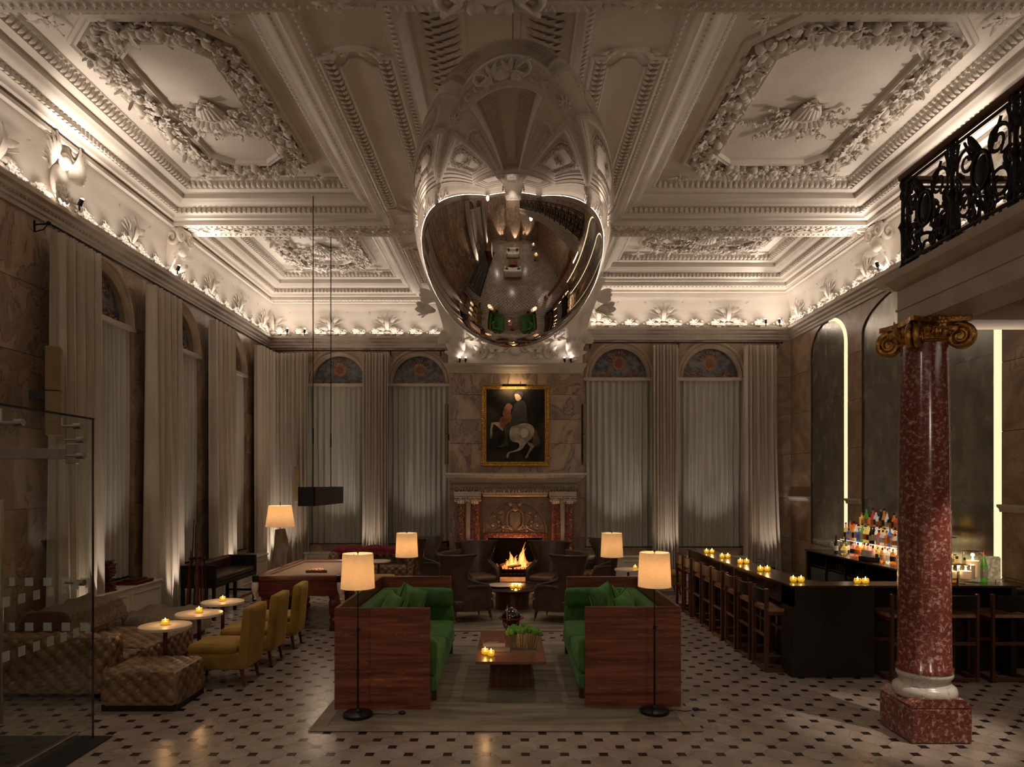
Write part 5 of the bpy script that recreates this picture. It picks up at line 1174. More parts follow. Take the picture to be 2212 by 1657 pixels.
# ---------------------------------------------------------------- stools
def make_stool():
    t = thing('bar_stool', '', 'stool')
    # local: back at -x, seat towards +x, width along y
    w_ = .20
    for s_ in (-1, 1):
        M().bbox(-.02, .025, s_*w_-.015, s_*w_+.015, 0, .96, .003).build('back_leg', MT['stoolwood'], t)
        M().bbox(.39, .43, s_*w_-.015, s_*w_+.015, 0, .70, .003).build('front_leg', MT['stoolwood'], t)
        M().bbox(.025, .39, s_*w_-.014, s_*w_+.014, .0, .045, .003).build('floor_rail', MT['stoolwood'], t)
        M().bbox(.025, .39, s_*w_-.012, s_*w_+.012, .655, .70, .003).build('seat_rail', MT['stoolwood'], t)
    M().bbox(-.015, .015, -w_+.018, w_-.018, 0, .045, .003).build('stretcher', MT['stoolwood'], t); M().bbox(.40, .425, -w_+.018, w_-.018, .36, .40, .003).build('foot_rest', MT['stoolwood'], t)
    M().bbox(-.012, .012, -w_+.018, w_-.018, .40, .435, .003).build('stretcher', MT['stoolwood'], t)
    m_ = M().grid(8, 6, lambda u, v: Vector((.0+.44*u, -w_-.015+(2*w_+.03)*v, .735-.022*sin(pi*v)*sin(pi*min(1, u*1.1)))))
    m_.grid(8, 6, lambda u, v: Vector((.0+.44*u, -w_-.015+(2*w_+.03)*v, .70)))
    n = 9*7
    for (a, b) in [((i), (i+1)) for i in range(8)]: m_.f.append((a, b, n+b, n+a)); m_.f.append((54+a, 54+b, n+54+b, n+54+a))
    for j in range(6): m_.f.append((j*9, (j+1)*9, n+(j+1)*9, n+j*9)); m_.f.append((j*9+8, (j+1)*9+8, n+(j+1)*9+8, n+j*9+8))
    m_.build('seat', MT['stooltop'], t, 35)
    m_ = M().grid(2, 6, lambda u, v: Vector((-.022+.02*sin(pi*v)*-1, -w_+.02+(2*w_-.04)*v, .79+.155*u))); m_.grid(2, 6, lambda u, v: Vector((-.008-.02*sin(pi*v), -w_+.02+(2*w_-.04)*v, .79+.155*u)))
    n = 21
    for a in range(2): m_.f.append((a, a+1, n+a+1, n+a)); m_.f.append((18+a, 19+a, n+19+a, n+18+a))
    for j in range(6): m_.f.append((j*3, (j+1)*3, n+(j+1)*3, n+j*3)); m_.f.append((j*3+2, (j+1)*3+2, n+(j+1)*3+2, n+j*3+2))
    m_.build('backrest', MT['blackmetal'], t, 40)
    return t
st0 = make_stool()
ords = ['nearest', 'second nearest', 'third nearest', 'fourth nearest', 'fifth nearest', 'sixth nearest', 'seventh nearest', 'farthest']
for k in range(8):
    l = 'wooden bar stool with black back, %s in the row left of the bar' % ords[k]
    if k == 0: st0.location = (2.93, 8.12, 0); st0['label'] = l; st0['group'] = 'stools along the left side of the bar'
    else: copy_tree(st0, (2.93+.005*(k % 3), 8.12+.553*k, 0), random.uniform(-.02, .02), l, 'stools along the left side of the bar')
for x, l in ((4.36, 'wooden bar stool half hidden left of the red column, front of the bar'), (4.89, 'wooden bar stool just right of the red column, front of the bar'), (5.46, 'rightmost wooden bar stool at the front of the bar')):
    copy_tree(st0, (x, 7.53, 0), pi/2, l, 'stools at the front of the bar')
# ---------------------------------------------------------------- votive candles
def make_votive():
    t = thing('votive_candle', '', 'candle')
    M().lathe([(.020, 0), (.036, .012), (.041, .035), (.034, .058), (.031, .056), (.037, .035), (.032, .014), (.0, .008)], (0, 0, 0), 16).build('glass_holder', MT['votive'], t, 60)
    M().lathe([(.026, .010), (.026, .034), (0, .034)], (0, 0, 0), 12).build('wax', MT['wax'], t, 40)
    M().lathe([(.0, .036), (.007, .045), (.008, .052), (.004, .066), (0, .078)], (0, 0, 0), 8).build('flame', MT['flame'], t, 180)
    return t
vo0 = make_votive(); nvo = [0]
def votive(x, y, z, label, group=None, light=.9):
    if nvo[0] == 0: vo0.location = (x, y, z); vo0['label'] = label; o = vo0
    else: o = copy_tree(vo0, (x, y, z), 0, label)
    if group: o['group'] = group
    elif 'group' in o: del o['group']
    nvo[0] += 1
    if light: point('candle_light', (x, y, z+.13), light, (1, .55, .22), .02)
names = ['farthest', 'second farthest', 'third farthest', 'fourth farthest', 'corner']
for k, (px, Y) in enumerate(((1532, 11.35), (1566, 10.6), (1606, 9.85), (1650, 8.98), (1722, 7.98))):
    for j, s_ in enumerate((-1, 1)):
        votive(GX(px, Y)+s_*.045, Y, BT, '%s candle of the %s pair on the long bar top' % (('left', 'right')[j], names[k]), 'candle pairs on the bar', .8 if j else 0)
for j, s_ in enumerate((-1, 1)): votive(GX(1859, 7.88)+s_*.045, 7.86, BT, '%s candle of the pair on the bar front left of the column' % ('left', 'right')[j], 'candle pairs on the bar', .8 if j else 0)
# ---------------------------------------------------------------- back bar
CT = .93
bb = thing('back_bar', 'dark back bar cabinet with glass fridges against the mirrored wall', 'cabinet', (6.0, 10.5, 0)); O = Vector((6.0, 10.5, 0))
T(M().bbox(5.60, XR-.004, 8.06, 13.15, CT-.03, CT, .004)).build('counter_top', MT['bartop'], bb)
T(M().bbox(5.62, XR-.004, 13.10, 13.16, 0, CT-.03, .004)).build('end_panel', MT['barmetal'], bb)
T(M().bbox(5.66, XR-.02, 8.08, 13.1, .0, .10, .004)).build('plinth', MT['blackmetal'], bb)
T(M().bbox(6.28, XR-.02, 8.08, 13.1, .10, CT-.03, .004)).build('back_panel', MT['barmetal'], bb)
for k in range(7):
    y0 = 8.10+.712*k
    T(M().bbox(5.66, 5.70, y0+.01, y0+.70, .12, .62, .005)).build('fridge_door', MT['darkglass'], bb)
    T(M().bbox(5.64, 5.665, y0+.04, y0+.065, .30, .58, .004)).build('door_handle', MT['chrome'], bb)
    T(M().bbox(5.64, XR-.1, y0-.012, y0+.012, .10, CT-.03, .003)).build('divider', MT['blackmetal'], bb)
    T(M().bbox(5.68, XR-.1, y0+.01, y0+.70, .635, .655, .003)).build('shelf', MT['barmetal'], bb)
for (z, x0, nm) in ((1.155, 6.02, 'lower'), (1.40, 6.19, 'upper')):
    T(M().bbox(x0, XR-.10, 9.75, 12.62, z, z+.012, .003)).build('bottle_shelf', MT['bartop'], bb)
    T(M().box(x0-.003, x0+.001, 9.75, 12.62, z+.001, z+.011)).build('shelf_light', MT['led'], bb)
T(M().box(XR-.14, XR-.12, 9.75, 12.6, .945, 1.14)).build('light_panel', glow('back_bar_light_panel', (1, .80, .45), 1.6), bb)
area('back_bar_glow', (6.05, 11.2, 1.145), (0, 0, 0), .25, 2.8, 7, (1, .78, .45))
area('back_bar_glow_upper', (6.24, 11.2, 1.39), (0, 0, 0), .10, 2.8, 4, (1, .78, .45))
# bottles ------------------------------------------------------------------
LQ = {'amber': (.80, .30, .04), 'clear': (.85, .85, .75), 'green': (.12, .42, .05), 'red': (.75, .10, .07), 'gold': (.85, .58, .12), 'dark': (.02, .025, .015), 'blue': (.08, .2, .6), 'pink': (.85, .35, .28)}
BMT = {k: mat('bottle_'+k, tuple(min(1, c*1.1+.05) for c in v) if k != 'dark' else v, .04, trans={'dark': .0}.get(k, .75), emit=v, es={'dark': .0, 'clear': .10, 'gold': .14, 'pink': .16}.get(k, .10)) for k, v in LQ.items()}  # faint emission puts the shelf backlight into the bottle glass
CAPM = [mat('cap_'+n, c, .4) for n, c in (('black', (.015, .015, .015)), ('red', (.35, .02, .02)), ('gold', (.5, .33, .1)), ('white', (.6, .58, .5)), ('blue', (.04, .12, .5)))]
LABM = [mat('label_'+n, c, .6) for n, c in (('cream', (.6, .55, .42)), ('white', (.7, .68, .62)), ('black', (.03, .03, .03)), ('orange', (.55, .2, .05)))]
SH = {'tall': ([(.0, 0), (.036, .002), (.038, .02), (.038, .17), (.030, .20), (.014, .225), (.013, .275)], .30), 'squat': ([(.0, 0), (.045, .002), (.047, .02), (.047, .13), (.035, .16), (.015, .175), (.014, .20)], .225),
      'wine': ([(.0, 0), (.036, .002), (.037, .02), (.037, .16), (.028, .20), (.015, .24), (.014, .295)], .315), 'round': ([(.0, 0), (.040, .003), (.055, .05), (.055, .09), (.035, .135), (.015, .155), (.014, .20)], .23), 'square': None}
PB = {}
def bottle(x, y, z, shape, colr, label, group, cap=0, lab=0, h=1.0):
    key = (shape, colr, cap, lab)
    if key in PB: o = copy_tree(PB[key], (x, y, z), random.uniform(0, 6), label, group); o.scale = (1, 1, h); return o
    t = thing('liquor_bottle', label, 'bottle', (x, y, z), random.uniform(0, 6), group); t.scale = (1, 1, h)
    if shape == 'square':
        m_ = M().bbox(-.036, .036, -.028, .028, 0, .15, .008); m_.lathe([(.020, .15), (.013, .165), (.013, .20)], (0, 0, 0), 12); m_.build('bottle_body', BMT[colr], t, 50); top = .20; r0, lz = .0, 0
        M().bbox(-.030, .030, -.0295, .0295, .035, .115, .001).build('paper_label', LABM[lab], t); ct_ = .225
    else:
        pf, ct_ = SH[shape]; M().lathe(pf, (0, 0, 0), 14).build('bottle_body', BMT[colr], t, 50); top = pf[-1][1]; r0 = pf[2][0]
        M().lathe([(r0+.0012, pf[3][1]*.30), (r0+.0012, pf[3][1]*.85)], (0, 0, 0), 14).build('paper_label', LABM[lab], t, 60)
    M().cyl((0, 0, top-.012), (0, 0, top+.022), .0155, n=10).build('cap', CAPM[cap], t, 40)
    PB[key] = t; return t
r_ = random.Random(21)
SHN = {'counter': 'standing on the back bar counter', 'lower': 'on the lower lit shelf behind the bar', 'upper': 'on the top shelf behind the bar'}
SHAPEW = {'tall': 'tall', 'squat': 'squat', 'wine': 'slim', 'round': 'round-bellied', 'square': 'square'}
CAPW = ['black', 'red', 'gold', 'white', 'blue']
ORD = 'first second third fourth fifth sixth seventh eighth ninth tenth eleventh twelfth thirteenth fourteenth fifteenth sixteenth seventeenth eighteenth nineteenth twentieth twenty-first twenty-second twenty-third twenty-fourth twenty-fifth twenty-sixth twenty-seventh twenty-eighth twenty-ninth thirtieth thirty-first thirty-second thirty-third thirty-fourth thirty-fifth thirty-sixth thirty-seventh thirty-eighth thirty-ninth fortieth'.split()
def rowb(row, z, xr, y0, y1, step, cols, shapes):
    y = y1; k = 0
    while y > y0:
        c = r_.choice(cols); s = r_.choice(shapes); cp = r_.randrange(5); lb = r_.randrange(4)
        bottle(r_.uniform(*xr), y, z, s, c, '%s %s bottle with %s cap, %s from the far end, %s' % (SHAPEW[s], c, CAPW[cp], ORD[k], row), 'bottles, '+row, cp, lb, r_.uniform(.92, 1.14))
        y -= step*r_.uniform(.95, 1.12); k += 1
rowb('front row, lower bar shelf', 1.167, (6.055, 6.08), 9.85, 12.5, .092, ['amber', 'gold', 'gold', 'green', 'red', 'clear', 'amber', 'dark', 'blue'], ['tall', 'squat', 'square', 'wine'])
rowb('back row, lower bar shelf', 1.167, (6.145, 6.15), 9.85, 12.5, .10, ['clear', 'gold', 'amber', 'clear'], ['tall', 'wine'])
rowb('top bar shelf', 1.412, (6.235, 6.255), 9.85, 12.3, .090, ['amber', 'gold', 'green', 'clear', 'dark', 'red', 'clear', 'amber'], ['tall', 'wine', 'square', 'squat'])
rowb('back row, back bar counter', CT, (6.08, 6.18), 9.3, 12.2, .115, ['pink', 'pink', 'gold', 'amber', 'clear', 'clear'], ['squat', 'round', 'square'])
rowb('front row, back bar counter', CT, (5.88, 5.96), 9.4, 11.9, .125, ['pink', 'amber', 'clear', 'gold', 'red'], ['squat', 'square', 'round'])
for i, (x, y, s, c) in enumerate(((5.82, 12.35, 'wine', 'dark'), (5.95, 12.28, 'wine', 'dark'), (5.85, 12.12, 'round', 'gold'), (6.1, 12.5, 'wine', 'dark'))):
    bottle(x, y, CT, s, c, ['dark wine bottle nearest the row of wine glasses', 'dark wine bottle second from the wine glasses', 'fat golden bottle beside the dark wine bottles', 'dark wine bottle against the mirror by the glasses'][i], None if 0 else 'bottles by the wine glasses', [0, 1, 2, 1][i], [1, 1, 0, 0][i])
# bitters caddy
cdy = thing('bar_caddy', 'black caddy with white canisters in front of the pink bottles', 'caddy', (5.76, 11.1, CT))
M().bbox(-.10, .10, -.14, .14, 0, .07, .006).build('tray', MT['blackmetal'], cdy)
for k in range(3): M().cyl((-.03, -.10+.10*k, .072), (-.03, -.10+.10*k, .17), .035, n=14).build('canister', MT['white'], cdy, 40)
# wine glasses
def make_glass():
    t = thing('wine_glass', '', 'glass'); M().lathe([(.034, 0), (.030, .004), (.006, .008), (.005, .09), (.012, .10), (.034, .13), (.040, .165), (.034, .21)], (0, 0, 0), 16).build('bowl', MT['clearglass'], t, 60); M().lathe([(.0345, .208), (.0345, .212), (.0335, .212)], (0, 0, 0), 16).build('rim', MT['chrome'], t, 60); return t
wg = make_glass(); k = 0
for j in range(3):
    for i in range(8):
        loc = (5.74+.10*j, 13.04-.085*i, CT); l = 'clear wine glass, %s from the far end, %s rank on the back bar' % (ORD[i], ['front', 'middle', 'back'][j]); g = '%s rank of wine glasses on the back bar' % ['front', 'middle', 'back'][j]
        if k == 0: wg.location = loc; wg['label'] = l; wg['group'] = g
        else: copy_tree(wg, loc, 0, l, g)
        k += 1
gl2 = M().lathe([(.030, 0), (.034, .10), (.033, .10), (.029, .004)], (0, 0, 0), 12)
tb = None
for kk in range(6):
    for i in range(5):
        loc = (5.78, 8.20+.712*kk+.11*i, .656); l = 'clear tumbler on the glass rack under the back bar counter'
        if tb is None: tb = tag(gl2.build('tumbler', MT['clearglass'], None, 60, loc=loc), l, 'glass', 'tumblers under the back bar')
        else: o = tb.copy(); C.objects.link(o); o.location = loc
# hurricane lanterns with pillar candles on the front bar, right of the column
def lantern(x, y, R_, H_, ch_, label):
    t = thing('candle_lantern', label, 'candle', (x, y, BT))
    M().lathe([(R_*.75, 0), (R_*.78, .006), (.018, .012), (.016, .045), (R_*.5, .055), (R_, .06), (R_, H_), (R_-.003, H_), (R_-.003, .064), (0, .062)], (0, 0, 0), 28).build('glass_chimney', MT['clearglass'], t, 50)
    M().lathe([(R_+.001, H_-.003), (R_+.001, H_+.002), (R_-.004, H_+.002)], (0, 0, 0), 28).build('glass_rim', MT['chrome'], t, 50)
    M().lathe([(R_*.62, .066), (R_*.63, ch_), (R_*.5, ch_-.004), (0, ch_-.012)], (0, 0, 0), 20).build('pillar_candle', MT['wax'], t, 40)
    M().lathe([(.0, ch_-.008), (.010, ch_+.006), (.010, ch_+.018), (.004, ch_+.038), (0, ch_+.055)], (0, 0, 0), 8).build('flame', MT['flame'], t, 180)
    point('candle_light', (x, y, BT+ch_+.05), 1.4, (1, .6, .28), .02)
lantern(GX(2055, 7.86), 7.86, .085, .22, .14, 'short glass candle lantern partly behind the red column on the bar')
lantern(GX(2086, 7.80), 7.80, .090, .22, .15, 'short glass candle lantern in front of the taller one on the bar')
lantern(GX(2101, 7.95), 7.95, .105, .36, .25, 'tall glass candle lantern on the bar right of the column')
bottle(GX(2117, 8.0)+.04, 7.99, BT, 'wine', 'green', 'green bottle with red cap beside the tall candle lantern', None, 1, 1, 1.1)
stand = thing('bottle_stand', 'small black stand holding decanters behind the candle lanterns', 'stand', (4.98, 7.97, BT)); 
del stand['label']; stand['label'] = 'small black stand holding decanters behind the candle lanterns'
M().bbox(-.17, .17, -.05, .05, .20, .212, .003).build('stand_top', MT['blackmetal'], stand)
for x in (-.16, -.05, .06, .16): M().bbox(x-.006, x+.006, -.04, .04, 0, .20, .003).build('stand_leg', MT['blackmetal'], stand)
for k, x in enumerate((4.86, 4.95, 5.07)):
    bottle(x, 7.97, BT+.212, 'round' if k != 1 else 'square', ['clear', 'clear', 'gold'][k], ['clear decanter on the black stand right behind the column', 'clear square decanter in the middle of the black stand', 'golden decanter at the right end of the black stand'][k], None, 3 if k < 2 else 2, 0, .8)
for k, x in enumerate((4.88, 4.98, 5.09)):
    bottle(x, 7.965, BT, 'squat', ['dark', 'red', 'amber'][k], ['short dark bottle under the black stand', 'short red bottle under the black stand', 'short amber bottle under the black stand'][k], None, k, 2, .85)
vb = tag(M().bbox(-.11, .11, -.06, .06, 0, .33, .02).build('crystal_block', mat('ice_glass', (.25, .2, .14), .1, col2=(.9, .8, .6), scale=22, ramp=(.45, .6), trans=.5, bump=1.0, bscale=30, emit=(1, .8, .5), es=.08), None, 40, loc=(5.98, 8.62, CT)), 'glowing block of crystal glassware at the near end of the back bar', 'glassware')  # pale noise and faint emission put the sparkle into the colour
# napkin stand / card on the pier
cs_ = thing('table_sign', 'small white slanted card on a stem at the bar end', 'sign', (5.55, 7.9, BT)); M().cyl((0, 0, 0), (0, 0, .035), .006, n=8).build('stem', MT['chrome'], cs_); M().bbox(-.07, .07, -.04, .04, .035, .042, .002).build('card', MT['white'], cs_)
# plants behind the bar end
pt_ = thing('potted_plant', 'dark leafy plant behind the far side of the bar counter', 'plant', (4.35, 11.4, 0))
M().lathe([(.12, 0), (.15, .3), (.14, .3), (.13, .28), (0, .28)], (0, 0, 0), 20).build('pot', MT['blackmetal'], pt_, 50); m_ = M()
for k in range(22): a = r_.uniform(0, 6.3); m_.leaf((.03*cos(a), .03*sin(a), .28+.02*k*.5), (cos(a)*r_.uniform(.5, 1), sin(a), r_.uniform(.6, 1.6)), (0, 0, 1), r_.uniform(.35, .6), .035, -.2, 6)
m_.build('foliage', MT['leafg'], pt_, 60, kind='stuff')
# ================================================================ RUGS
def rug(r, label):
    x0, x1, y0, y1 = r; t = thing('rug', label, 'rug', ((x0+x1)/2, (y0+y1)/2, 0)); hx, hy = (x1-x0)/2, (y1-y0)/2
    M().bbox(-hx+.14, hx-.14, -hy+.14, hy-.14, .004, .016, .004).build('pile', MT['rug'], t)
    m_ = M()
    for a in ((-hx, hx, -hy, -hy+.137), (-hx, hx, hy-.137, hy), (-hx, -hx+.137, -hy+.139, hy-.139), (hx-.137, hx, -hy+.139, hy-.139)): m_.bbox(*a, .004, .015, .004)
    m_.build('border', MT['rugb'], t); return t
rug(RUG1, 'mottled beige wool rug under the walnut coffee table'); rug(RUG2, 'beige rug under the wing chairs before the fireplace')
RZ = .016
# ================================================================ SOFAS
def sofa(x0, x1, y0, y1, backside, label, H_=.968):
    t = thing('sofa', label, 'sofa', ((x0+x1)/2, (y0+y1)/2, RZ-.002)); hx, hy = (x1-x0)/2, (y1-y0)/2; b = backside; tk = .032
    M().bbox(-hx, hx, -hy, -hy+tk, 0, H_, .003).build('front_end_panel', MT['walnut'], t); M().bbox(-hx, hx, hy-tk, hy, 0, H_, .003).build('far_end_panel', MT['walnut'], t)
    bx = b*hx; M().bbox(min(bx, bx-b*tk), max(bx, bx-b*tk), -hy+tk+.001, hy-tk-.001, .0, H_, .003).build('back_panel', MT['walnut'], t)
    ix0 = bx-b*tk; fr_ = -b*(hx+.05)      # inner back face x, front face x
    def cb(xa, xb, ya, yb, za, zb, nm, r=.05, bul=.012):
        M().rbox(((xa+xb)/2, (ya+yb)/2, (za+zb)/2), (abs(xb-xa)/2, (yb-ya)/2, (zb-za)/2), r, 5, bul).build(nm, MT['green'], t, 70, weld=True)
    cb(ix0, fr_, -hy+tk+.002, hy-tk-.002, .16, .30, 'seat_base', .02, 0)
    ya = -hy+tk+.18; yb_ = hy-tk-.18
    cb(ix0-b*.16, fr_, ya, (ya+yb_)/2, .30, .45, 'seat_cushion'); cb(ix0-b*.16, fr_, (ya+yb_)/2, yb_, .30, .45, 'seat_cushion')
    cb(ix0, ix0-b*.17, ya, yb_, .30, .83, 'back_cushion')
    cb(ix0, fr_-b*0, -hy+tk+.003, ya-.003, .30, .65, 'arm_cushion', .05); cb(ix0, fr_+b*.02, yb_+.003, hy-tk-.003, .30, .62, 'arm_cushion', .05)
    cb(ix0, fr_+b*.03, yb_-.02, yb_+.15, .60, .83, 'arm_bolster', .04)
    for yy in (-hy+.3, hy-.12): M().bbox(fr_+b*.04-.02, fr_+b*.04+.02, yy-.02, yy+.02, 0, .17, .003).build('foot', MT['walnut_v'], t)
    return t
sofa(-1.68, -.77, 6.56, 8.87, -1, 'green velvet sofa in a walnut case, left of the coffee table')
sofa(.712, 1.637, 6.64, 8.87, 1, 'green velvet sofa in a walnut case, right of the coffee table', .965)
def pillow(x, y, z, rx, ry, rz, s, label):
    m_ = M()
    def f(sg):
        def g(u, v):
            a, b = 2*u-1, 2*v-1; k = (1-a*a)**.6*(1-b*b)**.6 if abs(a) < 1 and abs(b) < 1 else 0
            px = a*s*(1-.10*(1-abs(b))**1 * abs(a)); pz = b*s*(1-.10*(1-abs(a))*abs(b)); return Vector((px, sg*(.005+.085*k+.008*sin(a*7+b*5)*k), pz))
        return g
    m_.grid(14, 14, f(1)); m_.grid(14, 14, f(-1)); o = m_.build('throw_pillow', MT['greenp'], None, 80, weld=True, loc=(x, y, z), rot=(rx, ry, rz)); tag(o, label, 'pillow'); return o
# left sofa pillows lean on the back (x = -1.5) ; right sofa mirrored
pillow(-1.33, 7.62, .74, R(-18), R(8), R(-62), .23, 'green velvet pillow leaning on the left sofa back, nearest the camera')
pillow(-1.30, 7.98, .75, R(-20), R(-30), R(-80), .22, 'green velvet pillow tipped on a corner, middle of the left sofa')
pillow(-1.20, 8.22, .73, R(-14), R(10), R(-40), .22, 'green velvet pillow standing near the far arm of the left sofa')
pillow(1.28, 7.66, .73, R(-18), R(-8), R(62), .23, 'green velvet pillow on the right sofa nearest the camera')
pillow(1.22, 7.98, .75, R(-18), R(28), R(78), .22, 'green velvet pillow tipped on a corner, middle of the right sofa')
pillow(1.10, 8.24, .74, R(-14), R(-8), R(50), .22, 'green velvet pillow near the far arm of the right sofa')
pillow(1.36, 8.05, .76, R(-10), R(10), R(85), .20, 'green velvet pillow behind the others against the right sofa back')
# ================================================================ COFFEE TABLE
tc = thing('coffee_table', 'low walnut coffee table on a block pedestal between the green sofas', 'table', (0, 7.55, RZ-.002))
M().bbox(-.357, .348, 6.83-7.55, 8.30-7.55, .357, .388, .003).build('table_top', MT['walnut_t'], tc); M().bbox(-.22, .213, 7.26-7.55, 7.98-7.55, 0, .356, .003).build('pedestal', MT['walnut_v'], tc)
TZ = .402
gv = thing('globe', 'black globe with copper meridian on a cradle stand at the table back', 'globe', (.0, 8.14, TZ))
M().sph((0, 0, .195), .108, 32, 20).build('sphere', MT['globe'], gv, 180)
M().tube([(-.045*1+.0, -.12*cos(a)*1, .195+.128*sin(a)) for a in [2*pi*i/28 for i in range(28)]], .006, 6, closed=True).build('meridian_ring', MT['copper'], gv, 60)
M().lathe([(.118, -.006), (.150, -.006), (.150, .006), (.118, .006), (.118, -.006)], (0, 0, .185), 40).build('horizon_ring', MT['mahog'], gv, 40)
for k in range(2):
    u = Vector((cos(pi/4+k*pi/2), sin(pi/4+k*pi/2), 0)); M().tube([u*.135*cos(a)+Vector((0, 0, .182+.155*sin(a))) for a in [pi+pi*i/16 for i in range(17)]], .007, 6).build('cradle_arc', MT['mahog'], gv, 60)
M().lathe([(.07, 0), (.07, .012), (.02, .02), (.015, .035)], (0, 0, 0), 20).build('base', MT['mahog'], gv, 50)
vs_ = thing('glass_vase', 'rectangular glass vase of round green flower heads on the coffee table', 'vase', (.135, 7.32, TZ))
VW, VD, VH = .138, .07, .135
m_ = M()
for a in ((-VW, VW, -VD, -VD+.006), (-VW, VW, VD-.006, VD), (-VW, -VW+.006, -VD+.006, VD-.006), (VW-.006, VW, -VD+.006, VD-.006)): m_.box(*a, .012, VH)
m_.box(-VW, VW, -VD, VD, 0, .012); m_.build('glass_box', MT['clearglass'], vs_)
M().box(-VW, VW, -VD-.0008, -VD, .0, .014).build('glass_foot', MT['chrome'], vs_)
r_ = random.Random(9); fh = []
for k in range(34):
    x = -.165+.33*((k*7) % 34)/33+r_.uniform(-.01, .01); y = r_.uniform(-.085, .085); z = VH+.045+.03*cos(x*9)+r_.uniform(0, .03); fh.append((x, y, z))
    m_ = M(); m_.tube([(x*.62+r_.uniform(-.02, .02), y*.4, .016), (x*.8, y*.6, VH*.6), (x, y, z)], .0022, 5); m_.build('stem', MT['stem'], vs_, 60)
    m_ = M(); m_.sph((0, 0, 0), .031, 14, 10); rr = random.Random(k)
    m_.v = [tuple(Vector(p)*rr.uniform(.90, 1.08)) for p in m_.v]; m_.build('flower_head', MT['pompom'], vs_, 80, loc=(x, y, z))
bk = tag(M().bbox(-.145, .095, -.11, .11, 0, .022, .002).build('picture_book', MT['paper'], None, loc=(-.16, 7.55, TZ), rz=.0), 'flat picture book with red and beige cover on the coffee table', 'book')
M().bbox(-.14, .09, -.02, .10, .0225, .0235, .0003).build('cover_print', mat('cover_red', (.14, .02, .02), .4), bk)
M().prism([(-.13, -.0), (-.09, .035), (-.04, .03), (.0, .05), (.03, .03), (-.01, .0), (-.06, .005)], .0237, .0242, lambda u, v, w_: (u, v, w_)).build('cover_figure', mat('cover_beige', (.5, .36, .25), .4), bk)
bk2 = tag(M().bbox(-.09, .11, -.07, .07, 0, .018, .002).build('picture_book', mat('book_dark', (.20, .15, .11), .5), None, loc=(-.12, 7.28, TZ)), 'thin darker book half behind the candles on the coffee table', 'book')
votive(-.268, 7.12, TZ, 'left candle of the two on the walnut coffee table', None, 1.0); votive(-.205, 7.05, TZ, 'right candle of the two on the walnut coffee table', None, 0)
# ================================================================ FLOOR LAMPS
def floor_lamp(x, y, label, z0=0, r=.155, hs=1.185, hh=.32, cord=None):
    t = thing('floor_lamp', label, 'lamp', (x, y, z0))
    M().lathe([(.125, 0), (.135, .008), (.135, .03), (.12, .042), (.045, .05), (.025, .06), (.02, .075), (.012, .08)], (0, 0, 0), 36).build('lamp_base', MT['blackmetal'], t, 50)
    M().cyl((0, 0, .05), (0, 0, .80), .0095, n=12).build('lower_pole', MT['blackmetal'], t, 50); M().cyl((0, 0, .80), (0, 0, hs+.26), .006, n=10).build('upper_pole', MT['brass'] if 0 else MT['blackmetal'], t, 50)
    M().cyl((0, 0, .785), (0, 0, .82), .014, n=12).cyl((0, 0, .805), (.03, 0, .805), .005, n=8).build('clamp_knob', MT['blackmetal'], t, 50)
    M().lathe([(r, hs), (r*.90, hs+hh), (r*.90-.003, hs+hh), (r-.003, hs), (r, hs)], (0, 0, 0), 48).build('lamp_shade', MT['shade'], t, 40)
    m_ = M()
    for k in range(3): a = k*2*pi/3; m_.cyl((0, 0, hs+hh-.04), (r*.89*cos(a), r*.89*sin(a), hs+hh-.02), .0025, n=5)
    m_.build('shade_spider', MT['blackmetal'], t); M().sph((0, 0, hs+hh+.012), .011, 8, 6).build('finial', MT['blackmetal'], t, 60); M().cyl((0, 0, hs+.26), (0, 0, hs+hh+.01), .004, n=6).build('finial_rod', MT['blackmetal'], t)
    M().sph((0, 0, hs+.16), .032, 12, 8).build('light_bulb', MT['bulb'], t, 60)
    point('floor_lamp_light', (x, y, z0+hs+.15), 8.5, (1, .76, .50), .05)
    if cord:
        M().tube([(.12*cord, .0, .02), (.2*cord, .06, .008), (.30*cord, .03, .006), (.36*cord, .05, .006)], .004, 5).build('cord', MT['blackmetal'], t, 50); M().sph((.40*cord, .05, .018), (.035, .025, .018), 10, 6).build('foot_switch', MT['blackmetal'], t, 60)
    return t
floor_lamp(-1.415, 6.37, 'floor lamp with lit linen shade in front of the left sofa panel', RZ-.002, cord=1)
floor_lamp(1.345, 6.47, 'floor lamp with lit linen shade in front of the right sofa panel', RZ-.002, cord=1)
floor_lamp(-1.47, 9.72, 'floor lamp with lit linen shade behind the left sofa, by the wing chairs', 0, .158, 1.14, .335)
floor_lamp(1.42, 9.72, 'floor lamp with lit linen shade behind the right sofa, by the wing chairs', 0, .158, 1.14, .335)
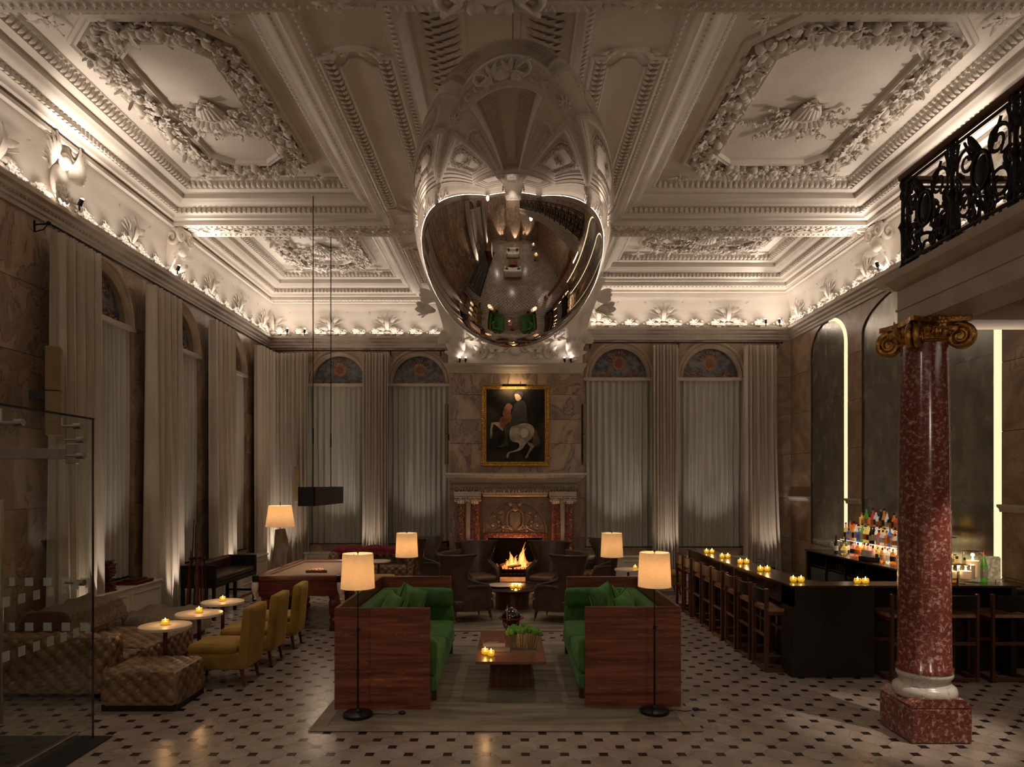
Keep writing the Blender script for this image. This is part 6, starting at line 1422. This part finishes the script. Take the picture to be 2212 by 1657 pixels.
# corner lamp on driftwood
cl = thing('driftwood_lamp', 'driftwood floor lamp with wide lit tapered shade in the back left corner', 'lamp', (-4.72, 14.1, 0))
m_ = M(); m_.tube([(0, 0, 0), (.02, .01, .3), (-.03, 0, .6), (.03, .01, .9), (0, 0, 1.25)], [.20, .17, .14, .15, .10], 12); m_.tube([(.08, 0, 0), (.10, -.05, .4), (.07, -.06, .8), (.09, -.02, 1.1)], [.08, .07, .06, .04], 8); m_.tube([(-.12, 0, 0), (-.13, -.05, .35), (-.08, -.05, .7)], [.07, .06, .03], 8)
m_.build('driftwood_base', MT['dwood'], cl, 60); M().cyl((0, 0, 1.2), (0, 0, 1.80), .008, n=8).build('pole', MT['blackmetal'], cl)
M().lathe([(.29, 1.30), (.225, 1.73), (.222, 1.73), (.287, 1.30), (.29, 1.30)], (0, 0, 0), 48).build('lamp_shade', MT['shade'], cl, 40); M().sph((0, 0, 1.50), .035, 12, 8).build('light_bulb', MT['bulb'], cl, 60)
point('corner_lamp_light', (-4.72, 14.1, 1.55), 18, (1, .76, .52), .06)
# ================================================================ ROUND TABLE
rt = thing('round_table', 'low round dark table on a drum base before the fireplace', 'table', (.02, 12.0, RZ-.002))
M().lathe([(.50, .335), (.515, .34), (.515, .355), (.50, .362), (0, .362)], (0, 0, 0), 64).build('table_top', MT['bartop'], rt, 30); M().lathe([(.30, 0), (.29, .02), (.29, .334), (.3, .336)], (0, 0, 0), 48).build('drum_base', MT['walnut_v'], rt, 30)
pltw = tag(M().lathe([(.09, 0), (.10, .006), (.23, .028), (.245, .036), (.24, .040), (.10, .016), (0, .014)], (0, 0, 0), 48).build('shallow_bowl', MT['cream'], None, 50, loc=(-.16, 12.02, .376)), 'wide shallow cream bowl on the round dark table', 'bowl')
for k, (x, y) in enumerate(((.02, 11.86), (.085, 11.95), (.145, 11.86))): votive(x, y, .376, '%s candle of the three on the round dark table' % ['left', 'middle', 'right'][k], 'candles on the round dark table', 1.2 if k == 1 else 0)
# ================================================================ WING CHAIRS
def wing_chair():
    t = thing('wing_chair', '', 'armchair')          # local: faces +y, back at -y
    def bk(side):
        def g(u, v):
            q = 2*u-1; z = .18+.86*v
            k1 = min(1, max(0, (z-.56)/.13)); k1 = k1*k1*(3-2*k1); k2 = max(0, (z-.70)/.34)
            e = .70*(1-k1)+.40*k1+.17*k2**1.4; d = q*e; r = .285*(1+.10*k2); r -= 0 if side else .05
            L1 = .285*pi/2
            if abs(d) < L1: a = d/.285; x, y = r*sin(a), -r*cos(a)
            else: x, y = r*(1 if d > 0 else -1)*(1+.0), abs(d)-L1
            if k2 > 0: x *= 1+.12*k2*abs(q)
            return Vector((x, y+.02-.13*max(0, z-.4), z+.03*k2*q*q))
        return g
    nu, nv = 36, 20; m_ = M(); m_.grid(nu, nv, bk(1)); m_.grid(nu, nv, bk(0)); n = (nu+1)*(nv+1)
    for i in range(nu): m_.f.append((i, i+1, n+i+1, n+i)); a = nv*(nu+1)+i; m_.f.append((a, a+1, n+a+1, n+a))
    for j in range(nv): a = j*(nu+1); m_.f.append((a, a+nu+1, n+a+nu+1, n+a)); a += nu; m_.f.append((a, a+nu+1, n+a+nu+1, n+a))
    m_.build('wing_back', MT['brown'], t, 60); f0 = bk(1)
    M().tube([f0(1, v/20) for v in range(1, 20)], .018, 7).tube([f0(0, v/20) for v in range(1, 20)], .018, 7).tube([f0(u/24, 1) for u in range(25)], .018, 7).build('piping', MT['brown'], t, 60)
    g_ = bk(0)
    for i, (u, v) in enumerate([(.40, .52), (.5, .52), (.6, .52), (.45, .70), (.55, .70), (.35, .70), (.65, .70), (.5, .86)]):
        p = g_(u, v); M().sph(p+Vector((0, .004, 0)), .011, 8, 5).build('button', MT['brown'], t, 60)
    M().rbox((0, .06, .27), (.262, .29, .09), .05, 5).build('seat_base', MT['brown'], t, 70, weld=True); M().rbox((0, .09, .40), (.225, .27, .055), .05, 5, .012).build('seat_cushion', MT['brownseat'], t, 70, weld=True)
    for s_ in (-1, 1):
        M().tube([(s_*.265, -.05, .56), (s_*.268, .12, .57), (s_*.268, .24, .56), (s_*.268, .275, .50), (s_*.268, .26, .34)], [.035, .04, .042, .038, .03], 10).build('arm', MT['brown'], t, 60)
    for (x, y) in ((-.22, .28), (.22, .28), (-.2, -.2), (.2, -.2)):
        lg = M().cyl((x*1.12, y*1.08, .055), (x, y, .19), .014, .024, n=12).build('leg', MT['mahog'], t, 50); M().cyl((x*1.17, y*1.12, 0), (x*1.12, y*1.08, .055), .010, .014, n=12).build('brass_tip', MT['brass'], lg, 50)
    return t
wc = wing_chair()
pos = [(-.74, 10.95, -67, 'dark leather wing chair seen from behind, near left of the round table', 1), (.80, 10.93, 67, 'dark leather wing chair seen from behind, near right of the round table', 1),
       (-.66, 13.1, -153, 'buttoned brown leather wing chair left of the fire, facing the room', 1), (.72, 13.1, 153, 'buttoned brown leather wing chair right of the fire, facing the room', 1),
       (-1.62, 14.3, -110, 'dark leather wing chair beside the mustard chair, far left of the fireplace', 0), (1.78, 13.72, 112, 'dark leather wing chair behind the right rear floor lamp', 0)]
for k, (x, y, a, l, on) in enumerate(pos):
    if k == 0: o = wc; o.location = (x, y, RZ-.002); o.rotation_euler = (0, 0, R(a)); o['label'] = l; o['group'] = 'wing chairs around the fireplace'
    else: o = copy_tree(wc, (x, y, (RZ-.002) if on else 0), R(a), l, 'wing chairs around the fireplace')
for o in [wc]+[o for o in C.objects if o.name.startswith('wing_chair.')]: o.scale = (1.14, 1.14, 1.0)
# ================================================================ MUSTARD CHAIRS
def slipper():
    t = thing('slipper_chair', '', 'chair')          # faces -x ; back at +x
    M().rbox((-.06, 0, .27), (.29, .245, .09), .03, 4).build('seat_base', MT['yellow'], t, 70, weld=True); M().rbox((-.09, 0, .395), (.26, .24, .055), .045, 5, .02).build('seat_cushion', MT['yellow'], t, 70, weld=True)
    m_ = M().rbox((0, 0, 0), (.055, .25, .33), .035, 5); m_.v = [(p[0]+.235+.09*(p[2]+.33), p[1]*(1-.04*(p[2]+.33)), p[2]+.515) for p in m_.v]; m_.build('backrest', MT['yellow'], t, 70, weld=True)
    for (x, y, s) in ((-.30, -.2, -1), (-.30, .2, -1), (.22, -.2, 1), (.22, .2, 1)): M().cyl((x+s*.03, y, 0), (x, y, .19), .016, .026, n=4).build('leg', MT['mahog'], t)
    return t
sl = slipper(); k = 0
for x, y, a, l in ((-3.10, 7.57, 0, 'mustard velvet slipper chair nearest the camera beside the bistro tables'), (-3.10, 8.38, 2, 'middle mustard velvet slipper chair beside the bistro tables'), (-3.10, 9.2, 4, 'farthest of the three mustard velvet slipper chairs'),
                   (-2.55, 12.95, 185, 'mustard velvet chair back beyond the pool table, by the rear lamp'), (1.50, 14.65, 185, 'mustard velvet chair half hidden right of the wing chairs'), (2.98, 13.7, 182, 'tan slipper chair with its back next to the far bar stool')):
    g = 'mustard slipper chairs'
    if k == 0: sl.location = (x, y, 0); sl['label'] = l; sl['group'] = g
    else: copy_tree(sl, (x, y, 0), R(a), l, g)
    k += 1
# ================================================================ BISTRO TABLES
def bistro(x, y, r, z, label, mt='cream'):
    t = thing('bistro_table', label, 'table', (x, y, 0)); M().lathe([(r-.01, z-.032), (r, z-.028), (r, z-.004), (r-.004, z), (0, z)], (0, 0, 0), 48).build('table_top', MT[mt], t, 30)
    M().cyl((0, 0, .01), (0, 0, z-.03), .022, n=12).build('pole', MT['brass'] if 0 else MT['mahog'], t, 50); M().lathe([(.17, 0), (.17, .012), (.03, .02)], (0, 0, 0), 32).build('foot_plate', MT['blackmetal'], t, 40); return t
for (px, py, Y, l) in ((357, 1350, 7.35, 'nearest'), (430, 1325, 8.05, 'middle'), (481, 1300, 8.85, 'farthest')):
    x = GX(px, Y); bistro(x, Y, .262, .66, 'round cream bistro table, %s of the three beside the mustard chairs' % l); votive(x, Y, .66, 'candle on the %s of the three cream bistro tables' % l, None, 1.2)
bistro(GX(1357, 12.6), 12.6, .25, .62, 'round cream side table with a candle right of the rear lamp'); votive(GX(1372, 12.6), 12.6, .62, 'candle on the side table right of the rear lamp', None, .6)
bistro(GX(818, 14.2), 14.2, .25, .60, 'round pale side table beyond the pool table, by the back wall')
# ================================================================ TUFTED SOFAS
def tuft(name, x0, x1, y0, y1, z0, z1, label, r=.09, parts=(), cat='sofa', mt='tan'):
    t = thing(name, label, cat, ((x0+x1)/2, (y0+y1)/2, 0)); hx, hy, hz = (x1-x0)/2, (y1-y0)/2, (z1-z0)/2
    M().rbox((0, 0, z0+hz), (hx, hy, hz), r, 4, 0, .05, .155, skip=((2, -1),)).build('tufted_seat', MT[mt], t, 80)
    M().box(-hx+.03, hx-.03, -hy+.03, hy-.03, 0, z0+.03).build('plinth', MT['blackmetal'], t)
    for (nm, a, b, c, d, e, f) in parts: M().rbox(((a+b)/2, (c+d)/2, (e+f)/2), ((b-a)/2, (d-c)/2, (f-e)/2), r, 4, 0, .05, .155).build(nm, MT[mt], t, 80)
    return t
tuft('tufted_ottoman', -3.92, -3.15, 6.52, 7.17, .03, .40, 'tan tufted leather ottoman block at the front corner of the sofa group', cat='ottoman')
tuft('tufted_sofa', -5.3, -3.96, 6.95, 7.5, .03, .40, 'tan tufted leather sofa with its buttoned back to the camera', parts=(('tufted_back', -.675, .675, -.40, -.12, .05, .66),))
tuft('tufted_sofa', -5.35, -4.0, 7.6, 8.75, .05, .38, 'tan tufted leather sofa unit with a grey fur throw on its back', parts=(('tufted_back', -.675, -.35, -.5, .5, .3, .70),))
tuft('tufted_ottoman', -5.3, -4.42, 8.95, 10.05, .05, .36, 'tan tufted chaise covered by a brown fur throw, farthest unit', cat='ottoman')
def throw(name, label, mt, fn, nu=30, nv=24, seed=0, loc=(0, 0, 0)):
    m_ = M(); r_ = random.Random(seed); ph = [r_.uniform(0, 6) for _ in range(6)]
    def g(o):
        def h(u, v):
            p = Vector(fn(u, v)); sd = getattr(fn, 'side', lambda p: Vector((0, 0, 0)))(p); w_ = .018*sin(u*17+ph[0]+v*5)+.014*sin(v*23+ph[1]+u*7)+.010*sin(u*41+v*37+ph[2]); n = Vector((0, 0, 1)) if o < 0 else Vector((0, 0, 1)); return p+n*w_*(.3 if sd.length else 1)+sd*(o+w_*.7)+Vector((0, 0, o if not sd.length else 0))
        return h
    m_.grid(nu, nv, g(.0)); m_.grid(nu, nv, g(.022)); n = (nu+1)*(nv+1)
    for i in range(nu): m_.f.append((i, i+1, n+i+1, n+i)); a = nv*(nu+1)+i; m_.f.append((a, a+1, n+a+1, n+a))
    for j in range(nv): a = j*(nu+1); m_.f.append((a, a+nu+1, n+a+nu+1, n+a)); a += nu; m_.f.append((a, a+nu+1, n+a+nu+1, n+a))
    return tag(m_.build(name, MT[mt], None, 80, loc=loc), label, 'throw')
def drape(x0, x1, y0, y1, zt, dl, dr, df, db):   # drape over a box top: overhang on each side
    def f(u, v):
        X = x0-dl+(x1-x0+dl+dr)*u; Y = y0-df+(y1-y0+df+db)*v; z = zt; a = .02
        if X < x0: z -= (x0-X); X = x0-.01-a
        elif X > x1: z -= (X-x1); X = x1+.01+a
        if Y < y0: z -= (y0-Y); Y = y0-.01-a
        elif Y > y1: z -= (Y-y1); Y = y1+.01+a
        z2 = max(z, .07); return (X, Y, z2)
    f.side = lambda p: Vector(((p.x > x1+.005)-(p.x < x0-.005), (p.y > y1+.005)-(p.y < y0-.005), 0))
    return f
throw('fur_throw', 'shaggy grey-brown fur throw spread over the sofa back by the white cabinet', 'fur', drape(-5.34, -4.95, 7.65, 8.7, .735, .1, .26, .12, .1), seed=1)
throw('fur_throw', 'dark brown fur throw covering the far chaise under the bistro tables', 'fur', drape(-5.28, -4.44, 9.0, 10.0, .385, .1, .30, .28, .1), seed=2)
tag(M().rbox((0, 0, 0), (.22, .09, .20), .08, 5, .02).build('fur_cushion', mat('dark_red_cushion', (.05, .012, .012), .9, sheen=.3), None, 80, weld=True, loc=(-4.9, 7.25, .60), rot=(R(-12), 0, R(10))), 'dark red cushion behind the glass screen on the tufted sofa', 'cushion')
# back chesterfield with red throw
tuft('chesterfield_sofa', -3.95, -2.1, 14.9, 15.75, .06, .42, 'tufted olive chesterfield below the back wall window, beyond the pool table', parts=(('tufted_back', -.92, .92, .20, .45, .3, .74), ('tufted_arm', -.95, -.72, -.4, .3, .3, .70), ('tufted_arm', .72, .95, -.4, .3, .3, .70)))
throw('red_throw', 'dark red shaggy throw along the top of the far chesterfield', 'redfur', drape(-3.85, -2.35, 15.12, 15.36, .775, .05, .05, .14, .1), 40, 16, 3)
# ================================================================ POOL TABLE
pl_ = thing('pool_table', 'mahogany pool table with taupe cloth and turned legs', 'pool table', (-3.115, 11.18, 0)); hx, hy = .645, 1.12
M().bbox(-hx+.10, hx-.10, -hy+.10, hy-.10, .77, .79, .004).build('cloth_bed', MT['cloth_felt'], pl_)
for a in ((-hx, hx, -hy, -hy+.11), (-hx, hx, hy-.11, hy), (-hx, -hx+.11, -hy+.112, hy-.112), (hx-.11, hx, -hy+.112, hy-.112)): M().bbox(*a, .75, .83, .014).build('rail', MT['poolwood'], pl_)
for a in ((-hx+.112, hx-.112, -hy+.112, -hy+.14), (-hx+.112, hx-.112, hy-.14, hy-.112), (-hx+.112, -hx+.14, -hy+.142, hy-.142), (hx-.14, hx-.112, -hy+.142, hy-.142)): M().bbox(*a, .79, .822, .008).build('cushion_rail', MT['cloth_felt'], pl_)
for a in ((-hx+.05, hx-.05, -hy+.06, -hy+.09), (-hx+.05, hx-.05, hy-.09, hy-.06), (-hx+.05, -hx+.08, -hy+.09, hy-.09), (hx-.08, hx-.05, -hy+.09, hy-.09)):
    M().bbox(*a, .52, .75, .006).build('apron', MT['poolwood'], pl_)
M().bbox(-hx+.04, hx-.04, -hy+.05, -hy+.06, .60, .72, .003).build('apron_panel', MT['poolwood'], pl_)
leg = None
for x in (-hx+.14, hx-.14):
    for y in (-hy+.16, 0, hy-.16):
        if leg is None: leg = M().lathe([(.07, 0), (.085, .02), (.085, .07), (.06, .09), (.075, .11), (.085, .16), (.055, .20), (.07, .22), (.085, .26), (.09, .42), (.075, .46), (.09, .50), (.10, .53), (.10, .60)], (0, 0, 0), 20).build('turned_leg', MT['poolwood'], pl_, 40, loc=(x, y, 0))
        else: part_copy(leg, pl_, (x, y, 0))
for x in (-hx, hx):
    for y in (-hy, 0, hy):
        if y: M().lathe([(.05, .73), (.055, .68), (.045, .60), (.02, .54), (.012, .50), (.02, .48), (0, .47)], (x*.97, y*.985, 0), 12).build('pocket_net', MT['cream'], pl_, 60)
        M().lathe([(.055, .832), (.06, .828), (.06, .76), (.05, .74)], (x*.95, y*.965, 0), 16).build('pocket', MT['blackmetal'], pl_, 50)
tri = tag(M().build('ball_rack', MT['mahog'], None, loc=(-3.05, 10.72, .79)) if 0 else (lambda m: m.build('ball_rack', MT['mahog'], None, loc=(-3.02, 10.78, .79)))(
    (lambda m: [m.box(-.16, .16, -.008, .008, 0, .035, Matrix.Translation((c[0], c[1], 0)) @ Matrix.Rotation(a, 4, 'Z')) for c, a in (((0, -.09), 0), ((-.08, .05), R(60)), ((.08, .05), R(-60)))] and m)(M())), 'wooden triangle rack with balls on the pool table', 'ball rack')
bm0 = [mat('ball_'+n, c, .1, coat=1) for n, c in (('orange', (.75, .22, .03)), ('red', (.6, .04, .02)), ('yellow', (.8, .45, .05)))]; q = 0
bt = None
for r in range(5):
    for k in range(5-r):
        o = M().sph((0, 0, 0), .0262, 14, 10).build('pool_ball', bm0[q % 3], None, 180, loc=(-3.02+(k-(4-r)/2)*.0535, 10.78-.055+r*.0463, .7905+.0262)); cn = ['orange', 'red', 'yellow'][q % 3]
        tag(o, '%s pool ball inside the wooden triangle' % cn, 'ball', '%s balls in the triangle' % cn); q += 1
tag(M().sph((0, 0, 0), .0262, 14, 10).build('cue_ball', MT['cream'], None, 180, loc=(-2.85, 12.0, .8165)), 'single white cue ball on the far part of the pool table', 'ball')
# ================================================================ CUE RACK
cr_ = thing('cue_stand', 'round red wood cue stand before the leather bench', 'cue stand', (-4.80, 10.55, 0))
M().lathe([(.19, 0), (.20, .02), (.19, .05), (.15, .06)], (0, 0, 0), 28).build('stand_base', MT['poolwood'], cr_, 40); M().lathe([(.03, .05), (.045, .2), (.025, .4), (.035, .8), (.02, .9), (.04, 1.0), (.02, 1.05), (.035, 1.10), (.025, 1.16), (.0, 1.20)], (0, 0, 0), 14).build('stand_post', MT['poolwood'], cr_, 50)
M().lathe([(.09, 1.02), (.125, 1.02), (.125, 1.04), (.09, 1.04), (.09, 1.02)], (0, 0, 0), 28).build('cue_ring', MT['blackmetal'], cr_, 40)
for k in range(9):
    a = k*2*pi/9+.2; h = (1.02 if k % 3 else 1.45)+.03*k; t = (h-.05)/1.0
    p0 = Vector((.165*cos(a), .165*sin(a), .055)); p1 = Vector((.128*cos(a)*.8, .128*sin(a)*.8, 1.02)); p2 = p0+(p1-p0)*((h-.055)/(1.02-.055)) if h > 1.02 else p1
    o = tag(M().cyl(p0, p2, .014, .006, n=8).build('pool_cue', MT['poolwood'] if k % 3 else MT['blackmetal'], None, 50, loc=(-4.80, 10.55, 0)), 'short red-brown pool cue, %s around the round cue stand' % ORD[k] if k % 3 else 'tall dark pool cue, %s rising above the cue stand' % ORD[k//3], 'cue', 'red-brown cues in the stand' if k % 3 else 'tall dark cues in the stand')
# ================================================================ LEATHER BENCH
be = thing('leather_bench', 'raised dark leather bench with box arms along the left wall', 'bench', (-5.0, 11.9, 0)); x0, x1, y0, y1 = -.28, .28, -.9, .9
M().rbox((0, 0, .62), (.27, .84, .05), .03, 4, .008).build('seat', MT['benchleather'], be, 70, weld=True); M().bbox(x0, x1, y0+.02, y1-.02, .50, .57, .006).build('seat_frame', MT['blackmetal'], be)
for y in (y0, y1-.07): M().bbox(x0, x1, y, y+.07, .52, .865, .008).build('arm_panel', MT['blackmetal'], be)
M().bbox(x0, x0+.07, y0+.072, y1-.072, .57, .865, .008).build('back_panel', MT['benchleather'], be)
M().rbox((x0+.10, 0, .75), (.03, .80, .10), .02, 4, .006).build('back_pad', mat('oxblood_leather', (.045, .014, .012), .35), be, 70, weld=True)
for x in (x0+.03, x1-.035):
    for y in (y0+.035, -.02, y1-.035): M().bbox(x-.025, x+.025, y-.025, y+.025, 0, .52, .004).build('leg', MT['blackmetal'], be)
M().bbox(x1-.05, x1-.02, y0+.06, y1-.06, .16, .20, .004).build('foot_rail', MT['brass'] if 0 else MT['walnut_v'], be)
for y in (y0+.035, y1-.035): M().bbox(x0+.05, x1-.06, y-.015, y+.015, .20, .24, .004).build('side_rail', MT['blackmetal'], be)
# ================================================================ RADIATOR CABINETS
def radcab(loc, ln, d, h, rz, label):
    t = thing('radiator_cabinet', label, 'cabinet', loc, rz); M().bbox(-ln/2, ln/2, 0, d, 0, h-.03, .004).build('body', MT['white'], t); M().bbox(-ln/2-.02, ln/2+.02, 0, d+.025, h-.03, h, .006).build('top', MT['white'], t)
    n = max(1, round(ln/.8))
    for k in range(n):
        a, b = -ln/2+ln*k/n+.05, -ln/2+ln*(k+1)/n-.05; M().ring([(a, .09), (b, .09), (b, h-.10), (a, h-.10)], [(0, d), (0, d+.012), (.018, d+.016), (.03, d+.002)]).build('panel_frame', MT['white'], t, 35, norm=False)
        o = [c for c in t.children if c.name.startswith('panel_frame')][-1]; me = o.data
        for v_ in me.vertices: v_.co = (v_.co.x, v_.co.z, v_.co.y)
    M().bbox(-ln/2-.004, ln/2+.004, 0, d+.008, 0, .07, .003).build('plinth', MT['white'], t); return t
radcab((XL+.004, 10.0, 0), 1.85, .36, .67, -pi/2, 'long white panelled radiator cabinet under the nearest left window')
radcab((XL+.004, 12.4, 0), 1.5, .30, .62, -pi/2, 'white radiator cabinet behind the leather bench')
radcab((XL+.004, 14.75, 0), 1.5, .42, .62, -pi/2, 'white radiator cabinet beyond the leather bench, near the back corner')
radcab((-4.15, YBL-.004, 0), 1.5, .34, .55, pi, 'white radiator cabinet under the back wall window behind the chesterfield')
radcab((-2.2, YBL-.004, 0), 1.45, .34, .55, pi, 'white radiator cabinet left of the fireplace')
radcab((2.45, YBR-.004, 0), 1.5, .30, .55, pi, 'white radiator cabinet right of the fireplace'); radcab((4.6, YBR-.004, 0), 1.4, .30, .55, pi, 'white radiator cabinet behind the far end of the bar')
# wooden disc sculpture and boxes on the near cabinet
sc_ = thing('disc_sculpture', 'stacked dark wooden disc sculpture on the white cabinet', 'sculpture', (-5.66, 9.62, .67)); r_ = random.Random(2); z = 0
for k in range(17):
    w_ = r_.uniform(.085, .115)*(1.05 if k < 2 else 1)*(.75 if k % 8 == 7 else 1); h = r_.uniform(.018, .03); M().bbox(-w_, w_, -w_*.8, w_*.8, z, z+h, .006, Matrix.Rotation(r_.uniform(-.4, .4), 4, 'Z') @ Matrix.Translation((r_.uniform(-.008, .008), 0, 0))).build('wood_disc', MT['mahog'], sc_); z += h+.0005
tag(M().bbox(-.16, .16, -.24, .24, 0, .05, .006).build('games_box', mat('red_lacquer_box', (.12, .015, .012), .3), None, loc=(-5.68, 10.42, .67)), 'flat dark red box on the white cabinet, lower one', 'box')
tag(M().bbox(-.10, .10, -.16, .16, 0, .03, .005).build('games_box', MT['mahog'], None, loc=(-5.67, 10.40, .7205)), 'smaller brown box stacked on the flat red box', 'box')
# box stacks beside the fireplace
bz = .55
for k, (w_, d_, h_, mt, l) in enumerate(((.24, .16, .13, 'mahog', 'reddish wooden box on the cabinet left of the fireplace, bottom of the stack'), (.19, .13, .10, 'walnut_v', 'smaller wooden box in the middle of the stack left of the fireplace'), (.22, .14, .045, 'black', 'thin black box on top of the stack left of the fireplace'))):
    tag(M().bbox(-w_, w_, -d_, d_, 0, h_, .008).build('wooden_box', MT[mt], None, loc=(-1.72+.01*k, YBL-.19, bz)), l, 'box'); bz += h_+.0005
# ================================================================ WALL SPEAKERS
def speaker(loc, rz, w_, d_, h_, label, two=True):
    t = thing('wall_speaker', label, 'speaker', loc, rz); n = 2 if two else 1
    for k in range(n): M().bbox(-w_/2, w_/2, 0.05, .05+d_, k*h_/n+.004, (k+1)*h_/n-.004, .008).build('cabinet', MT['speaker'], t)
    M().bbox(-.03, .03, -.12 if rz == R(-62) else 0, .06, h_*.4, h_*.5, .004).build('bracket', MT['blackmetal'], t); return t
speaker((-5.60, 8.22, 2.74), R(-62), .27, .16, 1.06, 'tall beige wall speaker column on the left wall above the glass screen')
speaker((BX0-.004, 15.72, 2.62), R(90), .16, .08, 1.38, 'slim brown speaker column mounted at the left side of the chimney breast')
speaker((BX1+.004, 15.68, 2.62), R(-90), .16, .08, 1.38, 'slim brown speaker column mounted at the right side of the chimney breast')
speaker((-5.05, YBL-.33, 1.75), pi, .12, .08, .85, 'slim brown speaker column half hidden by the corner curtain')
# ================================================================ BEHIND THE CAMERA (seen in the mirror egg)
t = thing('rug', 'pale rug behind the camera reflected in the egg', 'rug', (0, 1.6, 0)); M().bbox(-1.2, 1.2, -2.4, 2.0, .003, .014, .004).build('pile', MT['rugb'], t)
for y, a, l in ((-.3, 0, 'white sofa behind the camera facing the coffee table'), (2.45, pi, 'white sofa with its back to the green sofas, seen in the egg')):
    t = thing('white_sofa', l, 'sofa', (0, y, .014), a)
    M().rbox((0, 0, .24), (1.0, .42, .16), .05, 4).build('seat_base', MT['white'], t, 70, weld=True); M().rbox((0, -.33, .52), (1.0, .12, .28), .08, 4).build('backrest', MT['white'], t, 70, weld=True)
    for s_ in (-1, 1): M().rbox((s_*.92, 0, .40), (.11, .42, .22), .09, 4).build('arm', MT['white'], t, 70, weld=True)
    for s_ in (-1, 1): M().rbox((s_*.45, .05, .45), (.42, .33, .06), .05, 4, .01).build('seat_cushion', MT['white'], t, 70, weld=True)
    for s_ in (-1, 1):
        m_ = M().rbox((0, 0, 0), (.18, .06, .18), .06, 4, .02); o = m_.build('throw_pillow', MT['greenp'], None, 80, weld=True, loc=((s_*.7)*cos(a), y-.16*cos(a), .70), rot=(R(-15)*cos(a), 0, 0)); tag(o, 'green pillow at the %s end of the %s white sofa behind the camera' % ('left' if s_ < 0 else 'right', 'rear' if y < 0 else 'front'), 'pillow')
t = thing('coffee_table', 'low dark coffee table between the white sofas behind the camera', 'table', (0, 1.1, .014)); M().bbox(-.6, .6, -.45, .45, .30, .36, .004).build('table_top', MT['walnut_t'], t); M().bbox(-.4, .4, -.3, .3, 0, .30, .004).build('pedestal', MT['walnut_v'], t)
t = thing('reception_desk', 'dark wooden reception desk with lattice front behind the camera', 'desk', (-4.1, -.5, 0), R(-20)); M().bbox(-.35, .35, -1.3, 1.3, 0, 1.05, .01).build('body', MT['walnut'], t); M().bbox(-.42, .42, -1.38, 1.38, 1.05, 1.10, .006).build('top', MT['walnut_t'], t)
for k in range(6): M().box(.352, .362, -.03, .03, .1, .95, Matrix.Translation((0, -1+.4*k, 0))).build('lattice_bar', MT['led'], t)
for k, (x, y) in enumerate(((3.6, .8), (3.9, -1.4))): bistro(x, y, .35, .72, 'small round table behind the camera, %s one' % ['nearer', 'farther'][k]); votive(x, y, .72, 'candle on the %s small table behind the camera' % ['nearer', 'farther'][k], None, 3)
floor_lamp(-2.2, -3.6, 'floor lamp by the rear wall at the left'); floor_lamp(2.3, -3.6, 'floor lamp by the rear wall at the right')
